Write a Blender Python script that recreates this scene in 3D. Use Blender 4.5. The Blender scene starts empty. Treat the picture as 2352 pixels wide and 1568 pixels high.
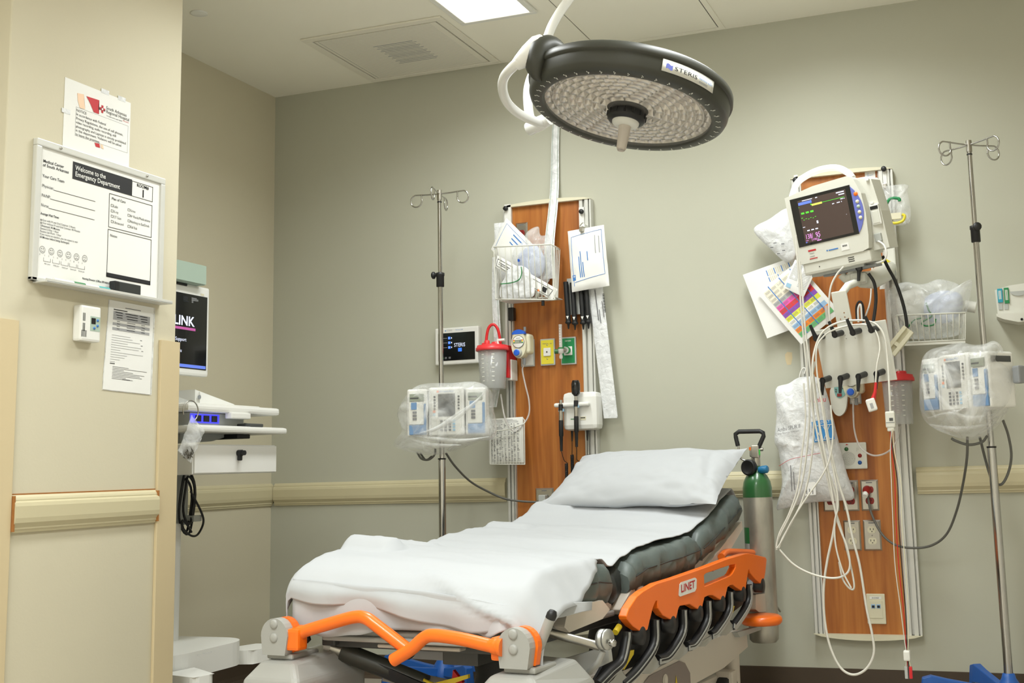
import bpy, bmesh, math, random
from mathutils import Vector, Matrix, noise
random.seed(7)
SC = bpy.context.scene
COL = SC.collection
PI = math.pi
# ------------------------------------------------------------------ camera, light, exposure
F_PX, PP_X, PP_Y = 2727.33, 1176 + 177.25, 784 - 104.33      # focal length and principal point of the 2352x1568 photograph
CAM = Vector((3.31894, -4.80417, 0.89234))
CR = Matrix(((0.940489, 0.338739, -0.027126),(0.073928, -0.126038, 0.989267),(0.331684, -0.932400, -0.143580)))   # rows: the camera's right, up and back axes in the room
cam = bpy.data.cameras.new('camera')
cam.sensor_fit = 'HORIZONTAL'; cam.sensor_width = 36.0; cam.lens = 36.0 * F_PX / 2352
cam.shift_x = -(PP_X - 1176) / 2352; cam.shift_y = (PP_Y - 784) / 2352
cam.clip_start = 0.05
camo = bpy.data.objects.new('camera', cam); COL.objects.link(camo)
camo.matrix_world = Matrix.Translation(CAM) @ CR.transposed().to_4x4()
SC.camera = camo
SC.view_settings.view_transform = 'Standard'; SC.view_settings.look = 'None'
SC.view_settings.gamma = 1.0; SC.view_settings.use_curve_mapping = False
SC.view_settings.exposure = 0.32
w = bpy.data.worlds.new('world'); SC.world = w; w.use_nodes = True
w.node_tree.nodes['Background'].inputs[0].default_value = (0.9, 0.95, 1.0, 1)
w.node_tree.nodes['Background'].inputs[1].default_value = 0.25
def area(name, loc, sx, sy, power, spread=150, col=(0.955, 1.0, 0.995), rot=(0, 0, 0)):
    l = bpy.data.lights.new(name, 'AREA'); l.shape = 'RECTANGLE'; l.size = sx; l.size_y = sy
    l.energy = power; l.color = col; l.spread = math.radians(spread)
    o = bpy.data.objects.new(name, l); COL.objects.link(o); o.location = loc; o.rotation_euler = rot
    return o
H = 2.74
for (lx, ly, p) in ((1.435, -1.13, 14), (2.66, -1.13, 17), (1.435, -3.55, 20), (2.66, -3.55, 20), (1.435, -5.6, 26), (2.66, -5.6, 26)):  # the middle and rear pairs are unseen lamps added as fill
    area('ceiling_lamp', (lx, ly, H - 0.012), 0.27, 1.15, p)

# ------------------------------------------------------------------ measuring: a pixel of the photograph onto a real plane of the room
def ray(px, py):
    return CR.transposed() @ Vector(((px - PP_X) / F_PX, -(py - PP_Y) / F_PX, -1.0))
def at(px, py, y):                       # on the plane at depth y, parallel to the back wall
    d = ray(px, py); return CAM + d * ((y - CAM.y) / d.y)
def atx(px, py, x):                      # on the plane at x, parallel to the left wall
    d = ray(px, py); return CAM + d * ((x - CAM.x) / d.x)
def atz(px, py, z):
    d = ray(px, py); return CAM + d * ((z - CAM.z) / d.z)

# ------------------------------------------------------------------ materials
def lin(h):
    if isinstance(h, str):
        h = h.lstrip('#'); c = [int(h[i:i + 2], 16) / 255 for i in (0, 2, 4)]
    else: c = [x / 255 for x in h]
    return tuple(x / 12.92 if x <= 0.04045 else ((x + 0.055) / 1.055) ** 2.4 for x in c) + (1.0,)
MATS = {}
def mat(name, col, rough=0.5, metal=0.0, spec=0.5, vary=0.0, vscale=6.0, bump=0.0, bscale=40.0, emit=None, estr=0.0, coat=0.0, stretch=None):
    m = bpy.data.materials.new(name); m.use_nodes = True; nt = m.node_tree; b = nt.nodes['Principled BSDF']
    c = lin(col)
    b.inputs['Base Color'].default_value = c; b.inputs['Roughness'].default_value = rough
    b.inputs['Metallic'].default_value = metal; b.inputs['Specular IOR Level'].default_value = spec
    b.inputs['Coat Weight'].default_value = coat
    if emit:
        b.inputs['Emission Color'].default_value = lin(emit); b.inputs['Emission Strength'].default_value = estr
    if vary or bump:
        tc = nt.nodes.new('ShaderNodeTexCoord'); mp = nt.nodes.new('ShaderNodeMapping')
        nt.links.new(tc.outputs['Object'], mp.inputs[0])
        if stretch: mp.inputs['Scale'].default_value = stretch
    if vary:
        n = nt.nodes.new('ShaderNodeTexNoise'); n.inputs['Scale'].default_value = vscale; n.inputs['Detail'].default_value = 5
        nt.links.new(mp.outputs[0], n.inputs['Vector'])
        mx = nt.nodes.new('ShaderNodeMix'); mx.data_type = 'RGBA'
        mx.inputs[6].default_value = tuple(x * (1 - vary) for x in c[:3]) + (1,)
        mx.inputs[7].default_value = tuple(min(1, x * (1 + vary)) for x in c[:3]) + (1,)
        nt.links.new(n.outputs[0], mx.inputs[0]); nt.links.new(mx.outputs[2], b.inputs['Base Color'])
    if bump:
        n2 = nt.nodes.new('ShaderNodeTexNoise'); n2.inputs['Scale'].default_value = bscale; n2.inputs['Detail'].default_value = 3
        nt.links.new(mp.outputs[0], n2.inputs['Vector'])
        bp = nt.nodes.new('ShaderNodeBump'); bp.inputs['Strength'].default_value = bump; bp.inputs['Distance'].default_value = 0.01
        nt.links.new(n2.outputs[0], bp.inputs['Height']); nt.links.new(bp.outputs[0], b.inputs['Normal'])
    MATS[name] = m
    return m
def film(name, col, alpha, rough=0.25, crease=0.5, scale=14.0, amount=0.5):
    """thin plastic film: clear between creases, milky on them"""
    m = bpy.data.materials.new(name); m.use_nodes = True; nt = m.node_tree; b = nt.nodes['Principled BSDF']
    b.inputs['Base Color'].default_value = lin(col); b.inputs['Roughness'].default_value = rough
    b.inputs['Specular IOR Level'].default_value = 0.6
    tc = nt.nodes.new('ShaderNodeTexCoord'); n = nt.nodes.new('ShaderNodeTexNoise')
    n.inputs['Scale'].default_value = scale; n.inputs['Detail'].default_value = 4; n.inputs['Distortion'].default_value = 1.2
    nt.links.new(tc.outputs['Object'], n.inputs['Vector'])
    mr = nt.nodes.new('ShaderNodeMapRange'); mr.inputs[1].default_value = 0.4; mr.inputs[2].default_value = 0.75
    mr.inputs[3].default_value = alpha; mr.inputs[4].default_value = min(1, alpha + amount)
    nt.links.new(n.outputs[0], mr.inputs[0]); nt.links.new(mr.outputs[0], b.inputs['Alpha'])
    if crease:
        bp = nt.nodes.new('ShaderNodeBump'); bp.inputs['Strength'].default_value = crease; bp.inputs['Distance'].default_value = 0.012
        n2 = nt.nodes.new('ShaderNodeTexNoise'); n2.inputs['Scale'].default_value = scale * 1.6; n2.inputs['Detail'].default_value = 5; n2.inputs['Distortion'].default_value = 0.8
        nt.links.new(tc.outputs['Object'], n2.inputs['Vector'])
        nt.links.new(n2.outputs[0], bp.inputs['Height']); nt.links.new(bp.outputs[0], b.inputs['Normal'])
    MATS[name] = m
    return m
def wood(name):
    m = bpy.data.materials.new(name); m.use_nodes = True; nt = m.node_tree; b = nt.nodes['Principled BSDF']
    tc = nt.nodes.new('ShaderNodeTexCoord'); mp = nt.nodes.new('ShaderNodeMapping'); mp.inputs['Scale'].default_value = (7, 7, 0.55)
    nt.links.new(tc.outputs['Object'], mp.inputs[0])
    n = nt.nodes.new('ShaderNodeTexNoise'); n.inputs['Scale'].default_value = 1.6; n.inputs['Detail'].default_value = 6; n.inputs['Distortion'].default_value = 1.6
    nt.links.new(mp.outputs[0], n.inputs['Vector'])
    mp2 = nt.nodes.new('ShaderNodeMapping'); mp2.inputs['Scale'].default_value = (90, 90, 3)
    nt.links.new(tc.outputs['Object'], mp2.inputs[0])
    n2 = nt.nodes.new('ShaderNodeTexNoise'); n2.inputs['Scale'].default_value = 1.0; n2.inputs['Detail'].default_value = 3
    nt.links.new(mp2.outputs[0], n2.inputs['Vector'])
    ad = nt.nodes.new('ShaderNodeMath'); ad.operation = 'MULTIPLY_ADD'; ad.inputs[1].default_value = 0.22
    nt.links.new(n2.outputs[0], ad.inputs[0]); nt.links.new(n.outputs[0], ad.inputs[2])
    cr = nt.nodes.new('ShaderNodeValToRGB'); e = cr.color_ramp.elements
    e[0].position = 0.40; e[0].color = lin('8c4c19'); e[1].position = 0.78; e[1].color = lin('c07c38')
    k = cr.color_ramp.elements.new(0.58); k.color = lin('aa6527')
    nt.links.new(ad.outputs[0], cr.inputs[0]); nt.links.new(cr.outputs[0], b.inputs['Base Color'])
    b.inputs['Roughness'].default_value = 0.42
    MATS[name] = m
    return m
mat('paint_accent', 'bbbbab', 0.75, vary=0.02, vscale=3)
mat('paint_beige', 'cfc8b0', 0.7, vary=0.02, vscale=4, bump=0.03, bscale=120)
mat('paint_ceiling', 'f3f0e2', 0.8, vary=0.02, vscale=3)
mat('paint_light', 'e4dfd2', 0.7)
mat('rail_vinyl', 'cbc2a0', 0.42, vary=0.02)
mat('rail_bare', 'a06a35', 0.8, vary=0.2, vscale=60)
mat('guard', 'd0bf9a', 0.5)
mat('cove', '45382a', 0.55)
mat('floor_vinyl', 'aaa294', 0.35, vary=0.12, vscale=5)
mat('white', 'e9e9e4', 0.4)
mat('white_soft', 'e4e4dd', 0.55)
mat('white_gloss', 'f0f0ec', 0.2, coat=0.3)
mat('white_dev', 'dcdcd2', 0.45)
mat('vent_white', 'e6e2d4', 0.6)
mat('paper', 'ecece8', 0.65)
mat('paper_grey', 'b9bab6', 0.7)
mat('ink', '17171a', 0.6)
mat('ink_grey', '6d6d70', 0.6)
mat('ink_light', 'a5a6a8', 0.6)
mat('ink_blue', '3f7cc4', 0.6)
mat('ink_red', 'c0242c', 0.6)
mat('ink_peach', 'f2cfb0', 0.6)
mat('alu', 'b9bab6', 0.35, metal=0.85)
mat('alu_white', 'd3d3cd', 0.4, metal=0.2)
mat('chrome', 'b9b9b7', 0.12, metal=1.0)
mat('steel', 'b5b2aa', 0.3, metal=1.0)
mat('black', '17181a', 0.45)
mat('black_gloss', '101113', 0.18, coat=0.3)
mat('rubber', '232323', 0.6)
mat('grey', '8d9092', 0.5)
mat('grey_light', 'b4b7b3', 0.45)
mat('grey_dark', '4a4c4b', 0.5)
mat('charcoal', '3b3c35', 0.42)
mat('orange', 'fb7414', 0.32, coat=0.2)
mat('vinyl', '5b6562', 0.42, bump=0.12, bscale=24)
mat('vinyl_dark', '2c302e', 0.5)
mat('linen', 'b7babd', 0.85, bump=0.08, bscale=18)
mat('bed_beige', 'd3cbbf', 0.4)
mat('bed_grey', 'a4a49f', 0.38)
mat('taupe', '8a7f7a', 0.5)
mat('blue', '1d57a5', 0.4)
mat('blue_bright', '1c5fd0', 0.3, coat=0.3)
mat('yellow', 'd9bf28', 0.5)
mat('yellow_plate', 'e3d43a', 0.45)
mat('green_plate', '17824a', 0.45)
mat('green', '1d7a3c', 0.4)
mat('green_tank', '2c6334', 0.3, coat=0.4)
mat('tank', 'aeaca2', 0.40, metal=0.65, vary=0.75, vscale=16, stretch=(1, 1, 0.4))
mat('red', 'cf2026', 0.35)
mat('red_lid', 'e0383c', 0.35)
mat('mint', 'a9bcae', 0.5)
mat('screen_black', '0d0f11', 0.12, coat=0.2)
mat('cable_white', 'd8d6cc', 0.45)
mat('cable_grey', '63635d', 0.5)
mat('cream', 'dcd7bd', 0.45)
mat('teal_blue', '1d6f9c', .4); mat('led_tag', '3fbf4a', .5)
mat('ink_sky', '2e86c8', 0.5); mat('mint_teal', '7fb3b0', .5); mat('ink_pale', '9cc4dd', .4)
mat('lav', '6a73c2', 0.4)
wood('wood')
film('film', 'f0f2f2', 0.20, 0.2, 0.5, 9, 0.42)
film('film_pump', 'f2f4f4', 0.14, 0.16, 0.6, 8, 0.5)
film('film_clear', 'f4f6f6', 0.20, 0.12, 0.7, 11, 0.55)
film('pouch', 'edeff0', 0.72, 0.35, 0.5, 22, 0.28)
film('canister', 'dde0df', 0.34, 0.12, 0.0, 3, 0.05)
film('tube_clear', 'e4e0dc', 0.5, 0.15, 0.0, 5, 0.1)
def glow(name, col, s):
    return mat(name, col, 0.5, emit=col, estr=s)
glow('diffuser', 'fffdf8', 3.2)
glow('led_green', '52d838', 0.5); glow('scr_blue', '5f78d8', 0.4); glow('scr_white', 'dfe6ff', 0.45); glow('scr_pink', 'e090e0', 0.5)
glow('scr_yellow', 'd8d860', 0.35); glow('scr_dark', '43352f', 0.3); glow('scr_key', '2f6fe0', 0.6); glow('usb', '3a3ad0', 1.2)
glow('lcd', '8d9484', 0.1); glow('scr_purple', 'a04a86', 0.6); glow('scr_char', '24272c', 0.25)

# ------------------------------------------------------------------ mesh building
class MB:
    def __init__(s, M=None):
        s.v = []; s.f = []; s.m = []; s.sm = []; s.M = M; s.mats = []
    def mi(s, name):
        if name not in s.mats: s.mats.append(name)
        return s.mats.index(name)
    def add(s, vs, fs, m, smooth=False, M=None):
        o = len(s.v); i = s.mi(m)
        T = s.M
        if M is not None: T = M if T is None else T @ M
        for p in vs:
            p = Vector(p); s.v.append(T @ p if T is not None else p)
        for f in fs:
            s.f.append([o + k for k in f]); s.m.append(i); s.sm.append(smooth)
        return s
    def box(s, x0, x1, y0, y1, z0, z1, m, M=None, r=0.0):
        x0, x1 = min(x0, x1), max(x0, x1); y0, y1 = min(y0, y1), max(y0, y1); z0, z1 = min(z0, z1), max(z0, z1)
        if r > 0:
            r = min(r, (x1 - x0) * .49, (y1 - y0) * .49, (z1 - z0) * .49)
            bm = bmesh.new(); bmesh.ops.create_cube(bm, size=1.0)
            for q in bm.verts: q.co = Vector((x0 + (q.co.x + .5) * (x1 - x0), y0 + (q.co.y + .5) * (y1 - y0), z0 + (q.co.z + .5) * (z1 - z0)))
            bmesh.ops.bevel(bm, geom=bm.edges[:], offset=r, segments=2, profile=0.6, affect='EDGES')
            bm.verts.index_update()
            s.add([q.co.copy() for q in bm.verts], [[q.index for q in f.verts] for f in bm.faces], m, False, M); bm.free()
            return s
        vs = [(x0, y0, z0), (x1, y0, z0), (x1, y1, z0), (x0, y1, z0), (x0, y0, z1), (x1, y0, z1), (x1, y1, z1), (x0, y1, z1)]
        return s.add(vs, [(0, 3, 2, 1), (4, 5, 6, 7), (0, 1, 5, 4), (1, 2, 6, 5), (2, 3, 7, 6), (3, 0, 4, 7)], m, False, M)
    def tube(s, pts, r, m, n=8, closed=False, caps=True, M=None, smooth=True):
        P = [Vector(p) for p in pts]; N = len(P)
        if N < 2: return s
        R = r if isinstance(r, (list, tuple)) else [r] * N
        vs = []; up = None
        for i in range(N):
            a = P[(i - 1) % N] if (closed or i > 0) else P[i]; b = P[(i + 1) % N] if (closed or i < N - 1) else P[i]
            t = (b - a); t = t.normalized() if t.length > 1e-9 else Vector((0, 0, 1))
            if up is None:
                up = Vector((0, 0, 1)) if abs(t.z) < 0.9 else Vector((1, 0, 0))
            up = up - t * up.dot(t)
            up = up.normalized() if up.length > 1e-6 else t.orthogonal().normalized()
            q = t.cross(up)
            for k in range(n):
                an = 2 * PI * k / n; vs.append(P[i] + (up * math.cos(an) + q * math.sin(an)) * R[i])
        fs = []
        for i in range(N if closed else N - 1):
            j = (i + 1) % N
            for k in range(n):
                l = (k + 1) % n; fs.append((i * n + k, i * n + l, j * n + l, j * n + k))
        s.add(vs, fs, m, smooth, M)
        if caps and not closed:
            s.add(vs[:n], [list(range(n))[::-1]], m, False, M); s.add(vs[-n:], [list(range(n))], m, False, M)
        return s
    def lathe(s, prof, o, m, axis=(0, 0, 1), n=24, M=None, smooth=True, arc=None):
        ax = Vector(axis).normalized(); u = ax.orthogonal().normalized(); v = ax.cross(u); o = Vector(o)
        vs = []; fs = []
        for (r, h) in prof:
            for k in range(n):
                a = 2 * PI * k / n; vs.append(o + ax * h + (u * math.cos(a) + v * math.sin(a)) * r)
        for i in range(len(prof) - 1):
            for k in range(n):
                l = (k + 1) % n; fs.append((i * n + k, i * n + l, (i + 1) * n + l, (i + 1) * n + k))
        s.add(vs, fs, m, smooth, M)
        if prof[0][0] > 1e-6: s.add(vs[:n], [list(range(n))[::-1]], m, False, M)
        if prof[-1][0] > 1e-6: s.add(vs[-n:], [list(range(n))], m, False, M)
        return s
    def cyl(s, a, b, r, m, n=16, r2=None, M=None):
        return s.tube([a, b], [r, r if r2 is None else r2], m, n, M=M)
    def prism(s, poly, off, m, M=None, smooth_side=False):
        P = [Vector(p) for p in poly]; n = len(P); off = Vector(off)
        bm = bmesh.new(); vs = [bm.verts.new(p) for p in P]; f = bm.faces.new(vs)
        bmesh.ops.triangulate(bm, faces=[f]); bm.verts.index_update()
        tri = [[q.index for q in t.verts] for t in bm.faces]; bm.free()
        nn = Vector((0, 0, 0))
        for i in range(n): nn += P[i].cross(P[(i + 1) % n])
        flip = nn.dot(off) > 0
        a = list(P); b = [p + off for p in P]
        s.add(a, [t[::-1] if flip else t for t in tri], m, False, M)
        s.add(b, [t if flip else t[::-1] for t in tri], m, False, M)
        side = [(i, (i + 1) % n, n + (i + 1) % n, n + i) for i in range(n)]
        s.add(a + b, [q if flip else q[::-1] for q in side], m, smooth_side, M)
        return s
    def grid(s, fn, nu, nv, m, smooth=True, M=None):
        vs = [fn(i / nu, j / nv) for i in range(nu + 1) for j in range(nv + 1)]
        fs = [(i * (nv + 1) + j, (i + 1) * (nv + 1) + j, (i + 1) * (nv + 1) + j + 1, i * (nv + 1) + j + 1) for i in range(nu) for j in range(nv)]
        return s.add(vs, fs, m, smooth, M)
    def quad(s, O, R, U, u0, u1, v0, v1, m, lift=0.0, thick=0.0004):
        O, R, U = Vector(O), Vector(R), Vector(U); N = R.cross(U).normalized()
        P = [O + R * a + U * b + N * lift for a, b in ((u0, v0), (u1, v0), (u1, v1), (u0, v1))]
        if thick: return s.prism(P, N * thick, m)
        return s.add(P, [(0, 1, 2, 3)], m)
    def text(s, t, O, R, U, size, m, lift=0.0006, width=None, align='LEFT', spacing=1.0, bold=0.0):
        O, R, U = Vector(O), Vector(R), Vector(U); N = R.cross(U).normalized()
        cu = bpy.data.curves.new('lettering', 'FONT'); cu.body = t; cu.size = 1.0; cu.align_x = 'LEFT'; cu.resolution_u = 2
        cu.space_character = spacing; cu.offset = bold; cu.fill_mode = 'FRONT'
        ob = bpy.data.objects.new('lettering', cu); COL.objects.link(ob)
        dg = bpy.context.evaluated_depsgraph_get()
        me = bpy.data.meshes.new_from_object(ob.evaluated_get(dg))
        vs = [q.co.copy() for q in me.vertices]; fs = [list(p.vertices) for p in me.polygons]
        bpy.data.objects.remove(ob); bpy.data.curves.remove(cu); bpy.data.meshes.remove(me)
        if not vs: return s
        wmax = max(q.x for q in vs); sx = size if width is None else width / wmax
        o = {'LEFT': 0, 'CENTER': -0.5 * wmax * sx, 'RIGHT': -wmax * sx}[align]
        return s.add([O + R * (q.x * sx + o) + U * (q.y * size) + N * lift for q in vs], fs, m)
    def build(s, name, parent=None, bevel=0.0, seg=2, sub=0, solid=0.0, loc=None, weld=False, disp=0.0):
        me = bpy.data.meshes.new(name)
        if parent is not None: base = Vector(parent['_w'])
        elif loc is not None: base = Vector(loc)
        else:
            xs = [p.x for p in s.v]; ys = [p.y for p in s.v]; zs = [p.z for p in s.v]
            base = Vector(((min(xs) + max(xs)) / 2, (min(ys) + max(ys)) / 2, min(zs)))
        me.from_pydata([p - base for p in s.v], [], s.f)
        for nm in s.mats: me.materials.append(MATS[nm])
        me.polygons.foreach_set('material_index', s.m); me.polygons.foreach_set('use_smooth', s.sm)
        me.update()
        if weld or sub:
            bm = bmesh.new(); bm.from_mesh(me); bmesh.ops.remove_doubles(bm, verts=bm.verts, dist=1e-5); bm.to_mesh(me); bm.free()
        o = bpy.data.objects.new(name, me); COL.objects.link(o)
        o['_w'] = tuple(base)
        if parent is not None: o.parent = parent
        else: o.location = base
        if solid:
            md = o.modifiers.new('thickness', 'SOLIDIFY'); md.thickness = solid; md.offset = 0
        if bevel:
            md = o.modifiers.new('bevel', 'BEVEL'); md.width = bevel; md.segments = seg; md.limit_method = 'ANGLE'; md.angle_limit = math.radians(35)
        if sub:
            md = o.modifiers.new('subdivision', 'SUBSURF'); md.levels = sub; md.render_levels = sub
        return o
def thing(name, label, cat, loc, group=None):
    o = bpy.data.objects.new(name, None); COL.objects.link(o); o.location = loc; o.empty_display_size = 0.05
    o['_w'] = tuple(loc); o['label'] = label; o['category'] = cat
    if group: o['group'] = group
    return o
def tag(o, label, cat, group=None, kind=None):
    o['label'] = label; o['category'] = cat
    if group: o['group'] = group
    if kind: o['kind'] = kind
    return o
def struct(o):
    o['kind'] = 'structure'; return o
def lab(o, t):
    o['label'] = t; return o
def spline(pts, n=8, closed=False):
    P = [Vector(p) for p in pts]; out = []; N = len(P)
    rng = range(N if closed else N - 1)
    for i in rng:
        p0 = P[i - 1] if (closed or i > 0) else P[0] * 2 - P[1]; p1 = P[i]; p2 = P[(i + 1) % N]
        p3 = P[(i + 2) % N] if (closed or i + 2 < N) else p2 * 2 - p1
        for k in range(n):
            t = k / n
            out.append(0.5 * ((2 * p1) + (p2 - p0) * t + (2 * p0 - 5 * p1 + 4 * p2 - p3) * t * t + (3 * p1 - p0 - 3 * p2 + p3) * t ** 3))
    if not closed: out.append(P[-1])
    return out
def lerp(a, b, t): return a + (b - a) * t
def interp(xs, ys, x):
    if x <= xs[0]: return ys[0]
    for i in range(len(xs) - 1):
        if x <= xs[i + 1]:
            t = (x - xs[i]) / (xs[i + 1] - xs[i]); t = t * t * (3 - 2 * t); return lerp(ys[i], ys[i + 1], t)
    return ys[-1]
def nz(x, y, z, s=1.0): return noise.noise(Vector((x * s, y * s, z * s)))
def circ(c, r, R, U, n=24): 
    c, R, U = Vector(c), Vector(R), Vector(U)
    return [c + R * (r * math.cos(2 * PI * k / n)) + U * (r * math.sin(2 * PI * k / n)) for k in range(n)]
X, Y, Z = Vector((1, 0, 0)), Vector((0, 1, 0)), Vector((0, 0, 1))

def RB(a, b, y):                          # rectangle on a depth plane from two opposite corners
    A, B = at(a[0], a[1], y), at(b[0], b[1], y); return min(A.x, B.x), max(A.x, B.x), min(A.z, B.z), max(A.z, B.z)
def wbox(m, a, b, y0, y1, mt, r=0.0):
    x0, x1, z0, z1 = RB(a, b, y0); return m.box(x0, x1, y0, y1, z0, z1, mt, r=r)
class Patch:
    """a soft four-cornered sheet: TL, TR, BR, BL, bulging toward the room"""
    def __init__(s, c, bulge=0.0, crinkle=0.0, seed=0, N=None, back=0.3):
        s.c = [Vector(p) for p in c]; s.b = bulge; s.k = crinkle; s.s = seed; s.back = back
        s.N = N or (s.c[3] - s.c[0]).cross(s.c[1] - s.c[0]).normalized()
    def pt(s, u, v, side=1, off=0.0):
        A, B, C, D = s.c; p = A.lerp(B, u).lerp(D.lerp(C, u), v)
        e = (max(0, 16 * u * (1 - u) * v * (1 - v))) ** .5
        w = s.b * e * (1 if side > 0 else -s.back) + s.k * nz(p.x * 22 + s.s, p.y * 22, p.z * 22) + s.k * .5 * nz(p.x * 60, p.y * 60 + s.s, p.z * 60)
        return p + s.N * (w + off + (0.0006 if side > 0 else -.0006))
    def mesh(s, m, mt, n=14):
        m.grid(lambda a, b: s.pt(b, 1 - a, 1), n, n, mt); m.grid(lambda a, b: s.pt(a, 1 - b, -1), n, n, mt); return m
    def line(s, m, pts, r, mt, n=8):
        out = []
        for (a, b), (c, d) in zip(pts, pts[1:]):
            for k in range(n): out.append(s.pt(lerp(a, c, k / n), lerp(b, d, k / n), 1, r * .5))
        out.append(s.pt(pts[-1][0], pts[-1][1], 1, r * .5)); return m.tube(out, r, mt, 5)
    def rect(s, m, u0, u1, v0, v1, mt, n=4, off=.0009):
        return m.grid(lambda a, b: s.pt(lerp(u0, u1, b), lerp(v1, v0, a), 1, off), n, n, mt)
    def text(s, m, t, u, v, du, dv, mt, off=.0012, up=None):
        """text along (du) with letter height (dv), both in the sheet's own units; up=(a,b) turns it"""
        tmp = MB(); tmp.text(t, (0, 0, 0), X, Y, 1.0, mt, 0.0, width=1.0); A = (1, 0) if up is None else up
        m.add([s.pt(u + du[0] * q.x + dv[0] * q.y, v + du[1] * q.x + dv[1] * q.y, 1, off) for q in tmp.v], tmp.f, mt)
def blob(m, outline, bulge, back, amp, mt, seed=0, rings=12, N=(0, -1, 0), fs=20.0, dens=6, pw_=2.4):
    o = spline(outline, dens, True); n = len(o); N = Vector(N); c = sum(o, Vector((0, 0, 0))) / n
    for s_ in (1, -1):
        vs = []
        for i in range(rings + 1):
            t = 1 - i / rings; t = math.sin(t * PI / 2)
            for q in o:
                p = c + (q - c) * t; h = max(0, 1 - t ** pw_) ** .6
                k = nz(p.x * fs + seed, p.y * fs, p.z * fs) + .6 * nz(p.x * fs * 2.3, p.y * fs + seed, p.z * fs * 2.3)
                vs.append(p + N * ((bulge if s_ > 0 else -back) * h + amp * k * (.25 + h)))
        fs_ = [(i * n + k, i * n + (k + 1) % n, (i + 1) * n + (k + 1) % n, (i + 1) * n + k) for i in range(rings) for k in range(n)]
        a = 0
        for i in range(n): a += (o[i] - c).cross(o[(i + 1) % n] - c).dot(N)
        if (a > 0) != (s_ > 0): fs_ = [f[::-1] for f in fs_]
        m.add(vs, fs_, mt, True)
    return m
def outl(px, y): return [at(a, b, y) for a, b in px]
# ================================================================== the room
XP = 0.711            # face of the short partition
YE = -1.578           # its far end
YN = -2.31            # its near end
struct(MB().box(-0.6, 4.4, -6.6, 0.1, -0.05, 0, 'floor_vinyl').build('floor'))
struct(MB().box(-0.6, 4.4, -6.6, 0.1, H, H + 0.1, 'paint_ceiling').build('ceiling'))
struct(MB().box(-0.1, 4.4, 0, 0.1, 0, H, 'paint_accent').build('wall_back'))
struct(MB().box(-0.1, 0, YE, 0, 0, H, 'paint_beige').build('wall_left'))
struct(MB().box(-0.6, XP, YN, YE, 0, H, 'paint_beige').build('wall_partition', bevel=0.004))
struct(MB().box(-0.7, -0.6, -6.6, YN, 0, H, 'paint_light').build('wall_side'))
struct(MB().box(4.3, 4.4, -6.6, 0, 0, H, 'paint_light').build('wall_right'))
struct(MB().box(-0.6, 4.4, -6.6, -6.5, 0, H, 'paint_light').build('wall_front'))
ZB, ZT = 0.7600, 0.8625
PROF = [(0, ZB), (.007, ZB), (.009, ZB + .006), (.012, ZB + .010), (.011, ZB + .014), (.015, ZB + .020), (.020, ZB + .027),
        (.022, ZB + .040), (.022, ZB + .072), (.019, ZB + .082), (.013, ZB + .086), (.013, ZB + .090), (.010, ZB + .096), (.004, ZT), (0, ZT)]
def rail(n, a, b, nrm, bare=False):
    a, b, nrm = Vector(a), Vector(b), Vector(nrm)
    m = MB(); m.prism([a + nrm * d + Z * z for d, z in PROF], b - a, 'rail_vinyl')
    if bare:
        e = (b - a).normalized()
        for q in (a, b): m.box(min(q.x, q.x + nrm.x * .018) , max(q.x, q.x + nrm.x * .018), q.y - .0025, q.y + .0025, ZB + .004, ZT - .002, 'rail_bare')
        m.box(XP, XP + .003, a.y, b.y, ZT - .001, ZT + .004, 'rail_bare')
    return struct(m.build(n))
rail('trim_1', (0.024, 0, 0), (1.205, 0, 0), -Y)
rail('trim_2', (1.662, 0, 0), (2.495, 0, 0), -Y)
rail('trim_3', (2.935, 0, 0), (4.3, 0, 0), -Y)
rail('trim_4', (0, YE, 0), (0, 0, 0), X)
rail('trim_5', (XP, -2.243, 0), (XP, -1.662, 0), X, True)
def guard(n, pts, x, y):
    m = MB()
    m.prism([(p[0], p[1], 0.0) for p in pts], Z * 1.338, 'guard')
    xs = [p[0] for p in pts]; ys = [p[1] for p in pts]
    m.prism([(p[0] * 1.0, p[1], 1.338) for p in pts], Z * 0.005, 'guard')
    return struct(m.build(n, bevel=0.002))
g = 0.011
guard('trim_6', [(XP, -1.660), (XP + g, -1.660), (XP + g, YE + g), (XP - .08, YE + g), (XP - .08, YE), (XP, YE)], 0, 0)
guard('trim_7', [(XP, -2.246), (XP + g, -2.246), (XP + g, YN - g), (XP - .08, YN - g), (XP - .08, YN), (XP, YN)], 0, 0)
def cove(n, a, b, nrm):
    a, b, nrm = Vector(a), Vector(b), Vector(nrm)
    return struct(MB().prism([a + nrm * d + Z * z for d, z in ((0, 0), (.022, 0), (.010, .012), (.005, .03), (.004, .098), (0, .100))], b - a, 'cove').build(n))
cove('baseboard_back', (0, 0, 0), (4.3, 0, 0), -Y)
cove('baseboard_left', (0, YE, 0), (0, 0, 0), X)
cove('baseboard_partition', (XP, -2.24, 0), (XP, -1.665, 0), X)
# a patch of bared paint on the accent wall, between the bed and the headboard panel
struct(MB().prism([at(px, py, -0.0006) for px, py in ((1803, 814), (1808, 808), (1819, 809), (1820, 822), (1817, 837), (1808, 838), (1804, 826))], Y * 0.0005, 'guard').build('wall_scuff'))

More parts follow.
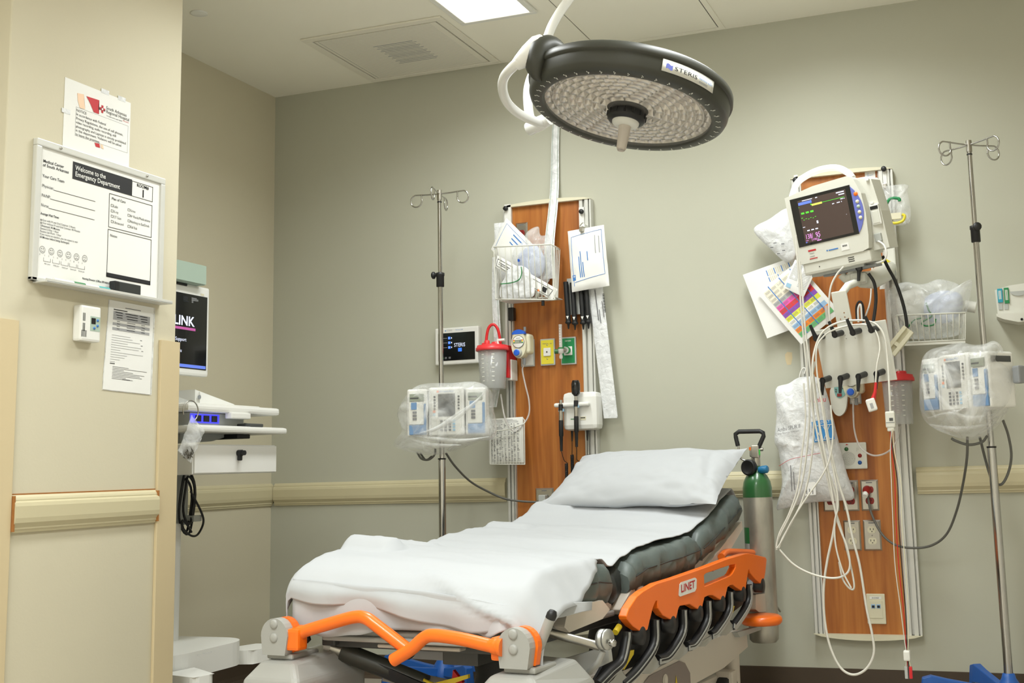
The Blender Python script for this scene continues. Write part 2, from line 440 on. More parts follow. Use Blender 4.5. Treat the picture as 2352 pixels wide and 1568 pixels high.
# ------------------------------------------------------------------ ceiling
v = thing('ceiling_vent', 'square perforated air diffuser in a flat white frame in the ceiling corner', 'vent', (.888, -.325, H))
m = MB(); x0, x1, y0, y1 = .556, 1.222, -.632, -.02
for a in ((x0, x1, y0, y0 + .036), (x0, x1, y1 - .036, y1), (x0, x0 + .036, y0 + .036, y1 - .036), (x1 - .036, x1, y0 + .036, y1 - .036)):
    m.box(a[0], a[1], a[2], a[3], H - .009, H, 'vent_white')
m.build('frame', v, bevel=.003)
m = MB(); m.box(x0 + .043, x1 - .043, y0 + .043, y1 - .043, H - .0075, H - .001, 'vent_white')
m.box(x0 + .036, x1 - .036, y0 + .036, y1 - .036, H - .0008, H, 'grey_dark')
m.build('perforated_panel', v, bevel=.002)
m = MB()
for i in range(15):
    yy = -.44 + i * .0165
    m.box(.80 + .012 * (i % 2), .99 + .012 * (i % 2), yy, yy + .004, H - .0081, H - .0074, 'grey')
m.build('slots', v)
v['_w'] = tuple(v['_w'])
m = MB()
for i in range(60):
    yy = y0 + .05 + i * (y1 - y0 - .1) / 60
    m.box(x0 + .058, x0 + .062, yy, yy + .003, H - .0082, H - .0074, 'grey')
for i in range(38):
    yy = y0 + .05 + i * (y1 - y0 - .1) / 38
    m.box(x0 + .07, x1 - .07, yy, yy + .0012, H - .0079, H - .0074, 'paper_grey')
m.build('perforations', v)

def troffer(x0, x1, y0, y1, label):
    t = thing('ceiling_light', label, 'ceiling light', ((x0 + x1) / 2, (y0 + y1) / 2, H), 'recessed ceiling lights')
    m = MB(); k = .026
    for a in ((x0, x1, y0, y0 + k), (x0, x1, y1 - k, y1), (x0, x0 + k, y0 + k, y1 - k), (x1 - k, x1, y0 + k, y1 - k)):
        m.box(a[0], a[1], a[2], a[3], H - .013, H, 'white_soft')
    m.build('frame', t, bevel=.004)
    MB().box(x0 + k, x1 - k, y0 + k, y1 - k, H - .007, H - .001, 'diffuser').build('diffuser', t)
    return t
troffer(1.265, 1.605, -1.745, -.515, 'lit white fluorescent panel in the ceiling beside the square air vent')
troffer(2.49, 2.83, -1.745, -.515, 'lit white ceiling panel over the right side of the stretcher')
troffer(1.265, 1.605, -4.165, -2.935, 'lit white ceiling panel nearer the door, left row')  # unseen pair, added to carry the general fill lamps
troffer(2.49, 2.83, -4.165, -2.935, 'lit white ceiling panel nearer the door, right row')
troffer(1.265, 1.605, -6.215, -4.985, 'lit white ceiling panel farthest from the accent wall, left row')  # unseen rear pair, added so the back wall gets frontal light
troffer(2.49, 2.83, -6.215, -4.985, 'lit white ceiling panel farthest from the accent wall, right row')

p = atz(457, 30, H)
m = MB(); m.lathe([(.034, 0), (.034, -.003), (.030, -.005), (0, -.006)], (p.x, p.y, H), 'white', n=28)
tag(m.build('sprinkler_cover'), 'small round white cover plate on the ceiling above the partition', 'sprinkler cover')
c = thing('ceiling_hatch', 'large flat square access panel with thin frame in the ceiling above the lamp', 'access panel', (1.9, -.4, H))
x0, x1, y0, y1 = 1.665, 2.275, -.70, -.05
q0, q1 = atz(1650, 60, H), atz(1667, 65, H)
x1 = q1.x; y1 = q0.y + .03; k = q1.x - q0.x
m = MB()
for a in ((x0, x1, y0, y0 + k), (x0, x1, y1 - k, y1), (x0, x0 + k, y0 + k, y1 - k), (x1 - k, x1, y0 + k, y1 - k)):
    m.box(a[0], a[1], a[2], a[3], H - .004, H, 'paint_ceiling')
m.build('frame', c)
m = MB(); m.box(x0 + k + .004, x1 - k - .005, y0 + k + .003, y1 - k - .003, H - .003, H - .0005, 'paint_ceiling')
m.box(x0 + k, x1 - k, y0 + k, y1 - k, H - .0006, H - .0001, 'grey_dark'); m.build('panel', c)

# ------------------------------------------------------------------ notices on the partition
def pw(cx, cy, x):                        # measured on a close view of the whiteboard
    return atx(40 + cx / 3.734, 300 + cy / 3.734, x)
def ptext(m, t, a, b, size, x, mt='ink', bold=0.0, f=pw):
    A, B = f(a[0], a[1], x), f(b[0], b[1], x)
    m.text(t, A, Y, Z, size, mt, 0.0, width=(B.y - A.y), bold=bold)
def pline(m, a, b, th, x, mt='ink', f=pw):
    A, B = f(a[0], a[1], x), f(b[0], b[1], x)
    y0, y1 = min(A.y, B.y), max(A.y, B.y); z = (A.z + B.z) / 2
    m.box(x - .0004, x, y0, y1, z - th / 2, z + th / 2, mt)
def prect(m, a, b, x, mt, f=pw):
    A, B = f(a[0], a[1], x), f(b[0], b[1], x)
    m.box(x - .0004, x, A.y, B.y, min(A.z, B.z), max(A.z, B.z), mt)
def pframe(m, a, b, th, x, mt='ink', f=pw):
    A, B = f(a[0], a[1], x), f(b[0], b[1], x); y0, y1 = A.y, B.y; z0, z1 = min(A.z, B.z), max(A.z, B.z)
    for r in ((y0, y1, z0, z0 + th), (y0, y1, z1 - th, z1), (y0, y0 + th, z0, z1), (y1 - th, y1, z0, z1)):
        m.box(x - .0004, x, r[0], r[1], r[2], r[3], mt)
XW = XP + .0105
b0, b1, c0, c1 = -2.214, -1.664, 1.463, 1.878
wb = thing('whiteboard', 'white framed patient whiteboard headed Welcome to the Emergency Department', 'whiteboard', (XP, -1.94, 1.46))
m = MB(); k = .021
for a in ((b0, b1, c1 - k, c1), (b0, b0 + k, c0, c1 - k), (b1 - k, b1, c0, c1 - k), (b0, b1, c0, c0 + .012)):
    m.box(XP, XP + .016, a[0], a[1], a[2], a[3], 'alu_white', r=.003)
m.build('frame', wb)
MB().box(XP, XW - .001, b0 + k * .8, b1 - k * .8, c0 + .008, c1 - k * .8, 'white_gloss').build('board', wb)
m = MB(); m.box(XP, XP + .052, b0 + .018, b1 + .004, c0 - .006, c0 - .001, 'alu_white', r=.002); m.box(XP + .048, XP + .052, b0 + .018, b1 + .004, c0 - .006, c0 + .005, 'alu_white', r=.001)
m.build('tray', wb)
for yy in (-2.125, -1.755):
    MB().lathe([(.004, 0), (.004, .003), (0, .0035)], (XP + .016, yy, c1 - .011), 'steel', axis=X, n=12).build('screw', wb)
m = MB(); x = XW
A, B = pw(478, 262, x), pw(474, 411, x); Cq = pw(984, 428, x)
m.box(x - .0004, x, A.y, Cq.y, B.z, A.z, 'ink')
pframe(m, (984, 428), (1160, 612), .0014, x)
m2 = MB()
ptext(m2, 'Welcome to the', (497, 335), (757, 412), .021, x + .0008, 'white_gloss', .012); ptext(m2, 'Emergency Department', (495, 388), (878, 500), .021, x + .0008, 'white_gloss', .012)
ptext(m, 'Medical Center', (222, 268), (400, 318), .0125, x, bold=.012); ptext(m, 'of South Arkansas', (218, 302), (441, 366), .0125, x, bold=.012)
ptext(m, 'Your Care Team', (216, 395), (402, 446), .0125, x, bold=.01)
ptext(m, 'ROOM#', (1025, 478), (1127, 503), .015, x, bold=.02); A = pw(1063, 566, x); m.text('1', A, Y, Z, .034, 'ink', 0.0, bold=.03)
for t, a, b, e in (('Physician:', (212, 480), (312, 508), (669, 608)), ('PA/NP:', (208, 563), (283, 584), (666, 687)), ('Nurse:', (204, 645), (270, 663), (662, 766))):
    ptext(m, t, a, b, .0125, x); pline(m, b, e, .0011, x)
ptext(m, 'Average Wait Times:', (200, 716), (358, 757), .0095, x, bold=.02)
for t, a, b, bo in (('Scan with IV and Oral Contrast: 2 Hours', (218, 772), (497, 838), 0), ('Scan without IV and Oral Contrast: 90 Minutes', (218, 797), (537, 874), 0), ('Ultrasound: 90 Minutes', (198, 818), (364, 858), .01),
              ('General X-Ray: 1 Hour', (196, 842), (355, 880), 0), ('Routine Lab Work: 1 Hour', (195, 866), (376, 908), 0), ('If you receive an injection, you can expect to wait', (194, 890), (518, 964), 0), ('30 Minutes before being discharged.', (192, 916), (446, 975), .01)):
    ptext(m, t, a, b, .0085, x, 'ink', bo)
for cy in (768, 793): pframe(m, (199, cy - 12), (213, cy + 4), .0008, x, 'ink')
pframe(m, (790, 535), (1150, 918), .0014, x); pframe(m, (778, 842), (1140, 1325), .0014, x)
A, B = pw(764, 1210, x), pw(1138, 1325, x); m.box(x - .0004, x, A.y, B.y, B.z, B.z + .0135, 'ink')
ptext(m, 'Plan of Care', (810, 590), (928, 622), .0115, x, bold=.01); ptext(m, 'Notes:', (796, 905), (858, 916), .0115, x, bold=.005)
for i, (l, r) in enumerate((('Labs', 'Urine'), ('X-ray', 'IV Fluids/Medications'), ('CT Scan', 'Nothing to Eat/Drink'), ('Ultrasound', 'Fall Risk'))):
    for t, cx, cy, ex in ((l, 804, 652 + i * 46, (862, 866, 890, 910)[i]), (r, 948, 690 + i * 47, (1012, 1139, 1132, 1028)[i])):
        pframe(m, (cx, cy - 24), (cx + 19, cy + 2), .0008, x); ptext(m, t, (cx + 22, cy + 4), (ex, cy + 4 + (ex - cx) * .22), .0115, x)
ptext(m, 'Nursing Director: (Office: 870-864-3486)', (557, 1272), (815, 1318), .0085, x, bold=.02)
for i in range(6):
    cx = (215, 292, 366, 438, 508, 578)[i]; cy = (1019, 1035, 1052, 1067, 1082, 1096)[i]
    c_ = pw(cx, cy, x); m.tube(circ(c_, .0098, Y, Z, 24), .00045, 'ink', 4, closed=True)
    for e in (-.003, .003): m.box(x - .0004, x, c_.y + e - .0008, c_.y + e + .0008, c_.z + .001, c_.z + .004, 'ink')
    cv = (.0028, .0022, .0008, -.0006, -.002, -.0026)[i]
    m.tube([c_ + Y * (.0055 * (t - 1)) + Z * (-.0045 + cv * ((t - 1) ** 2) - cv * .3) for t in (0, .5, 1, 1.5, 2)], .00045, 'ink', 4)
    ptext(m, str(i * 2), (cx - 26, cy + 46), (cx - 20, cy + 48), .007, x, 'ink')
    if i < 5:
        ptext(m, str(i * 2 + 1), (cx + 14, cy + 56), (cx + 19, cy + 58), .007, x, 'ink')
        A, B = pw(cx + 10, cy + 62, x), pw(cx + 70, cy + 110, x)
        for s_ in ((A.y, A.y + .0007, B.z, A.z - .002), (B.y - .0007, B.y, B.z, A.z - .002), (A.y, B.y, B.z, B.z + .0007)): m.box(x - .0004, x, s_[0], s_[1], s_[2], s_[3], 'ink_grey')
        ptext(m, ('No pain', 'Mild pain', 'Moderate pain', 'Severe pain', 'Extreme pain')[i], (cx + 16, cy + 124), (cx + 66, cy + 136), .0055, x, 'ink')
m.build('print', wb); m2.build('lettering', wb)
A = pw(805, 1385, XP + .02); e0, e1 = pw(800, 1375, XP + .025), pw(1025, 1425, XP + .025)
er = thing('board_eraser', 'black felt eraser standing in the whiteboard tray', 'eraser', (XP + .028, (e0.y + e1.y) / 2, c0 - .001))
MB().box(XP + .018, XP + .04, e0.y + .02, e1.y, c0, c0 + .038, 'vinyl_dark', r=.003).build('felt', er); MB().box(XP + .018, XP + .041, e0.y, e0.y + .02, c0, c0 + .038, 'black', r=.003).build('grip', er)
for i, (a, b, col, l) in enumerate(((375, 475, 'green', 'green capped marker lying in the whiteboard tray'), (560, 690, 'teal', 'teal capped marker beside the eraser in the whiteboard tray'))):
    if col not in MATS: mat('teal', '3fa6a6', .4)
    A, B = pw(a, 1330, XP + .035), pw(b, 1345, XP + .035); zz = c0 + .0065
    t = thing('marker_pen', l, 'marker', (XP + .035, (A.y + B.y) / 2, c0 - .001))
    MB().cyl((XP + .035, A.y - .03, zz), (XP + .035, B.y, zz), .0065, 'white', 12).build('barrel', t); MB().cyl((XP + .035, B.y, zz), (XP + .035, B.y + .045, zz), .0068, col, 12).build('cap', t)

def nwp(cx, cy, x): return atx(cx / 3.136, cy / 3.136, x)
n = thing('laminated_notice', 'laminated hospital privacy notice taped above the whiteboard', 'notice', (XP, -1.96, 1.87))
MB().box(XP + .0003, XP + .0016, -2.103, -1.822, 1.875, 2.094, 'paper').build('sheet', n)
m = MB(); x = XP + .0022
def poly(m, pts, mt, f): m.prism([f(a, b, x) for a, b in pts], X * .0003, mt)
poly(m, ((557, 670), (604, 680), (605, 730), (613, 787), (575, 776), (561, 725)), 'ink_peach', nwp)
poly(m, ((623, 692), (715, 722), (708, 770), (713, 822), (676, 808), (652, 750)), 'ink_red', nwp)
poly(m, ((681, 1027), (716, 1036), (721, 1065), (690, 1056)), 'ink_red', nwp); poly(m, ((724, 1039), (740, 1043), (747, 1073), (731, 1069)), 'ink_peach', nwp)
c_ = nwp(737, 786, x)
for s_ in (((-.012, .012), (-.004, .004)), ((-.004, .004), (-.012, .012))): m.box(x, x + .0006, c_.y + s_[0][0], c_.y + s_[0][1], c_.z + s_[1][0], c_.z + s_[1][1], 'ink_red')
for s_ in ((-.012, -.008), (.008, .012)):
    m.box(x, x + .0008, c_.y + s_[0], c_.y + s_[1], c_.z - .004, c_.z + .0, 'ink')
m.box(x, x + .0009, c_.y - .003, c_.y + .003, c_.z - .003, c_.z + .003, 'paper')
m.build('emblem', n)
m = MB()
ptext(m, 'South Arkansas', (765, 785), (912, 832), .0145, x, f=nwp); ptext(m, 'Regional Hospital', (765, 812), (930, 864), .0145, x, f=nwp)
ptext(m, 'In collaboration with UAMS', (768, 836), (880, 868), .006, x, f=nwp); ptext(m, 'Health', (884, 872), (928, 886), .006, x, 'ink_red', f=nwp)
for t, a, b in (('NOTICE:', (551, 800), (626, 822)), ('In accordance with Federal', (549, 828), (763, 893)), ('Privacy Regulations, the use of cell phones,', (548, 858), (886, 968)), ('video recording, audio recording, still', (547, 886), (836, 978)),
                ('photography and Laptops is strictly prohibited', (546, 916), (906, 1030)), ('in this department. Violators will be asked', (545, 944), (873, 1050)), ('to leave the premises.', (544, 972), (720, 1025))):
    ptext(m, t, a, b, .0115, x, 'ink', f=nwp)
pframe(m, (548, 768), (918, 1102), .0005, x, 'ink_light', nwp)
m.build('lettering', n)
for cx, cy in ((760, 660), (880, 712), (478, 800)):
    q = nwp(cx, cy, XP + .003); MB().box(XP + .0018, XP + .0022, q.y - .017, q.y + .017, q.z - .007, q.z + .007, 'pouch').build('tape', n)

def fwp(cx, cy, x): return atx(cx / 2.8, 680 + cy / 2.8, x)
f_ = thing('printed_form', 'printed form in a clear sleeve hanging under the whiteboard', 'form', (XP, -1.78, 1.17))
A, B, Cc, D = (fwp(a, b, XP + .001) for a, b in ((703, 22), (987, 75), (963, 632), (660, 598)))
mid = (A.y + D.y) / 2
MB().prism([A, B, Cc, D], X * .0014, 'paper').build('sheet', f_)
MB().prism([A + Y * -.003, B + Y * .008, Cc + Y * .008 - Z * .002, D - Y * .003 - Z * .002], X * .0008, 'film_clear').build('sleeve', f_)
m = MB(); x = XP + .003
def fl(u0, u1, v0, v1, mt):
    P = [A.lerp(B, u).lerp(D.lerp(Cc, u), v) for u, v in ((u0, v0), (u1, v0), (u1, v1), (u0, v1))]
    m.prism([Vector((x - .0003, q.y, q.z)) for q in P], X * .0003, mt)
fl(.1, .92, .115, .215, 'ink_light'); fl(.1, .92, .245, .275, 'ink_light'); fl(.1, .92, .30, .33, 'ink_light')
fl(.1, .4, .095, .105, 'ink'); fl(.35, .7, .06, .068, 'ink_grey')
for (u0, u1) in ((.14, .3), (.36, .64), (.68, .86)):
    for k in range(3): fl(u0 + .02 * k, u1, .125 + .028 * k, .133 + .028 * k, 'ink_grey')
    for k in range(4): fl(u0 + .05, u1 - .05, .225 + .028 * k, .231 + .028 * k, 'ink_grey')
for k in range(12): fl(.1, (.5, .55, .72, .45, .75, .7, .3, .8, .45, .4, .3, .2)[k], .385 + .027 * k, .389 + .027 * k, 'ink_light')
for k in range(9): fl(.16, (.5, .9, .4, .6, .85, .75, .8, .45, .6)[k], .735 + .0165 * k, .739 + .0165 * k, 'ink_grey')
fl(.1, .2, .7, .708, 'ink'); fl(.38, .54, .865, .872, 'ink')
for k in range(3): fl(.72 + .02 * k, .76 + .02 * k, .40 + .06 * k, .406 + .06 * k, 'ink_grey')
m.build('print', f_)
th = thing('thermostat', 'white room thermostat with a small dark display below the whiteboard', 'thermostat', (XP, -1.93, 1.30))
A, B = fwp(522, 52, XP + .03), fwp(642, 300, XP + .03)
m = MB(); m.box(XP, XP + .032, A.y, B.y, B.z, A.z, 'white', r=.007); m.build('housing', th)
m = MB(); m.box(XP + .0318, XP + .0326, A.y + .037, B.y - .004, A.z - .075, A.z - .031, 'mint'); m.build('keypad_plate', th)
MB().box(XP + .0325, XP + .0332, A.y + .041, A.y + .058, A.z - .054, A.z - .036, 'screen_black').build('display', th)
for dy, dz in ((.066, .042), (.066, .058), (.053, .066)): MB().lathe([(.004, 0), (.004, .002), (0, .0026)], (XP + .0324, A.y + dy, A.z - dz), 'ink_blue', axis=X, n=14).build('button', th)
m = MB()
for k in range(2):
    for j in range(3): m.box(XP + .0315, XP + .0324, A.y + .007 + j * .0035, A.y + .009 + j * .0035, A.z - .048 - k * .03, A.z - .024 - k * .03, 'grey_dark')
for j in range(5): m.box(XP + .0315, XP + .0324, A.y + .004 + j * .0042, A.y + .006 + j * .0042, B.z + .012, B.z + .032, 'grey_dark')
m.build('louvres', th)
# ================================================================== the stretcher (local axes: x to its right side, y toward its head, z up)
BO = Vector((1.772, -2.008, 0)); BU = Vector((0.12012, 0.99276, 0)); BV = Vector((0.99276, -0.12012, 0))
BM = Matrix(((BV.x, BU.x, 0, BO.x), (BV.y, BU.y, 0, BO.y), (0, 0, 1, 0), (0, 0, 0, 1)))
BI = BM.inverted()
def bx(px, py, v):                       # pixel -> stretcher axes, on the plane x = v
    d = ray(px, py); t = (v - BV.dot(CAM - BO)) / BV.dot(d); return BI @ (CAM + d * t)
def by(px, py, u):
    d = ray(px, py); t = (u - BU.dot(CAM - BO)) / BU.dot(d); return BI @ (CAM + d * t)
bed = thing('hospital_stretcher', 'wheeled hospital stretcher with orange side rail and dark grey mattress', 'stretcher', BM @ Vector((0, .9, 0)))
TY = [-.01, .05, .12, .3, .45, .53, .60, .68, .80, 1.0, 1.2, 1.35, 1.67]
TZ = [.585, .612, .622, .628, .630, .620, .592, .618, .638, .646, .656, .692, .792]
def top(y, x=0.0):
    z = interp(TY, TZ, y) if y < 1.2 else (lerp(.656, .692, ((y - 1.2) / .15) ** 1.3) if y < 1.35 else .692 + (y - 1.35) * .3125)
    if y < .17: z -= .030 * (1 - max(0, y - .02) / .15) ** 2
    return z + (.36 - x) / .72 * .042
def slab(m, ya, yb, x0, x1, th, mt, ny=14, bulge=.018, tilt0=0, wr=.007):
    """one padded mattress section between ya and yb"""
    nx = 12; ring = []
    R = .03
    for i in range(ny + 1):
        t = i / ny; y = lerp(ya, yb, t); e = min(t, 1 - t) * (yb - ya); k = max(0, 1 - e / .035); dz = R * (1 - math.sqrt(max(0, 1 - k * k)))
        row = []
        for (u, hh) in [(-1, .25), (-1, .6), (-.98, .85), (-.93, 1)] + [(-.93 + 1.86 * j / nx, 1) for j in range(1, nx)] + [(.93, 1), (.98, .85), (1, .6), (1, .45), (1, .25), (.97, 0), (-.97, 0)]:
            x = lerp(x0, x1, (u + 1) / 2); tz = top(y, x) - .004; zb = tz - th
            z = lerp(zb + dz * .6, tz - dz, hh)
            w_ = nz(x * 9, y * 26, z * 14) * wr * (1 + (abs(u) > .9))
            row.append((x + (w_ + bulge * .25 * math.sin(PI * t)) * (1 if u > 0 else -1) * (abs(u) > .9), y, z + w_ * .7 * (hh > .5)))
        ring.append(row)
    n = len(ring[0]); vs = [p for r in ring for p in r]
    fs = [(i * n + k, (i + 1) * n + k, (i + 1) * n + (k + 1) % n, i * n + (k + 1) % n) for i in range(ny) for k in range(n)]
    m.add(vs, [f[::-1] for f in fs], mt, True)
    m.add(ring[0], [list(range(n))], mt); m.add(ring[-1], [list(range(n))[::-1]], mt)
m = MB(BM)
slab(m, .02, .545, -.345, .36, .105, 'vinyl', 24); slab(m, .655, 1.235, -.35, .36, .10, 'vinyl', 26, wr=.010); slab(m, 1.245, 1.665, -.355, .36, .095, 'vinyl', 22)
slab(m, .53, .67, -.345, .335, .10, 'vinyl_dark', 8, 0)
mt = m.build('mattress', bed)
m = MB(BM)
for ya, yb, hh in ((.06, .53, .52), (.69, 1.225, .55), (1.26, 1.65, .5)):
    m.tube([(.364 + .004 * math.sin(PI * t / 12), lerp(ya, yb, t / 12), top(lerp(ya, yb, t / 12), .36) - .004 - .10 * (1 - hh)) for t in range(13)], .0022, 'vinyl_dark', 6)
m.build('piping', mt)
# --- sheet over it
def sheet_pt(a, b, off=0.013):
    """a: 0 at the hem in front of the foot end .. 1 at the head; b: -1 left hem .. 1 right hem"""
    L = 1.73 + .12; d = a * L - .12                        # metres along the bed; below 0 it hangs over the foot
    yy = max(d, 0.0) + .02
    dr = .125 * (1 - min(1, max(0, (yy - .20) / .30))) if b > 0 else .08
    half = (.352 - .024 * min(1, max(0, (yy - .40) / .12))) if b > 0 else .345 + .012 * min(1, max(0, yy - .05) / .2)
    wv = (half + dr) * b; s = 1 if wv > 0 else -1
    over = max(0, abs(wv) - half)
    x = s * (min(abs(wv), half) + (over * .62 if b > 0 else min(over, .024) * .4)); drop = max(0, over - .004) * (.80 if b > 0 else 1)
    yf = min(yy, 1.66); z = top(yf, max(-.4, min(.36, x))) + off
    if yy > 1.66: z -= (yy - 1.66) * .9
    if d < 0:
        hem = .060 + .036 * (x + .36) / .72 + .018 * math.exp(-((x - .235) / .07) ** 2) + .008 * math.sin(x * 17)
        t = -d / .12
        z -= t * (hem - .008); y2 = .02 - .034 * math.sin(min(1, t * 1.5) * PI / 2) + .012 * t
        y2 -= .012 * math.exp(-((x - .23) / .05) ** 2) * t + .006 * math.sin(x * 23 + 1) * t
        yy = y2
    z -= drop * .95
    wr = nz(x * 5, yy * 9, .3) * .007 + nz(x * 11 + yy * 6, yy * 16, 2.2) * .0035 + max(0, .5 - abs(nz(x * 3 + yy * 7, yy * 2 - x * 3, 9.1)) * 6) * .006
    if x < -.2: wr += max(0, nz(1, yy * 9, 7)) * .05 + nz(2, yy * 30, 3) * .006 * min(1, (-.2 - x) / .15)
    sx = x - (.15 - d * 2.3)                                  # the fold that runs from the top edge out to the right foot corner
    if -.12 < d < .07 and b > 0:
        k = math.exp(-(sx / .012) ** 2) if sx < 0 else math.exp(-(sx / .05) ** 2); wr += .014 * k * min(1, (.07 - d) / .04)
    k = max(0, min(1, (d + .03) / .07)); z += wr * k; yy -= wr * (1 - k)
    if over > .01: x += s * (.004 + .008 * nz(yy * 18, z * 6, 4))
    return (x, yy, z)
sh = thing('bed_sheet', 'white cotton sheet spread over the stretcher mattress', 'sheet', BM @ Vector((0, .85, .6)))
m = MB(BM); m.grid(lambda a, b: sheet_pt(a ** 1.15, 2 * b - 1), 110, 64, 'linen')
m.build('top_layer', sh, solid=.0025, weld=True)
def under(a, b):
    x = lerp(-.345, .45, b); f = a
    zh = interp([-.345, -.24, -.12, -.04, .10, .22, .28, .34, .40, .45], [.490, .467, .478, .492, .494, .494, .486, .506, .520, .53], x)
    z0 = top(.06, x) - .02 - .02 * max(0, x - .1) / .35
    y = .004 + (.008 * math.sin(x * 26 + 1.5) + .010 * math.sin(x * 11)) * f + max(0, x - .33) * 1.9 - .022 * f * math.exp(-((x - .30) / .05) ** 2)
    return (x, y, lerp(z0, zh, f))
m = MB(BM); m.grid(under, 14, 60, 'linen'); m.build('under_layer', sh, solid=.0025, weld=True)
# --- pillow
PC = Vector((.022, 1.545, .848)); PA = math.radians(27)
PMt = BM @ Matrix.Translation(PC) @ Matrix.Rotation(PA, 4, 'X')
def pil(u, v, s):
    au, av = abs(u), abs(v)
    ex = .352 * u * (1 - .055 * (1 - av ** 2) * (au > 0)) ; ey = .205 * v * (1 - .07 * (1 - au ** 2))
    f = max(0, (1 - au ** 3.2)) ** .62 * max(0, (1 - av ** 2.6)) ** .6
    z = s * (.072 * f) + (.006 * nz(u * 4, v * 4, s * 3) + .005 * nz(u * 9, v * 7, 5 + s)) * min(1, f * 3)
    if s > 0: z += -.012 * math.exp(-((au - .93) / .06) ** 2) * nz(v * 9, u * 3, 1) - .010 * math.exp(-((u - .80 + .12 * v) / .035) ** 2) * f + .005 * nz(u * 14, v * 5, 8) * (u > .5)
    else: z *= .75
    if u > .8 and v > .55: z += (u - .8) * .10 * (v - .4)
    if v < -.6: z += .010 * math.sin(u * 9) * (-v - .6)
    return (ex, ey, z)
def pil_side(m, s):
    n = 44
    def fn(i, j):
        u = 2 * i - 1; v = 2 * j - 1; u = math.copysign(abs(u) ** .75, u); v = math.copysign(abs(v) ** .75, v); return pil(u, v, s)
    m.grid((lambda a, b: fn(a, b)) if s > 0 else (lambda a, b: fn(b, a)), n, n, 'linen', M=None)
m = MB(PMt); pil_side(m, 1); pil_side(m, -1)
o = m.build('pillow', weld=True, loc=BM @ PC, sub=1)
tag(o, 'plump white pillow lying on the raised head of the stretcher', 'pillow')

# --- platforms and frame
m = MB(BM)
for ya, yb in ((.04, .60), (.66, 1.23)):
    m.box(-.33, .33, ya, yb, .485, .515, 'bed_beige', r=.008)
m.prism([(x, y, top(y, .36) - .104 + dz) for x, y, dz in ((-.33, 1.25, -.006), (.33, 1.25, -.006), (.33, 1.65, -.006), (-.33, 1.65, -.006))], (0, .008, -.028), 'bed_beige')
m.build('platform', bed)
m = MB(BM)
P = [bx(a, b, .37) for a, b in ((1306, 1392), (1384, 1378), (1401, 1399), (1384, 1421), (1308, 1452), (1296, 1440))]
m.prism(P, (-.05, 0, 0), 'bed_beige'); P = [bx(a, b, .36) for a, b in ((1452, 1352), (1478, 1345), (1470, 1385), (1432, 1412), (1424, 1400))]
m.prism(P, (-.04, 0, 0), 'bed_beige')
m.build('corner_cover', bed, bevel=.006)
m = MB(BM); m.box(-.30, .34, .03, .60, .468, .486, 'bed_grey', r=.006)
m.box(-.26, .26, .02, .10, .455, .470, 'bed_grey', r=.005); m.box(-.24, .08, .035, .09, .47, .485, 'bed_beige', r=.006); m.box(-.10, .16, .05, .10, .438, .448, 'bed_beige', r=.004)
m.build('foot_tray', bed, bevel=.002)
P = [bx(a, b, .345) for a, b in ((1508, 1345), (1640, 1302), (1706, 1192), (1708, 1212), (1660, 1300), (1640, 1330))]
m = MB(BM); m.prism([bx(a, b, .352) for a, b in ((1622, 1302), (1704, 1196), (1706, 1214), (1658, 1296), (1640, 1312))], (-.03, 0, 0), 'bed_beige'); m.build('backrest_shell', bed, bevel=.003)
m = MB(BM)
for x in (-.27, .27):
    m.box(x - .022, x + .022, .06, 1.62, .435, .468, 'grey_dark', r=.004)
for y in (.10, .75, 1.45): m.box(-.29, .29, y - .02, y + .02, .43, .462, 'grey_dark', r=.004)
m.box(.06, .17, .12, .24, .392, .44, 'grey_dark', r=.004); m.box(-.06, .06, .13, .22, .40, .44, 'grey', r=.003)
m.build('chassis', bed)
m = MB(BM); m.cyl((-.25, .10, .415), (-.02, .16, .33), .026, 'charcoal', 14); m.cyl((-.28, .09, .425), (-.25, .10, .415), .02, 'steel', 14)
m.cyl((-.30, .085, .432), (-.278, .09, .424), .013, 'white', 12); m.prism([(-.17, .10, .40), (.0, .13, .335), (.005, .13, .30), (-.17, .10, .372)], (0, .03, 0), 'black')
m.build('actuator', bed)
m = MB(BM); m.box(-.20, .05, .16, .22, .29, .315, 'bed_beige', M=Matrix.Translation((0, 0, .02)) @ Matrix.Rotation(.12, 4, 'Y'))
m.tube([(-.19, .13, .30), (-.05, .13, .325), (.04, .14, .33)], .006, 'chrome', 8); m.tube([(.0, .12, .35), (.06, .2, .30), (.15, .15, .33)], .004, 'yellow', 6)
m.prism([(.0, .13, .315), (.12, .15, .355), (.12, .15, .365), (.0, .13, .335)], (0, .01, 0), 'yellow'); m.prism([(.05, .17, .31), (.09, .17, .34), (.06, .17, .37)], (0, .012, 0), 'red')
m.build('linkage', bed)
for y, x in ((.35, .10), (1.25, .0)):
    MB(BM).lathe([(.075 - .006 * (k % 2), .12 + .028 * k) for k in range(12)], (x, y, .02), 'rubber', n=22).build('bellows', bed)
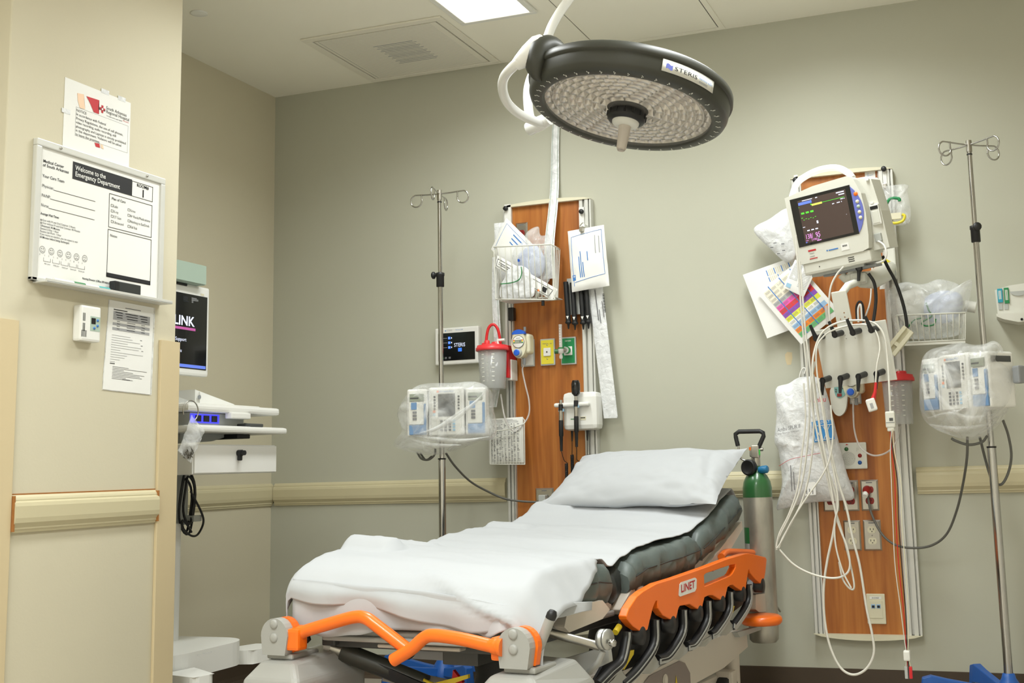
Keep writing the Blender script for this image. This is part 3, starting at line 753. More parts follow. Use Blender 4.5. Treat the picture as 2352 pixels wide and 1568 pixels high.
# --- base cover, its decal and castors
m = MB(BM)
for s_ in (1, -1):
    P = [(.345, .30, .325), (.345, .55, .330), (.345, 1.05, .300), (.345, 1.60, .300), (.345, 1.70, .285), (.345, 1.71, .225), (.345, 1.45, .19), (.345, .30, .16)]
    m.prism([(s_ * p[0], p[1], p[2] if s_ > 0 else .13 + (p[2] - .16) * .25) for p in P], (-s_ * .06, 0, 0), 'bed_beige')
m.box(-.29, .29, .30, 1.62, .11, .15, 'bed_beige'); m.build('base_cover', bed, bevel=.012)
m = MB(BM); m.prism([bx(a, b, .346) for a, b in ((1478, 1568), (1490, 1552), (1560, 1517), (1572, 1522), (1584, 1545), (1585, 1568))], (.002, 0, 0), 'taupe')
q = bx(1528, 1562, .349); m.lathe([(.020, 0), (.020, .001), (.016, .001), (.016, .0006), (0, .0006)], q, 'bed_beige', axis=(1, 0, 0), n=22)
q = bx(1553, 1566, .349); m.prism([q + Vector((0, -.008, -.01)), q + Vector((0, .010, -.01)), q + Vector((0, 0, .02))], (.0008, 0, 0), 'yellow'); m.build('pedal_decal', bed)
def castor(x, y):
    m = MB(BM); m.lathe([(.045, -.022), (.070, -.022), (.075, -.014), (.075, .014), (.070, .022), (.045, .022)], (x, y, .075), 'rubber', axis=(1, 0, 0), n=30)
    o = m.build('castor', bed)
    m = MB(BM); m.lathe([(.050, -.024), (.050, .024)], (x, y, .075), 'bed_grey', axis=(1, 0, 0), n=24)
    m.box(x - .030, x + .034, y - .03, y + .03, .10, .165, 'bed_beige', r=.012); m.build('hub', o)
for x, y in ((-.33, .0), (.36, -.02), (-.31, 1.56), (.31, 1.56)): castor(x, y)
m = MB(BM); m.tube([(.30, 1.65, .24), (.30, 1.65, .05)], .03, 'bed_beige', 12); m.build('column', bed)
# corner housings at the foot
def house(cx, px):
    m = MB(BM)
    T = [(cx - .055, -.07), (cx + .055, -.07), (cx + .075, .13), (cx - .045, .16)]
    Bq = [(cx - .085, -.11), (cx + .10, -.11), (cx + .11, .17), (cx - .06, .20)]
    z0, z1, z2 = .41, .365, .20
    vs = [(x, y, z0 + (.0 if y < 0 else .014)) for x, y in T] + [(x, y, z1) for x, y in Bq] + [(x, y, z2) for x, y in Bq]
    fs = [(0, 1, 2, 3)] + [(i, 4 + i, 4 + (i + 1) % 4, (i + 1) % 4) for i in range(4)] + [(4 + i, 8 + i, 8 + (i + 1) % 4, 4 + (i + 1) % 4) for i in range(4)] + [(11, 10, 9, 8)]
    m.add(vs, fs, 'bed_grey')
    return m.build('corner_housing', bed, bevel=.012, seg=3)
house(-.335, 0); house(.378, 0)
m = MB(BM); m.prism([(-.24, -.08, .27), (-.16, -.08, .345), (-.12, -.06, .345), (-.03, -.02, .30), (-.03, -.02, .25), (-.24, -.08, .2)], (0, .06, 0), 'orange')
m.build('brake_pedal', bed, bevel=.008)
m = MB(BM); m.box(-.16, .04, .0, .03, .30, .315, 'grey_light'); m.box(-.14, -.05, .01, .05, .318, .322, 'lav'); m.lathe([(.022, 0), (.022, .02), (.012, .022)], (-.06, .06, .315), 'rubber', n=16); m.tube([(-.17, .0, .33), (-.10, .0, .335), (-.09, .0, .31)], .006, 'chrome', 8)
m.build('brake_bar', bed)
# push handle brackets
def bracket(cx, x_in):
    s_ = 1 if x_in > cx else -1
    m = MB(BM); P = []
    for k in range(13):
        a = PI * k / 12; P.append((cx + .045 * math.cos(a), -.065, .474 + .046 * math.sin(a)))
    P += [(cx - .037, -.065, .425), (cx + .037, -.065, .425)] if True else []
    m.prism(P[:13] + [(cx - .039, -.065, .425), (cx + .037, -.065, .425)], (0, .028, 0), 'bed_grey')
    m.box(cx - .038, cx + .05, -.05, .06, .412, .427, 'bed_grey')
    b = m.build('handle_bracket', bed, bevel=.005)
    for z in (.505, .470): MB(BM).lathe([(.0125, 0), (.012, .003), (.008, .005), (0, .0058)], (cx, -.065, z), 'bed_grey', axis=(0, -1, 0), n=18).build('bolt', b)
    m = MB(BM); P2 = [(p[0] + .007, -.037, p[2] + .001) for p in P[:13]] + [(cx - .036, -.037, .43), (cx + .044, -.037, .43)]
    m.prism(P2, (0, .02, 0), 'orange'); m.build('hinge_plate', b, bevel=.003)
    return b
bl = bracket(-.350, 0); br = bracket(.386, 0)
def handle(pts, y, r=.0165):
    q = spline([by(a, b, y) + Vector((0, dy, 0)) for a, b, dy in pts], 8)
    n = len(q); m = MB(BM)
    m.tube(q, [r * (1.35 if i < 4 else 1.2 if i < 8 else 1) for i in range(n)], 'orange', 14)
    return m
m = handle(((672, 1462, 0), (700, 1449, 0), (760, 1431, 0), (812, 1417, 0), (840, 1419, 0), (870, 1440, 0), (940, 1494, 0)), -.035); h1 = m.build('push_handle', bed)
m = handle(((1156, 1486, 0), (1130, 1483, 0), (1060, 1467, 0), (1000, 1459, 0), (975, 1464, 0), (945, 1490, 0), (903, 1516, 0)), -.06); h2 = m.build('push_handle', bed)
for hq, (a, b) in ((h1, ((688, 1466), (672, 1462))), (h2, ((1145, 1486), (1158, 1487)))):
    A, B = by(*a, -.04), by(*b, -.04)
    MB(BM).box(min(A.x, B.x) - .012, max(A.x, B.x) + .012, -.06, -.02, A.z - .03, A.z + .026, 'orange', r=.008).build('clevis', hq)
A = by(938, 1493, -.035); B = by(950, 1503, -.035); d = (B - A).normalized()
MB(BM).tube([A - d * .004, A + d * .014], .0185, 'black', 14).build('stop_ring', h1)
# grey peg levers by the foot corners
def peg(a, b, y, r=.0125):
    A, B = by(*a, y), by(*b, y); d = (A - B).normalized(); m = MB(BM); m.cyl(B, A, r, 'bed_grey', 14); o = m.build('peg_handle', bed)
    MB(BM).lathe([(r * 1.03, 0), (r * 1.03, .012), (r * .75, .020), (0, .023)], A, 'black', axis=d, n=16).build('cap', o)
    MB(BM).lathe([(r * .9, 0), (r * .9, .012), (0, .018)], B, 'black', axis=-d, n=16).build('foot_cap', o)
peg((687, 1402), (703, 1462), .04); peg((1264, 1420), (1232, 1503), .0)
# folding pivot of the rail, near the right foot corner
m = MB(BM); A, B = by(1262, 1452, .14), by(1378, 1484, .20); m.cyl(A, B, .0115, 'steel', 14); o = m.build('pivot_bar', bed)
C_ = by(1388, 1468, .20)
MB(BM).lathe([(.024, -.012), (.026, -.010), (.026, .000), (.022, .002), (.022, .004), (.026, .006), (.026, .014), (0, .016)], C_, 'alu', axis=(1, -.15, .05), n=26).build('pivot_disc', o)
q = by(1403, 1476, .19); MB(BM).lathe([(.009, 0), (.009, .012), (.004, .014)], q, 'chrome', axis=(1, -.3, 0), n=12).build('nut', o)
m = MB(BM); m.tube([by(1385, 1495, .2), by(1375, 1520, .2), by(1350, 1545, .22)], .008, 'bed_grey', 10); m.build('link_arm', o)
m = MB(BM); m.prism([by(a, b, .26) for a, b in ((1250, 1525), (1340, 1500), (1395, 1480), (1400, 1520), (1300, 1568), (1240, 1568))], (0, .02, 0), 'bed_grey'); m.build('side_cover', bed, bevel=.004)
# --- right side rail
RV = .425
def R_(a, b, off=0.0): return bx(1280 + a / 4.356, 1220 + b / 4.356, RV + off)
rail_ = None
m = MB(BM)
upper = [(692, 850), (720, 770), (800, 650), (860, 600), (1000, 520), (1180, 465), (1480, 360), (1700, 275), (1880, 222), (1920, 218), (2085, 258), (2097, 280), (2085, 400), (2065, 515), (2040, 524), (1985, 480), (1935, 420), (1920, 380), (1915, 380), (1905, 440), (1885, 590), (1860, 602), (1790, 560), (1760, 535), (1730, 540), (1705, 560), (1680, 670), (1640, 688), (1560, 640), (1520, 640), (1475, 660), (1448, 770), (1415, 782), (1330, 730), (1230, 745), (1215, 770), (1190, 875), (1150, 888), (1060, 840), (1010, 770), (1005, 690), (985, 700), (960, 760), (930, 880), (905, 985), (850, 1010), (760, 950), (700, 880)]
hole = [(1470, 440), (1490, 420), (1740, 335), (1785, 328), (1785, 360), (1755, 420), (1735, 440), (1500, 540), (1475, 548)]
def ring_prism(m, outer, inner, off, mt):
    bm = bmesh.new(); vo = [bm.verts.new(p) for p in outer]; vi = [bm.verts.new(p) for p in inner]
    es = [bm.edges.new((vs[i], vs[(i + 1) % len(vs)])) for vs in (vo, vi) for i in range(len(vs))]
    bmesh.ops.triangle_fill(bm, edges=es, use_beauty=True)
    bm.verts.index_update(); pts = [v.co.copy() for v in bm.verts]; tri = [[v.index for v in f.verts] for f in bm.faces]; bm.free()
    off = Vector(off)
    fix = []
    for t in tri:
        nn = (pts[t[1]] - pts[t[0]]).cross(pts[t[2]] - pts[t[0]]); fix.append(t if nn.dot(off) < 0 else t[::-1])
    m.add(pts, fix, mt); m.add([p + off for p in pts], [t[::-1] for t in fix], mt)
    for vs in (outer, inner):
        n = len(vs); m.add(list(vs) + [Vector(p) + off for p in vs], [(i, (i + 1) % n, n + (i + 1) % n, n + i) for i in range(n)], mt)
ring_prism(m, [R_(*p) for p in upper], [R_(*p) for p in hole], (-.026, 0, 0), 'orange')
rl = m.build('side_rail', bed)
bm = bmesh.new(); bm.from_mesh(rl.data); bmesh.ops.remove_doubles(bm, verts=bm.verts, dist=1e-5); bmesh.ops.recalc_face_normals(bm, faces=bm.faces); bm.to_mesh(rl.data); bm.free()
md = rl.modifiers.new('bevel', 'BEVEL'); md.width = .007; md.segments = 3; md.limit_method = 'ANGLE'; md.angle_limit = math.radians(40)
P = [R_(a, b, .0012) for a, b in ((1220, 530), (1235, 510), (1375, 462), (1392, 475), (1390, 570), (1375, 600), (1225, 652), (1213, 640))]
m = MB(BM); m.prism(P, (.0012, 0, 0), 'white'); pl = m.build('badge', rl, bevel=.0006)
A, B, T_ = R_(1238, 612, .003), R_(1378, 560, .003), R_(1238, 535, .003)
Rv = (B - A); wdt = Rv.length; Uv = (T_ - A).normalized()
m = MB(BM); m.text('LINET', A, Rv.normalized(), Uv, (T_ - A).length / .7, 'ink_red', 0.0, width=wdt, bold=.02); m.build('lettering', pl)
# struts, the grey folding slats under the orange bar
S = [((695, 1000), (690, 1090), (640, 1300), (520, 1420), (400, 1545)), ((975, 880), (965, 1140), (800, 1390), (640, 1545)), ((1255, 780), (1248, 1010), (1110, 1240), (1000, 1290)), ((1498, 690), (1494, 900), (1370, 1115), (1290, 1155)), ((1716, 600), (1710, 800), (1590, 995), (1530, 1040)), ((1908, 530), (1906, 715), (1775, 930), (1740, 930))]
for k, st in enumerate(S):
    m = MB(BM); P = spline([R_(a, b, -.012) for a, b in st], 5); m.tube(P, .016 - k * .0003, 'black', 10); so = m.build('slat', rl)
    m = MB(BM); P2 = spline([R_(a + 22, b + 8, -.002) for a, b in st], 5)
    n = len(P2); vs = []
    for i, q in enumerate(P2):
        t = (P2[min(i + 1, n - 1)] - P2[max(i - 1, 0)]).normalized(); nn = Vector((1, 0, 0)).cross(t).normalized()
        vs += [q + nn * .009, q - nn * .006]
    if 1: m.add([p + Vector((.003, 0, 0)) for p in vs], [(2 * i, 2 * i + 1, 2 * i + 3, 2 * i + 2) for i in range(n - 1)], 'bed_grey')
    m.build('edge_strip', so, solid=.003)
m = MB(BM)
band = [(470, 1560), (560, 1480), (640, 1375), (660, 1420), (690, 1455), (720, 1450), (840, 1340), (960, 1215), (985, 1270), (1010, 1298), (1045, 1290), (1240, 1085), (1262, 1140), (1290, 1162), (1320, 1155), (1490, 975), (1510, 1025), (1530, 1042), (1560, 1035), (1715, 860), (1735, 910), (1755, 932), (1790, 915), (1912, 715), (1915, 750), (1830, 890), (1755, 985), (1690, 1040), (1650, 1040), (1600, 1025), (1520, 1110), (1480, 1150), (1440, 1152), (1380, 1135), (1280, 1230), (1215, 1285), (1170, 1280), (1110, 1262), (1000, 1370), (930, 1425), (880, 1425), (820, 1405), (700, 1530), (660, 1560)]
m.prism([R_(a, b, -.006) for a, b in band], (-.010, 0, 0), 'bed_grey'); m.build('lower_slat_bar', rl, bevel=.002)
m = MB(BM)
for a, b in ((760, 1040), (1070, 930), (1345, 820), (1575, 720), (1785, 625), (1980, 540)):
    q = R_(a, b, -.03); m2 = MB(BM); m2.lathe([(.026, 0), (.026, .03), (0, .032)], q, 'black', axis=(1, 0, 0), n=20); m2.build('pivot_boss', rl)
for a, b, c, d in ((560, 1030, 600, 950),): 
    MB(BM).cyl(R_(a + 20, b - 20, -.03), R_(c + 20, d, -.03), .009, 'yellow', 12).build('release_pin', rl)
m = MB(BM); m.prism([R_(a, b, -.02) for a, b in ((700, 1200), (770, 1185), (765, 1230), (670, 1385), (660, 1360))], (-.012, 0, 0), 'yellow'); m.build('release_lever', rl)
m = MB(BM); m.prism([R_(a, b, -.02) for a, b in ((1740, 750), (1775, 745), (1760, 810), (1715, 880))], (-.012, 0, 0), 'yellow'); m.build('release_lever', rl)
m = MB(BM); m.prism([R_(a, b, -.04) for a, b in ((640, 880), (700, 860), (980, 700), (1900, 500), (1900, 700), (1500, 1000), (900, 1300), (640, 1400), (400, 1560), (330, 1560), (600, 1100))], (-.008, 0, 0), 'black'); m.build('inner_shield', rl)
# opposite rail, lowered: only its top shows past the sheet
m = MB(BM); m.tube([(-.425, .35, .56), (-.425, .45, .60), (-.425, 1.2, .62), (-.425, 1.55, .60), (-.425, 1.6, .52)], .016, 'grey', 10); m.build('far_side_rail', bed)
# orange handle bar and bumper at the head
m = MB(BM); m.tube(spline([R_(1640, 255, -.06), R_(1700, 210, -.07), R_(1900, 212, -.08), R_(2090, 225, -.08)], 6), .013, 'orange', 12); m.build('head_bar', bed)
C_ = R_(2115, 335, -.05); m = MB(BM); m.lathe([(.034, -.01), (.036, 0), (.034, .012), (0, .014)], C_, 'grey', axis=(1, 0, 0), n=28); o = m.build('hinge_disc', bed)
m = MB(BM); m.lathe([(.040, -.016), (.040, -.002)], C_, 'orange', axis=(1, 0, 0), n=28); m.build('hinge_plate', o); MB(BM).lathe([(.006, 0), (.006, .006), (0, .007)], R_(2138, 315, -.036), 'chrome', axis=(1, 0, 0), n=10).build('bolt', o)
C_ = R_(2040, 878, -.02)
m = MB(BM); m.lathe([(.03, -.016), (.068, -.018), (.076, -.010), (.078, 0), (.074, .010), (.064, .016), (.03, .018)], C_, 'orange', axis=(0, 0, 1), n=32); m.build('bumper_wheel', bed)
m = MB(BM); m.prism([R_(a, b, -.04) for a, b in ((1985, 630), (2125, 615), (2128, 720), (2150, 775), (2120, 800), (2020, 808), (1985, 780))], (-.05, 0, 0), 'bed_beige'); m.prism([R_(a, b, -.04) for a, b in ((1960, 560), (2050, 480), (2120, 500), (2130, 612), (1990, 622), (1920, 620))], (-.05, 0, 0), 'grey'); m.build('bumper_bracket', bed, bevel=.004)
m = MB(BM); m.prism([R_(a, b, -.12) for a, b in ((1800, 990), (1850, 1010), (1830, 1028), (1745, 1010))], (-.02, 0, 0), 'yellow'); m.build('pedal_tab', bed)
# cylinder holder behind the head end
m = MB(BM); m.prism([R_(a, b, -.06) for a, b in ((1800, 1010), (2075, 935), (2078, 970), (1830, 1060))], (-.02, 0, 0), 'grey_light')
m.tube([R_(2165, 400, -.03), R_(2180, 560, -.03), R_(2190, 740, -.03), R_(2230, 800, -.03)], .004, 'steel', 8); m.build('cylinder_holder', bed)

# ================================================================== surgical lamp over the stretcher
LC = Vector((2.1665, -1.134, 2.0671)); LM = Matrix.Translation(LC) @ Matrix.Rotation(-.1645, 4, 'X') @ Matrix.Rotation(.1413, 4, 'Y')
LI = LM.inverted()
lp = thing('surgical_lamp', 'round charcoal surgical lamp on a white ceiling arm above the stretcher', 'surgical lamp', (LC.x, LC.y, H))
m = MB(LM)
m.lathe([(0, .052), (.283, .050), (.283, -.002), (.290, -.005), (.318, -.003), (.331, .006), (.336, .018), (.339, .056), (.339, .058), (.345, .058), (.3465, .064), (.345, .084), (.338, .090), (.30, .094), (.20, .10), (0, .104)], (0, 0, 0), 'charcoal', n=112)
hs = m.build('housing', lp)
m = MB(LM)
for k in range(44):
    a = 2 * PI * k / 44 + .05
    for j in range(3):
        r0 = .298 + j * .0055; b = a + (.006 if j % 2 else -.006)
        c, s_ = math.cos(b), math.sin(b); t = Vector((-s_, c, 0)); rr = Vector((c, s_, 0))
        p = rr * r0 + Vector((0, 0, -.0062)); m.prism([p - t * .0012, p + rr * .006 - t * .0012, p + rr * .006 + t * .0012, p + t * .0012], (0, 0, .0008), 'white_soft')
m.build('tick_marks', hs)
mat('reflector', 'e4dfd8', 0.24, metal=0.75, vary=.18, vscale=20)
m = MB(LM)
def refl(a, b):
    r = lerp(.07, .282, a); an = 2 * PI * b
    nr = 8; cell = (a * nr) % 1; row = int(a * nr); nc = 9 + 4 * row
    ca = (b * nc + .5 * (row % 2)) % 1
    h = .026 * (1 - (2 * cell - 1) ** 2) * (1 - (2 * ca - 1) ** 2)
    return (r * math.cos(an), r * math.sin(an), .010 + h)
m.grid(lambda a, b: refl(a, 1 - b), 72, 260, 'reflector'); m.build('reflector', hs)
lens = bpy.data.materials.new('lens'); lens.use_nodes = True
b_ = lens.node_tree.nodes['Principled BSDF']; b_.inputs['Base Color'].default_value = lin('d6d2cc'); b_.inputs['Roughness'].default_value = .08; b_.inputs['Alpha'].default_value = .10; MATS['lens'] = lens
m = MB(LM); m.lathe([(.284, .001), (.28, -.001), (.06, -.004)], (0, 0, 0), 'lens', n=64); m.build('lens', hs)
m = MB(LM); m.lathe([(.058, .012), (.064, -.004), (.0645, -.024), (.060, -.032), (.050, -.036)], (0, 0, 0), 'black', n=40)
for k in range(14):
    a = 2 * PI * k / 14; m.cyl((.064 * math.cos(a), .064 * math.sin(a), -.006), (.064 * math.cos(a), .064 * math.sin(a), -.024), .004, 'black', 8)
hub = m.build('hub', lp)
mat('grip', 'cfc6bb', .5)
m = MB(LM); m.lathe([(.046, -.034), (.045, -.042), (.036, -.050), (.024, -.052)], (0, 0, 0), 'white_soft', n=32); m.build('handle_collar', hub)
m = MB(LM)
vs = []
for i in range(13):
    z = -.05 - .088 * i / 12
    for k in range(24):
        r = lerp(.0205, .0150, i / 12) * (1 + .05 * (1 if (k // 2) % 2 else 0) * (0 < i < 12)); r *= .8 if i == 12 else 1
        vs.append((r * math.cos(2 * PI * k / 24), r * math.sin(2 * PI * k / 24), z))
m.add(vs, [(i * 24 + k, (i + 1) * 24 + k, (i + 1) * 24 + (k + 1) % 24, i * 24 + (k + 1) % 24) for i in range(12) for k in range(24)] + [list(range(12 * 24, 13 * 24))], 'grip', True)
m.build('sterile_handle', hub)
# maker's plate on the rim
def rimang(px, py):
    best = None
    for k in range(720):
        a = 2 * PI * k / 720
        q = LM @ Vector((.341 * math.cos(a), .341 * math.sin(a), .035)); d = CR @ (q - CAM); u = PP_X + F_PX * d.x / -d.z; v = PP_Y - F_PX * d.y / -d.z
        n = (LM.to_3x3() @ Vector((math.cos(a), math.sin(a), 0))).dot(CAM - q)
        if n > 0:
            e = (u - px) ** 2 + (v - py) ** 2
            if best is None or e < best[0]: best = (e, a)
    return best[1]
a0, a1 = rimang(1518, 158), rimang(1634, 206)
if a1 < a0 - PI: a1 += 2 * PI
if a1 > a0 + PI: a1 -= 2 * PI
def rp(t, z, off=0.0):
    a = lerp(a0, a1, t); return Vector(((.3405 + off) * math.cos(a), (.3405 + off) * math.sin(a), z))
m = MB(LM); m.grid(lambda i, j: rp(i, lerp(.014, .054, j), .001), 14, 1, 'white_soft'); pl = m.build('nameplate', lp, solid=.0016)
m = MB(LM)
N_ = rp(.5, .03) ; 
def rtext(t, t0, t1, z, size, mt):
    tmp = MB(); tmp.text(t, (0, 0, 0), X, Y, size, mt, 0.0, width=1.0)
    m.add([rp(lerp(t0, t1, v.x), z + v.y, .0028) for v in tmp.v], tmp.f, mt)
rtext('STERIS', .2, .62, .026, .020, 'ink'); rtext('Harmony vLED', .66, .95, .032, .012, 'ink_blue')
for k in range(2): m.grid(lambda i, j: rp(lerp(.66, .85, i), .024 - k * .004 + j * .0015, .0028), 3, 1, 'ink_grey')
m.grid(lambda i, j: rp(lerp(.06, .17, i), lerp(.024, .040, j) + .003 * math.sin(6 * i), .0028), 4, 1, 'lav'); m.build('lettering', pl)
# charcoal cradle, white joint, curved yoke, hub and ceiling arm
m = MB(LM)
a_ = rimang(1246, 172)
def cr(t, r, z): return Vector((r * math.cos(a_ + t), r * math.sin(a_ + t), z))
m.tube(spline([cr(0, .26, .118), cr(0, .315, .122), cr(0, .345, .095), cr(0, .350, .050), cr(0, .340, .012), cr(0, .322, -.003)], 5), [.020, .026, .031, .035, .038, .040, .041, .042, .043, .043, .043, .042, .041, .040, .039, .038, .036, .033, .029, .024, .020, .016, .013, .010, .008, .005], 'charcoal', 18); m.build('cradle', lp)
C0 = LM @ cr(0, .385, .085); yj = C0.y
m = MB(); m.tube([at(1252, 104, yj + .05), at(1238, 112, yj + .04), at(1216, 126, yj + .02), at(1196, 141, yj), at(1184, 150, yj)], [.040, .045, .036, .026, .019], 'white_gloss', 20)
jt = m.build('yoke_joint', lp)
ys = [yj, yj, lerp(yj, -.92, .15), lerp(yj, -.92, .3), lerp(yj, -.92, .5), lerp(yj, -.92, .7), lerp(yj, -.92, .85), -.92]
q = [at(a, b, y) for (a, b), y in zip(((1204, 137), (1182, 150), (1160, 174), (1154, 200), (1163, 232), (1185, 256), (1215, 273), (1250, 285)), ys)]
m = MB(); m.tube(spline(q, 8), .0165, 'white_gloss', 16); m.build('yoke_arm', lp)
A, B = at(1212, 298, -.90), at(1262, 272, -.93)
m = MB(); m.tube([A, A.lerp(B, .05), A.lerp(B, .6), B], [.016, .025, .027, .024], 'white_gloss', 20); m.build('yoke_hub', lp)
top_ = at(1310, 0, -.90)
q = [at(1222, 286, -.90), at(1214, 250, -.895), at(1214, 200, -.89), at(1232, 150, -.89), at(1254, 96, -.89), at(1272, 52, -.89), at(1300, 8, -.89), at(1340, -38, -.89), at(1400, -70, -.89)]
m = MB(); m.tube(spline(q, 8), .0175, 'white_gloss', 16); m.build('spring_arm', lp)
E_ = q[-1]; m = MB(); m.tube([E_, Vector((2.05, -.89, E_.z + .06)), Vector((2.05, -.89, H))], [.03, .04, .055], 'white_gloss', 20); m.build('ceiling_mount', lp)
m = MB(LM)
m.lathe([(.20, .095), (.185, .118), (.14, .135), (.05, .142), (0, .143)], (-.03, .03, 0), 'white_gloss', n=40); m.build('top_cover', lp)

# ================================================================== computer cart in the alcove
ct = thing('computer_cart', 'white wheeled computer cart with drawer and screen in the alcove', 'computer cart', (.36, -1.1, 0))
CY0, CY1 = -1.36, -.85
m = MB()
m.box(.08, .62, CY0 - .03, CY1 + .005, 1.128, 1.156, 'white', r=.010); m.box(.14, .60, CY0, CY1 - .10, 1.156, 1.160, 'white_soft', r=.002); tp = m.build('worktop', ct)
MB().box(.60, .63, -1.16, -1.045, 1.108, 1.130, 'white', r=.004).build('lip', tp)
m = MB(); m.box(.17, .645, CY0 - .02, CY1 + .015, 1.056, 1.080, 'white', r=.009); kb = m.build('keyboard_tray', ct)
m = MB(); m.box(.62, .648, -1.36, -.835, 1.0565, 1.079, 'white', r=.008); m.build('edge', kb)
m = MB(); m.prism([(.50, -1.28, 1.056), (.50, -1.03, 1.056), (.50, -1.03, 1.045), (.50, -1.10, 1.03), (.50, -1.28, 1.02)], (-.2, 0, 0), 'grey_light'); m.box(.3, .56, -1.03, -.95, 1.040, 1.056, 'black', r=.003); m.build('slide', kb)
m = MB(); m.box(.10, .58, CY0 + .03, -1.02, 1.082, 1.126, 'grey_light'); dk = m.build('dock', ct)
m = MB(); m.box(.579, .583, -1.33, -1.17, 1.09, 1.122, 'usb', r=.001); m.build('lit_strip', dk)
m = MB()
for k in range(3): m.box(.582, .586, -1.305 + k * .045, -1.275 + k * .045, 1.095, 1.117, 'black')
m.build('port', dk)
A, B = atx(445, 1022, .6), atx(632, 1085, .6)
m = MB(); m.box(.12, .598, A.y - .003, B.y, B.z, A.z + .004, 'white'); db = m.build('drawer_box', ct, bevel=.002)
m = MB(); m.box(.598, .604, A.y + .002, B.y + .002, B.z + .003, A.z + .001, 'white_gloss'); dr = m.build('drawer', ct, bevel=.002)
q = atx(547, 1040, .605); m = MB(); m.cyl(q, q + X * .018, .0115, 'black', 16); m.cyl(q + X * .018, q + X * .03, .009, 'black', 16); m.box(q.x + .002, q.x + .014, q.y - .009, q.y + .009, q.z - .028, q.z - .006, 'black', r=.004); m.build('lock', dr)
m = MB(); m.box(.20, .27, -1.12, -.935, .72, .93, 'grey_light', r=.006); m.build('upper_column', ct)
m = MB(); m.box(.20, .31, -1.14, -1.020, .29, .73, 'white', r=.012); m.build('column', ct)
def rr(x0, x1, y0, y1, r, z, n=7):
    out = []
    for cx, cy, a0 in ((x1 - r, y1 - r, 0), (x0 + r, y1 - r, PI / 2), (x0 + r, y0 + r, PI), (x1 - r, y0 + r, 1.5 * PI)):
        for k in range(n + 1): a = a0 + PI / 2 * k / n; out.append((cx + r * math.cos(a), cy + r * math.sin(a), z))
    return out
m = MB(); m.prism(rr(.08, .57, -1.42, -.93, .12, .215), Z * .085, 'white'); 
m.prism([(.40, -.98, .205), (.57, -.93, .205), (.60, -.80, .205), (.55, -.755, .205), (.47, -.77, .205)], Z * .05, 'white')
m.prism([(.56, -1.42, .20), (.72, -1.46, .20), (.74, -1.38, .20), (.58, -1.28, .20)], Z * .05, 'white')
m.prism([(.04, -1.0, .205), (.12, -.98, .205), (.10, -.80, .205), (.03, -.80, .205)], Z * .05, 'white')
ba = m.build('base', ct, bevel=.022, seg=3)
A_ = atx(452, 1505, .5); qz = .3006
P0, P1, P2 = atz(450, 1506, qz), atz(488, 1497, qz), atz(452, 1496, qz)
m = MB(); m.text('eva', P0, (P1 - P0).normalized(), (P2 - P0).normalized(), .03, 'ink_light', .0006, width=(P1 - P0).length); m.build('lettering', ba)
for x, y in ((.545, -.80), (.68, -1.40), (.08, -.86), (.12, -1.38)):
    m = MB(); m.lathe([(.02, .10), (.032, .13), (.034, .16), (.030, .205)], (x, y, .0), 'grey', n=18); o = m.build('castor', ct)
    MB().lathe([(.03, -.016), (.05, -.016), (.05, .016), (.03, .016)], (x + .02, y, .05), 'rubber', axis=(0, 1, 0), n=22).build('wheel', o)
m = MB(); m.box(.19, .22, -1.24, -1.02, 1.15, 1.52, 'grey_light', r=.004); m.build('screen_post', ct)
A, B = atx(484, 664, .33), atx(480, 866, .33); y0 = -1.50
m = MB(); m.box(.292, .326, y0, A.y, B.z, A.z + .004, 'white', r=.010); mo = m.build('monitor', ct)
z0, z1 = atx(470, 850, .33).z, atx(477, 683, .33).z; y1 = atx(477, 720, .33).y
m = MB(); m.box(.3262, .3275, y0 + .02, y1, z0, z1, 'screen_black'); m.build('screen', mo)
m = MB(); x = .3280
def mt_(t, a, b, size, mt, bold=0):
    P_, Q_ = atx(a[0], a[1], x), atx(b[0], b[1], x); m.text(t, P_, Y, Z, size, mt, 0.0, width=None if b is None else Q_.y - P_.y, bold=bold)
A1 = atx(447, 750, x); B1 = atx(400, 745, x)
m.text('LINK', Vector((x, A1.y, A1.z)), Y, Z, .052, 'scr_white', 0.0, align='RIGHT', bold=.02, width=(A1.y - B1.y) * 1.02)
P_, Q_ = atx(395, 750, x), atx(449, 757, x); m.box(x - .0006, x, P_.y - .1, Q_.y, Q_.z - .006, Q_.z + .004, 'scr_purple')
A1 = atx(428, 784, x); m.text('Support', A1, Y, Z, .020, 'scr_white', 0.0, align='RIGHT'); A1 = atx(413, 795, x); m.text('66', A1, Y, Z, .019, 'scr_white', 0.0, align='RIGHT'); A1 = atx(417, 808, x); m.text('edu', A1, Y, Z, .019, 'scr_white', 0.0, align='RIGHT')
P_, Q_ = atx(400, 840, x), atx(472, 848, x); m.box(x - .0006, x, y0 + .02, Q_.y, Q_.z, Q_.z + .012, 'scr_blue')
for k in range(5): P_ = atx(421, 680 + k * 2.6, x); m.box(x - .0005, x, P_.y, P_.y + (.03, .028, .026, .024, .034)[k], P_.z - .001, P_.z + .001, 'scr_char'); m.box(x - .0005, x, P_.y + .05, P_.y + (.08, .09, .09, .06, .06)[k], P_.z - .001, P_.z + .001, 'ink_light')
P_ = atx(461, 676, .3265); m.box(.3262, .3272, P_.y, P_.y + .02, P_.z - .004, P_.z + .004, 'cream'); m.build('screen_image', mo)
A, B = atx(475, 610, .36), atx(470, 655, .36)
m = MB(); m.box(.22, .357, -1.45, A.y, B.z, A.z, 'mint', r=.006); lb = m.build('task_light', ct)
MB().box(.357, .360, -1.45, A.y - .002, B.z + .003, A.z - .003, 'mint').build('front_plate', lb)
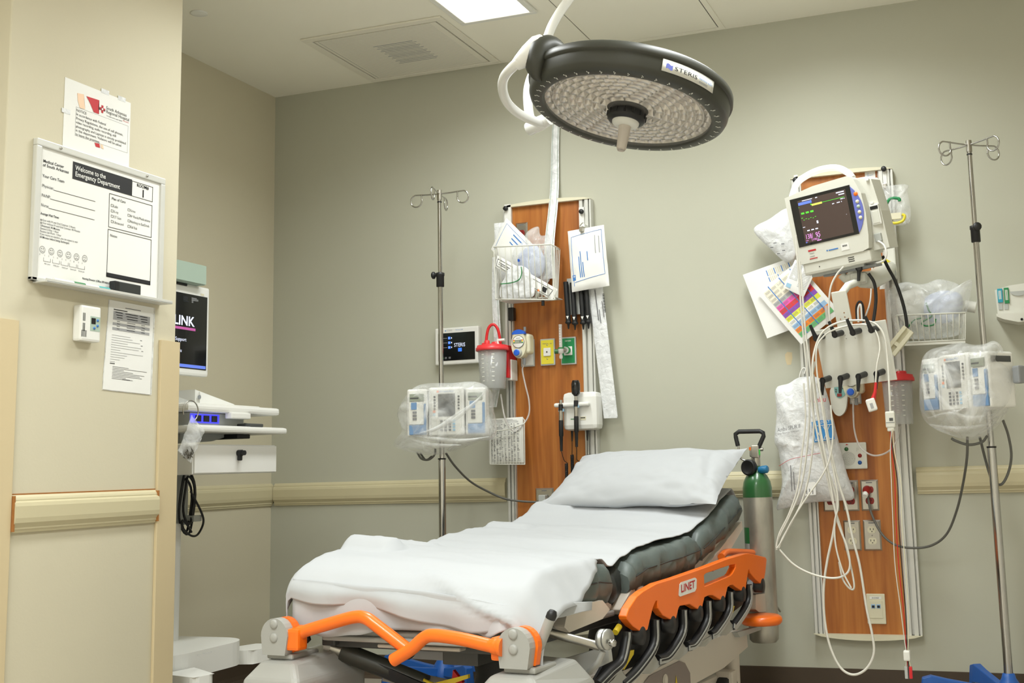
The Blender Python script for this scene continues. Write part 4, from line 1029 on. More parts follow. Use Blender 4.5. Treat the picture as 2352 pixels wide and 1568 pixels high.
m = MB(); m.box(.25, .33, -1.3, A.y - .075, B.z - .010, B.z, 'black', r=.003); m.build('clamp', lb)
# cords hung on the column
m = MB()
for k, (dx, r1, r2) in enumerate(((0, .034, .10), (.012, .045, .12), (.02, .030, .09))):
    c = atx(426 + k * 4, 1160 - k * 6, .292 + dx * .5); P_ = [c + Y * (r1 * math.cos(a)) + Z * (r2 * math.sin(a)) + X * .004 * math.sin(3 * a) for a in [2 * PI * j / 26 for j in range(26)]]
    m.tube(P_, .0045, 'black', 8, closed=True)
q = spline([atx(438, 1128, .32), atx(462, 1175, .32), atx(467, 1200, .32), atx(455, 1226, .32), atx(440, 1230, .32), atx(422, 1215, .32), atx(419, 1195, .32), atx(430, 1205, .32), atx(440, 1222, .32)], 8); m.tube(q, .0042, 'black', 8)
o = m.build('power_cord_coil', loc=atx(430, 1230, .30)); tag(o, 'black power cord looped on the column of the computer cart', 'cord')
q = atx(448, 1190, .30); MB().box(.26, .315, q.y - .025, q.y + .022, q.z - .012, q.z + .012, 'grey_light', r=.004).build('cord_hook', ct)
# things on and hanging from the cart
bd = thing('ring_binder', 'white ring binder lying open-edged on the cart worktop', 'binder', (.45, -1.08, 1.160))
def wedge(m, y0, y1, x0, x1, z0, h0, h1, mt):
    m.prism([(x1, y0, z0), (x1, y1, z0), (x1, y1, z0 + h1), (x1, y0, z0 + h0)], ((x0 - x1), 0, 0), mt)
m = MB(); wedge(m, -1.26, -1.03, .26, .545, 1.1615, .050, .006, 'white'); m.build('cover', bd); m = MB(); wedge(m, -1.24, -1.045, .268, .551, 1.1635, .040, .005, 'paper'); m.build('pages', bd)
m = MB(); m.lathe([(.008, 0), (.008, .002)], (.5515, -1.245, 1.185), 'grey', axis=X, n=16); m.build('ring', bd)
fo = thing('folder_stack', 'thin paper folders beside the white binder on the cart worktop', 'folder', (.42, -1.36, 1.156))
m = MB(); wedge(m, -1.44, -1.285, .2, .56, 1.1565, .035, .008, 'paper_grey'); m.build('sheets', fo); m = MB(); wedge(m, -1.43, -1.28, .2, .558, 1.154, .012, .004, 'yellow'); m.build('folder', fo)
ms = MB(); ms.lathe([(.030, 0), (.031, .008), (.024, .018), (0, .022)], (.52, -.93, 1.080), 'grey_light', n=20); o = ms.build('mouse'); tag(o, 'pale computer mouse on the cart keyboard tray', 'mouse')
kg = MB(); kg.box(.55, .64, -1.06, -.98, 1.080, 1.092, 'grey_dark', r=.003); tag(kg.build('keypad'), 'dark keypad block on the front of the keyboard tray', 'keypad')
mat('pin_grey', '77746b', .4, metal=.6)
bg = thing('pin_bag', 'small clear bag of metal pins hanging from a ring on the cart', 'bag', atx(432, 1010, .66))
m = MB(); c = atx(438, 944, .64); m.tube([c + Y * (.040 * math.cos(a)) + Z * (.036 * math.sin(a)) for a in [(-.9 + 4.4 * k / 24) for k in range(25)]], .0022, 'steel', 8); m.build('ring', bg)
top_, lf, rt, bt = atx(440, 952, .655), atx(410, 1035, .66), atx(470, 990, .66), atx(437, 1063, .66)
def bagpt(i, j, s_):
    P_ = (top_.lerp(lf, i)).lerp(rt.lerp(bt, i ** .8) if 0 else rt.lerp(bt, i), j)
    bul = .022 * math.sin(PI * min(1, max(0, i))) * math.sin(PI * j) + .006 * nz(P_.y * 60, P_.z * 60, s_)
    return P_ + X * (bul * s_)
m = MB(); m.grid(lambda a, b: bagpt(a, b, 1), 16, 12, 'film_clear'); m.grid(lambda a, b: bagpt(b, a, -1), 12, 16, 'film_clear'); m.build('bag_film', bg)
m = MB(); rnd = random.Random(3)
for k in range(120):
    i = rnd.uniform(.5, .92); j = rnd.uniform(.15, .85); p = bagpt(.55 + .4 * i, .3 + .5 * j, 0) + X * rnd.uniform(-.012, .012)
    a = rnd.uniform(-1.1, 1.1); d = Vector((rnd.uniform(-.4, .4), math.sin(a), math.cos(a))).normalized() * .012; m.tube([p - d, p + d], .0016, 'pin_grey', 4)
o = m.build('pins', bg); o['kind'] = 'stuff'
# ================================================================== left headwall panel and what hangs on it
def headwall(x0, x1, z0, z1, label, knobs, plates):
    h = thing('headwall_panel', label, 'wall panel', ((x0 + x1) / 2, 0, z0)); lw, rw = .042, .060
    MB().box(x0 + lw, x1 - rw, -.020, 0, z0 + .01, z1 - .018, 'wood').build('wood_panel', h)
    for a, b in ((x0, x0 + lw), (x1 - rw, x1)):
        w_ = b - a; P = [(0, 0), (0, -.022), (.10, -.034), (.34, -.034), (.36, -.020), (.50, -.020), (.52, -.036), (.78, -.036), (.80, -.022), (.86, -.022), (.88, -.036), (1, -.036), (1, 0)]
        MB().prism([(a + w_ * u, d, z0 + .012) for u, d in P], Z * (z1 - z0 - .03), 'alu_white').build('rail', h)
    m = MB(); n = 14
    m.prism([(lerp(x0 - .002, x1 + .002, k / n), 0, z1 - .018 + .018 * math.sin(PI * k / n) ** .5 * 1.0) for k in range(n + 1)], Y * -.040, 'cream'); m.build('top_cap', h, bevel=.002)
    m = MB(); m.prism([(lerp(x0 - .002, x1 + .002, k / n), 0, z0 + .012 - .022 * math.sin(PI * k / n) ** .6) for k in range(n + 1)], Y * -.046, 'cream'); m.build('bottom_cap', h, bevel=.002)
    for (a, b) in plates:
        m = MB(); wbox(m, a, b, -.040, -.030, 'white'); m.build('hook_plate', h, bevel=.001)
    for k in knobs:
        q = at(k[0], k[1], -.045); MB().lathe([(.006, 0), (.006, .004), (.0105, .005), (.0105, .014), (.008, .016), (0, .0165)], (q.x, -.040, q.z), 'black', axis=-Y, n=20).build('knob', h)
    return h
hwl = headwall(1.222, 1.641, .216, 2.072, 'orange wood headwall panel behind the head of the stretcher', [(1162, 479), (1336, 486)], [((1158, 470), (1174, 520)), ((1329, 476), (1342, 520))])
q = at(1176, 722, -.05); m = MB(); m.box(q.x - .014, q.x + .012, -.062, -.034, q.z - .028, q.z + .03, 'black', r=.003); m.build('rail_clamp', hwl)

# --- wire baskets
def wire_basket(name, label, F, B, nv, ns, r=.0020, floor=True):
    """F: front TL TR BR BL, B: back TL TR BR BL"""
    b = thing(name, label, 'basket', (F[2] + F[3] + B[2] + B[3]) / 4)
    m = MB(); m.tube([F[0], F[1], B[1], B[0]], r * 1.6, 'white_dev', 8, closed=True); m.tube([F[3], F[2], B[2], B[3]], r * 1.4, 'white_dev', 8, closed=True); m.build('rim', b)
    for k in range(nv + 1):
        t = k / nv; MB().tube([F[0].lerp(F[1], t), F[3].lerp(F[2], t), B[3].lerp(B[2], t), B[0].lerp(B[1], t)], r, 'white_dev', 6).build('wire', b)
    for k in range(ns + 1):
        t = k / ns
        for i, j in ((0, 3), (1, 2)): MB().tube([F[i].lerp(B[i], t), F[j].lerp(B[j], t)], r, 'white_dev', 6).build('side_wire', b)
    return b
yf, yb = -.185, -.055
F = [at(1134, 567, yf), at(1266, 561, yf), at(1273, 688, yf), at(1139, 687, yf)]; B = [at(1150, 572, yb), at(1286, 572, yb), at(1281, 686, yb), at(1155, 680, yb)]
bk = wire_basket('wire_basket', 'white wire basket on the left headwall panel stuffed with masks and packets', F, B, 10, 5)
m = MB(); m.box(F[3].x + .01, F[2].x - .01, yf + .02, yb - .004, F[3].z - .006, F[3].z - .0035, 'white_dev'); m.build('tray', bk)
q = at(1243, 694, yf); MB().cyl((q.x, yf + .02, q.z + .01), (q.x, yf + .02, q.z - .012), .007, 'black', 10).build('foot', bk)
# packets in it
def packet(name, label, c, bulge, mt, cat='packet', crinkle=.002, seed=0, group=None, n=14):
    P = Patch(c, bulge, crinkle, seed); m = MB(); P.mesh(m, mt, n); o = m.build(name, None, weld=True); tag(o, label, cat, group); return o, P
o, P = packet('dressing_packet', 'white square packet with blue border tilted in the top of the left basket', [at(1163, 500, -.125), at(1225, 562, -.125), at(1182, 640, -.115), at(1128, 572, -.115)], .012, 'paper', seed=3)
m = MB(); P.line(m, [(.10, .95), (.10, .10), (.93, .10), (.93, .95)], .0008, 'ink_blue')
for k in range(3): P.rect(m, .42, .76 - .1 * k, .17 + .11 * k, .20 + .11 * k, 'ink_blue', 3)
m.build('print', o)
o, P = packet('clear_pouch', 'flat clear pouch behind the blue bordered packet in the left basket', [at(1135, 513, -.09), at(1162, 510, -.09), at(1170, 650, -.10), at(1140, 650, -.10)], .006, 'pouch', seed=9)
m = MB(); blob(m, outl([(1206, 553), (1212, 532), (1236, 520), (1242, 540), (1262, 545), (1266, 600), (1258, 650), (1215, 648), (1178, 600), (1185, 565)], -.12), .045, .03, .010, 'film', 4)
o = m.build('mask_bag', None); tag(o, 'clear bag with a bluish mask bulging from the left basket', 'bag')
mat('mask_blue', 'c3cbe0', .5); m = MB(); blob(m, outl([(1190, 580), (1225, 560), (1250, 590), (1245, 630), (1210, 640), (1185, 610)], -.115), .025, .015, .006, 'mask_blue', 5); m.build('mask', o)
q = at(1191, 598, -.155); MB().lathe([(.006, -.004), (.006, .004)], q, 'blue_bright', axis=-Y, n=12).build('cap', o)
o, P = packet('strip_packet', 'long white packet with black outline lying diagonally in the left basket', [at(1143, 586, -.165), at(1281, 664, -.165), at(1268, 690, -.165), at(1137, 612, -.165)], .006, 'paper', seed=12)
m = MB(); P.line(m, [(.02, .25), (.02, .85), (.93, .85), (.95, .25), (.02, .25)], .0009, 'ink')
P.rect(m, .05, .36, .45, .52, 'ink_grey', 3); P.rect(m, .05, .30, .60, .66, 'ink_grey', 3); P.rect(m, .80, .87, .35, .75, 'ink', 2); m.build('print', o)
m = MB(); blob(m, outl([(1150, 655), (1158, 640), (1168, 618), (1196, 610), (1216, 622), (1226, 650), (1225, 680), (1190, 686), (1150, 684)], -.172), .010, .05, .004, 'pouch', 8, fs=30)
o = m.build('oxygen_mask_bag', None); tag(o, 'clear crumpled bag with green elastic at the bottom of the left basket', 'bag')
m = MB(); m.tube(spline([at(1150, 652, -.188), at(1175, 649, -.19), at(1192, 642, -.19), at(1198, 628, -.19), at(1197, 612, -.188)], 6), .0022, 'green', 8); m.build('elastic', o)
m = MB(); m.lathe([(.010, 0), (.011, .006), (.011, .03), (.005, .036)], at(1232, 684, -.16), 'tank', axis=(.5, 0, 1), n=14); m.lathe([(.0115, .03), (.0115, .038), (0, .039)], at(1232, 684, -.16), 'orange', axis=(.5, 0, 1), n=14)
o = m.build('vial'); tag(o, 'small vial with an orange cap lying in the corner of the left basket', 'vial')
# tall clear sleeve standing in the basket, leaning on the wall
def ribbon(name, label, pts, w, mt, lines=(), cat='pouch', dy=.004, seed=0):
    q = spline(pts, 8); n = len(q); m = MB()
    def rp_(i, j, s_):
        k = min(n - 1, int(i * (n - 1) + .5)); p = q[k]; ww = w[0] if k == 0 else lerp(w[0], w[1], k / (n - 1))
        return p + X * (ww * (j - .5)) - Y * s_ * (dy * math.sin(PI * j) + .0025 * nz(p.z * 30, j * 3, seed))
    m.grid(lambda a, b: rp_(a, b, 1), n - 1, 8, mt); m.grid(lambda a, b: rp_(a, 1 - b, -.3), n - 1, 8, mt)
    o = m.build(name, None, weld=True); tag(o, label, cat)
    for u, mt2 in lines:
        m = MB(); m.tube([rp_(k / (n - 1), u, 1) - Y * .001 for k in range(n)], .001, mt2, 5); m.build('seam', o)
    return o, rp_
ribbon('long_sleeve_pouch', 'long clear sleeve rising out of the left basket toward the lamp', [at(1277, 286, -.012), at(1275, 340, -.014), at(1274, 420, -.02), at(1270, 480, -.05), at(1262, 560, -.075), at(1262, 640, -.08)], (.034, .05), 'pouch', ((.15, 'mint'), (.85, 'mint')), seed=2)
ribbon('hanging_sleeve_pouch', 'narrow clear sleeve hanging below the left side of the left basket', [at(1139, 590, -.05), at(1138, 680, -.05), at(1143, 790, -.05), at(1141, 880, -.05), at(1132, 935, -.05)], (.034, .036), 'pouch', ((.8, 'mint'),), seed=5)
o, rp_ = ribbon('catheter_pouch', 'long white printed pouch hanging right of the speculum dispenser', [at(1366, 640, -.048), at(1372, 700, -.048), at(1384, 800, -.048), at(1396, 900, -.048), at(1403, 960, -.048)], (.066, .062), 'pouch', seed=7)
m = MB()
for k, (px, py, l, sz) in enumerate(((1373, 712, .09, .003), (1376, 735, .13, .004), (1381, 742, .06, .003), (1388, 728, .07, .003))):
    q = at(px, py, -.0535); R_2 = Vector((-.10, 0, 1)).normalized(); m.quad(q, R_2, Vector((-1, 0, -.10)).normalized(), 0, l, 0, sz, 'ink_grey', .001)
for k in range(13): q = at(1384 + k * .35, 676 + k * 3.4, -.0535); m.box(q.x, q.x + .008, q.y - .002, q.y - .001, q.z, q.z + .0025 + .001 * (k % 2), 'ink')
m.build('print', o)
o, P = packet('sponge_pouch', 'white blue bordered pouch hanging from a clip on the right panel rail', [at(1304, 531, -.085), at(1387, 516, -.085), at(1400, 656, -.085), at(1314, 671, -.085)], .022, 'paper', 'pouch', .003, 21, n=20)
o['label'] = 'white blue bordered pouch clipped above the black speculum tubes'
m = MB(); P.line(m, [(.10, .92), (.10, .12), (.93, .07), (.93, .80), (.12, .86)], .0010, 'ink_blue', 14)
P.rect(m, .07, .155, .74, .83, 'ink_blue'); P.text(m, '+', .085, .80, (.06, 0), (0, -.09), 'paper', .002)
for k, (u, v0, l) in enumerate(((.28, .80, .34), (.33, .80, .42), (.38, .80, .24), (.52, .55, .15), (.74, .45, .30), (.84, .45, .28))): P.rect(m, u, u + .022, v0 - l, v0, 'ink_light' if k > 3 else 'ink_blue', 5)
m.build('print', o)
q = at(1336, 522, -.10); m = MB(); m.box(q.x - .008, q.x + .008, -.112, -.07, q.z - .02, q.z + .004, 'steel', r=.002); m.tube([q + X * -.01 + Z * .004, q + Z * .016, q + X * .008 + Z * .02], .002, 'steel', 8); m.box(q.x - .004, q.x + .004, -.075, -.038, q.z + .0, q.z + .02, 'white'); o = m.build('bulldog_clip'); tag(o, 'small metal clip holding the blue bordered pouch on the panel rail', 'clip')
# speculum dispenser
d = thing('speculum_dispenser', 'four black ear speculum tubes mounted under the hanging white pouch', 'dispenser', at(1330, 743, -.04))
q0, q1 = at(1302, 640, -.045), at(1357, 735, -.045); m = MB(); m.box(q0.x, q1.x, -.046, -.034, q1.z + .03, q0.z, 'grey_light'); m.build('back_plate', d)
for px, py in ((1306, 741), (1321, 743), (1340, 742), (1352, 740)):
    b0 = at(px, py, -.06); b0.y = -.062; t0 = b0 + Z * .178 + X * -.008
    m = MB(); m.tube([b0, t0], .0108, 'black', 14); m.lathe([(.0125, .006), (.0145, 0), (.0125, -.003), (.006, -.006), (.0028, -.026), (.0015, -.028)], b0, 'black', n=14); o = m.build('tube', d)
    c = b0 + Z * .022 - Y * .0112; m = MB(); m.prism([c + X * -.006 + Z * .006, c + X * .006 + Z * .006, c + Z * -.008], Y * .0015, 'white'); m.build('arrow_mark', o)
# lighting control panel
cp = thing('lamp_control_panel', 'wall control panel with dark screen between the left pole and the red lidded canister', 'control panel', at(1050, 800, 0))
x0, x1, z0, z1 = RB((999, 756), (1100, 833), -.03); A, B = at(999, 756, -.03), at(1100, 833, -.03)
x0 = A.x; x1 = B.x; z1 = at(1050, 751, -.03).z; z0 = at(1050, 836, -.03).z
m = MB(); m.box(x0, x1, -.030, 0, z0, z1, 'white', r=.006); m.build('housing', cp)
m = MB(); m.box(x0 + .016, x1 - .018, -.0312, -.0295, z0 + .018, z1 - .024, 'screen_black'); sc_ = m.build('screen', cp)
m = MB(); O = Vector((x0 + .095, -.0312, z0 + .078)); m.text('STERIS', O, X, Z, .024, 'scr_white', .0004, width=.055); m.box(O.x + .02, O.x + .038, -.0318, -.0312, O.z - .022, O.z - .006, 'scr_key')
for k in range(3):
    z = z1 - .047 - k * .021; m.box(x0 + .066, x0 + .0775, -.0318, -.0312, z - .006, z + .006, 'scr_key'); m.text('K', Vector((x0 + .069, -.0319, z - .003)), X, Z, .009, 'scr_white', .0003)
    m.box(x0 + .040, x0 + .062, -.0316, -.0312, z - .0008, z + .0008, 'ink_light'); m.box(x0 + .081, x0 + .085, -.0316, -.0312, z - .003, z + .003, 'scr_white')
for (a, b) in ((.046, .066), (.046, .102), (.068, .108)): m.box(x0 + a, x0 + a + .012, -.0316, -.0312, z1 - b - .002, z1 - b, 'scr_white') if 0 else None
for a in (.049, .068): m.box(x0 + a, x0 + a + .010, -.0316, -.0312, z0 + .026, z0 + .035, 'ink_grey')
m.box(x0 + .038, x0 + .0425, -.0316, -.0312, z0 + .028, z0 + .0325, 'led_green'); m.build('screen_image', sc_)
m = MB(); m.text('STERIS', Vector((x0 + .058, -.030, z1 - .016)), X, Z, .010, 'ink_light', .0006); m.text('Harmony vLED', Vector((x0 + .102, -.030, z1 - .014)), X, Z, .006, 'ink_blue', .0006); m.box(x0 + .05, x0 + .055, -.0306, -.030, z1 - .016, z1 - .011, 'ink_blue'); m.build('lettering', cp)
# suction canisters
def canister(name, label, c, r, h, loop, taper=.86):
    t = thing(name, label, 'suction canister', c - Z * h); b0 = c - Z * h
    m = MB(); m.lathe([(r * taper * .96, 0), (r * taper, .006), (r * .98, h), (r * .955, h), (r * taper * .96, .010), (0, .008)], b0, 'canister', n=40); bo = m.build('container', t)
    m = MB()
    for k in range(7):
        z = .03 + k * (h - .06) / 6; rr_ = lerp(r * taper, r * .98, z / h) + .0006
        for a0, a1 in (((-2.05, -1.80) if k % 2 else (-1.98, -1.78)), (-1.22, -1.02)):
            m.grid(lambda i, j: b0 + Vector((rr_ * math.cos(lerp(a0, a1, i)), rr_ * math.sin(lerp(a0, a1, i)), z + .004 * j)), 4, 1, 'white_soft')
        for q_ in range(3):
            zz = z + q_ * (h - .06) / 18; r2 = lerp(r * taper, r * .98, zz / h) + .0006
            m.grid(lambda i, j: b0 + Vector((r2 * math.cos(lerp(-1.62, -1.46, i)), r2 * math.sin(lerp(-1.62, -1.46, i)), zz + .0012 * j)), 3, 1, 'white_soft')
    m.build('scale_marks', bo)
    m = MB(); m.lathe([(r * .96, -.004), (r * 1.06, -.010), (r * 1.12, -.008), (r * 1.10, .004), (r * 1.04, .006), (r * 1.02, .014), (r * .5, .020), (0, .020)], c, 'red_lid', n=44); li = m.build('lid', t)
    for dx, dy, rr_, hh in ((-.30, -.2, .012, .034), (.30, -.05, .020, .026), (-.55, .1, .016, .026)):
        MB().lathe([(rr_, .014), (rr_, hh), (rr_ * .8, hh + .003), (0, hh + .003)], c + Vector((dx * r, dy * r, 0)), 'red_lid', n=16).build('port', li)
    m = MB(); m.lathe([(.012, -.03), (.02, -.022), (.016, -.01), (.01, -.004)], c + Vector((-.01, -.02, 0)), 'red', n=10); m.build('float_valve', li)
    if loop: MB().tube(spline(loop, 8), .0062, 'red', 12).build('tubing', t)
    return t
c = at(1131, 801, -.15); c.y = -.15
cn = canister('suction_canister', 'clear suction canister with red lid and looped red tube left of the gauge', c, .0645, .172, [c + Vector((-.022, -.012, .012)), c + Vector((-.022, -.012, .045)), c + Vector((-.012, -.01, .09)), c + Vector((.008, -.005, .105)), c + Vector((.026, 0, .085)), c + Vector((.034, .005, .04)), c + Vector((.036, .005, .012))])
m = MB(); m.tube([c + Vector((.036, -.02, .016)), c + Vector((.036, -.02, .034)), c + Vector((.066, -.018, .034))], .0062, 'white', 10); m.build('elbow', cn)
m = MB(); q = at(1168, 820, -.1); m.box(q.x - .004, q.x + .008, -.12, -.036, q.z - .09, q.z + .05, 'red', r=.002); m.box(q.x - .01, q.x + .014, -.10, -.036, q.z - .10, q.z - .01, 'white_soft', r=.003); m.build('holder', cn)
# suction gauges
def gauge(name, label, fc, dark=False, hide=False, bodycol='cream'):
    """fc: centre of the front face"""
    g_ = thing(name, label, 'suction regulator', fc)
    m = MB(); P = []
    for k in range(28):
        a = 2 * PI * k / 28; P.append(fc + Vector((.034 * math.cos(a) * (1 + .0 * math.sin(a)), 0, .060 * math.sin(a) * (1.0 if math.sin(a) > 0 else .98))))
    m.prism(P, Y * .050, bodycol); m.box(fc.x + .0, fc.x + .044, fc.y + .016, fc.y + .075, fc.z - .040, fc.z + .048, bodycol, r=.012); bo = m.build('body', g_, bevel=.006, seg=3)
    q = fc + Z * .012; m = MB(); m.lathe([(.0265, 0), (.0265, .002), (.0245, .003), (0, .003)], q - Y * .0005, 'white', axis=-Y, n=36); dl = m.build('dial', bo)
    m = MB(); m.tube(circ(q - Y * .003, .0262, X, Z, 36), .0011, 'grey_dark', 6, closed=True); m.build('bezel', dl)
    m = MB(); m.box(q.x - .0165, q.x + .0165, q.y - .0045, q.y - .003, q.z - .007, q.z + .009, 'lcd')
    for s_ in (-1, 1):
        for k, cc in enumerate(('orange', 'yellow_plate', 'green_plate')): m.box(q.x + s_ * .0165, q.x + s_ * .0225, q.y - .0042, q.y - .003, q.z + .009 - .0053 * (k + 1), q.z + .009 - .0053 * k, cc)
    m.text('0', Vector((q.x + .006, q.y - .0045, q.z - .004)), X, Z, .013, 'ink', .0004); m.box(q.x - .010, q.x + .010, q.y - .0036, q.y - .003, q.z + .014, q.z + .0165, 'ink_grey'); m.text('Ohio', Vector((q.x - .006, q.y - .003, q.z - .017)), X, Z, .006, 'ink_blue', .0004) if 0 else None
    m.build('display', dl)
    m = MB(); P = [fc + Vector((.030 * math.cos(PI * k / 12), -.0015, .045 + .020 * math.sin(PI * k / 12))) for k in range(13)]; m.prism(P, Y * .02, 'blue_bright'); m.build('mode_switch', bo)
    q = fc + Vector((-.002, -.001, -.036)); m = MB(); m.lathe([(.0185, 0), (.0185, .010), (.016, .016), (.0135, .016)], q, 'grey_light', axis=-Y, n=28); kn = m.build('knob', bo); m = MB(); m.lathe([(.0135, .0155), (.0135, .019), (.010, .020), (0, .0195)], q, 'blue_bright', axis=-Y, n=24); m.build('cap', kn)
    m = MB(); m.cyl(fc + Vector((.012, .03, -.058)), fc + Vector((.012, .03, -.085)), .007, 'grey', 12); m.cyl(fc + Vector((.018, .03, .058)), fc + Vector((.018, .03, .078)), .006, 'grey', 12); m.build('nipple', bo)
    return g_
def outlet_plate(name, label, a, b, face, mt='grey_light'):
    A, B = at(a[0], a[1], -.028), at(b[0], b[1], -.028); x0, x1, z0, z1 = A.x, B.x, B.z, A.z
    o = thing(name, label, 'gas outlet', ((x0 + x1) / 2, 0, z0)); MB().box(x0, x1, -.032, -.020, z0, z1, mt, r=.003).build('plate', o)
    if face: MB().box(x0 + .004, x1 - .005, -.0335, -.030, z0 + .006, z1 - .006, face, r=.001).build('face', o)
    return o, x0, x1, z0, z1
fc = at(1191, 791, -.125)
gl = gauge('suction_regulator', 'cream suction regulator with round gauge beside the red lidded canister', fc)
o, x0, x1, z0, z1 = outlet_plate('vacuum_outlet', 'grey vacuum outlet plate behind the round suction gauge', (1196, 780), (1228, 841), 'white_soft')
o, x0, x1, z0, z1 = outlet_plate('air_outlet', 'yellow medical air outlet plate on the wood panel', (1241, 779), (1275.5, 838), 'yellow_plate')
m = MB(); cx = (x0 + x1) / 2; cz = (z0 + z1) / 2; m.box(cx - .017, cx + .017, -.039, -.033, cz - .018, cz + .018, 'white', r=.003); so = m.build('socket', o); MB().lathe([(.004, 0), (.004, .001), (.002, .001), (.002, 0)], (cx, -.039, cz), 'steel', axis=-Y, n=14).build('port', so)
m = MB(); m.text('MEDICAL  AIR', Vector((cx - .022, -.0335, z1 - .024)), X, Z, .007, 'ink_grey', .0004, width=.044); m.build('lettering', o)
for dz in (.03, -.03): MB().lathe([(.0028, 0), (.0028, .0012), (0, .0014)], (cx, -.0335, cz + dz), 'steel', axis=-Y, n=10).build('screw', o)
o, x0, x1, z0, z1 = outlet_plate('oxygen_outlet', 'green oxygen outlet plate right of the yellow plate', (1288, 775), (1324, 836), 'green_plate')
cx = (x0 + x1) / 2; cz = (z0 + z1) / 2; m = MB(); m.box(cx - .018, cx + .020, -.039, -.033, cz - .020, cz + .018, 'white', r=.003); so = m.build('socket', o)
m = MB(); m.text('OXYGEN', Vector((cx - .014, -.0335, z1 - .020)), X, Z, .009, 'white', .0004, width=.028); m.build('lettering', o)
f = thing('oxygen_flowmeter', 'clear oxygen flowmeter plugged into the green outlet', 'flowmeter', Vector((cx - .02, -.08, cz)))
q = at(1288, 800, -.09); m = MB(); m.cyl(Vector((cx, -.039, cz)), Vector((cx, -.065, cz)), .014, 'tube_clear', 16); m.cyl(Vector((cx + .004, -.055, cz)), Vector((cx + .004, -.06, cz)), .016, 'green', 18); m.cyl(Vector((cx, -.06, cz)), Vector((q.x, -.09, q.z)), .008, 'steel', 12); m.build('connector', f)
m = MB(); m.lathe([(.008, -.004), (.008, .004), (.0072, .006), (.0072, .098), (.0078, .099), (.0078, .103), (0, .104)], q, 'tube_clear', n=18); tb = m.build('flow_tube', f)
m = MB()
for k in range(7): m.box(q.x - .003, q.x + .003, q.y - .0078, q.y - .0074, q.z + .018 + k * .011, q.z + .0195 + k * .011, 'white')
m.build('scale_marks', tb)
m = MB(); m.lathe([(.010, -.022), (.013, -.014), (.012, -.002), (.008, 0)], q, 'tube_clear', n=16); m.lathe([(.006, -.044), (.0085, -.036), (.005, -.022)], q, 'tube_clear', n=12); m.cyl(q + Z * -.002, q + Z * .004, .0122, 'green', 16); m.build('valve_body', f)
m = MB(); m.cyl(q + Vector((-.010, -.002, -.012)), q + Vector((-.026, -.004, -.012)), .0105, 'green_tank', 18); m.build('knob', f)
# suction line from the gauge to the chart basket height
tb_ = spline([fc + Vector((.012, .03, -.085)), at(1200, 850, -.09), at(1207, 885, -.085), at(1215, 920, -.08), at(1215, 950, -.08), at(1203, 972, -.09), at(1180, 990, -.11), at(1160, 960, -.13), at(1150, 905, -.12)], 8)
m = MB(); m.tube(tb_, .0036, 'tube_clear', 10); o = m.build('suction_tube'); tag(o, 'clear suction tube drooping from the left round gauge to the canister', 'tube')
# chart holder
yf, yb = -.125, -.06
F = [at(1127, 985, yf), at(1205, 971, yf), at(1206, 1066, yf), at(1126, 1066, yf)]; B = [at(1122, 964, yb), at(1200, 958, yb), at(1202, 1064, yb), at(1124, 1062, yb)]
ch = thing('chart_holder', 'white wire chart holder full of printed sheets left of the panel', 'chart holder', (F[2] + F[3]) / 2)
m = MB(); m.tube(spline([B[0], F[0], F[0].lerp(F[1], .3) - Z * .014, F[0].lerp(F[1], .65) - Z * .012, F[1], B[1]], 5), .0024, 'white_dev', 8); m.tube([F[3], F[2], B[2], B[3]], .0022, 'white_dev', 8, closed=True); m.build('rim', ch)
for k in range(13):
    t = k / 12; dz = .014 * math.sin(PI * t); MB().tube([F[0].lerp(F[1], t) - Z * dz, F[3].lerp(F[2], t)], .0011, 'white_dev', 6).build('wire', ch)
for k in range(4):
    for i, j in ((0, 3), (1, 2)): t = k / 3; MB().tube([F[i].lerp(B[i], t), F[j].lerp(B[j], t)], .0012, 'white_dev', 6).build('side_wire', ch)
o, P = packet('chart_sheets', 'stack of closely printed cream sheets standing in the wire chart holder', [at(1124, 962, -.085), at(1201, 957, -.085), at(1203, 1062, -.10), at(1127, 1064, -.10)], .012, 'white_soft', 'papers', 0, 4)
m = MB(); rnd = random.Random(5)
for c0 in (.05, .13, .22, .30, .36, .46, .58, .66, .74, .84):
    for r in range(26):
        v = .14 + r * .032
        if rnd.random() < .8: P.rect(m, c0, c0 + rnd.uniform(.03, .075), v, v + .014, 'ink_light' if rnd.random() < .6 else 'ink_grey', 1)
for r in range(4): P.rect(m, .06, rnd.uniform(.3, .45), .04 + r * .022, .048 + r * .022, 'ink_light', 1); P.rect(m, .5, rnd.uniform(.7, .9), .04 + r * .022, .048 + r * .022, 'ink_light', 1)
m.build('print', o)
# wall diagnostic set
dg = thing('diagnostic_wall_unit', 'white wall unit holding black otoscope and ophthalmoscope handles', 'diagnostic unit', at(1325, 985, -.02))
A, B = at(1285, 902, -.10), at(1374, 986, -.10)
m = MB(); m.box(A.x + .012, B.x, -.105, -.02, B.z, A.z, 'white', r=.022); m.box(A.x - .018, B.x - .03, -.128, -.09, A.z - .062, A.z - .044, 'white', r=.008); bo = m.build('housing', dg, bevel=.002)
m = MB(); m.text('WelchAllyn', Vector((A.x + .055, -.106, B.z + .046)), X, Z, .008, 'green', .0005) if 0 else None
m.box(A.x + .092, A.x + .118, -.1062, -.105, B.z + .042, B.z + .056, 'cream'); m.box(A.x + .095, A.x + .115, -.1066, -.106, B.z + .049, B.z + .053, 'ink'); m.box(A.x + .05, A.x + .068, -.1062, -.105, B.z + .046, B.z + .049, 'green'); m.build('label', bo)
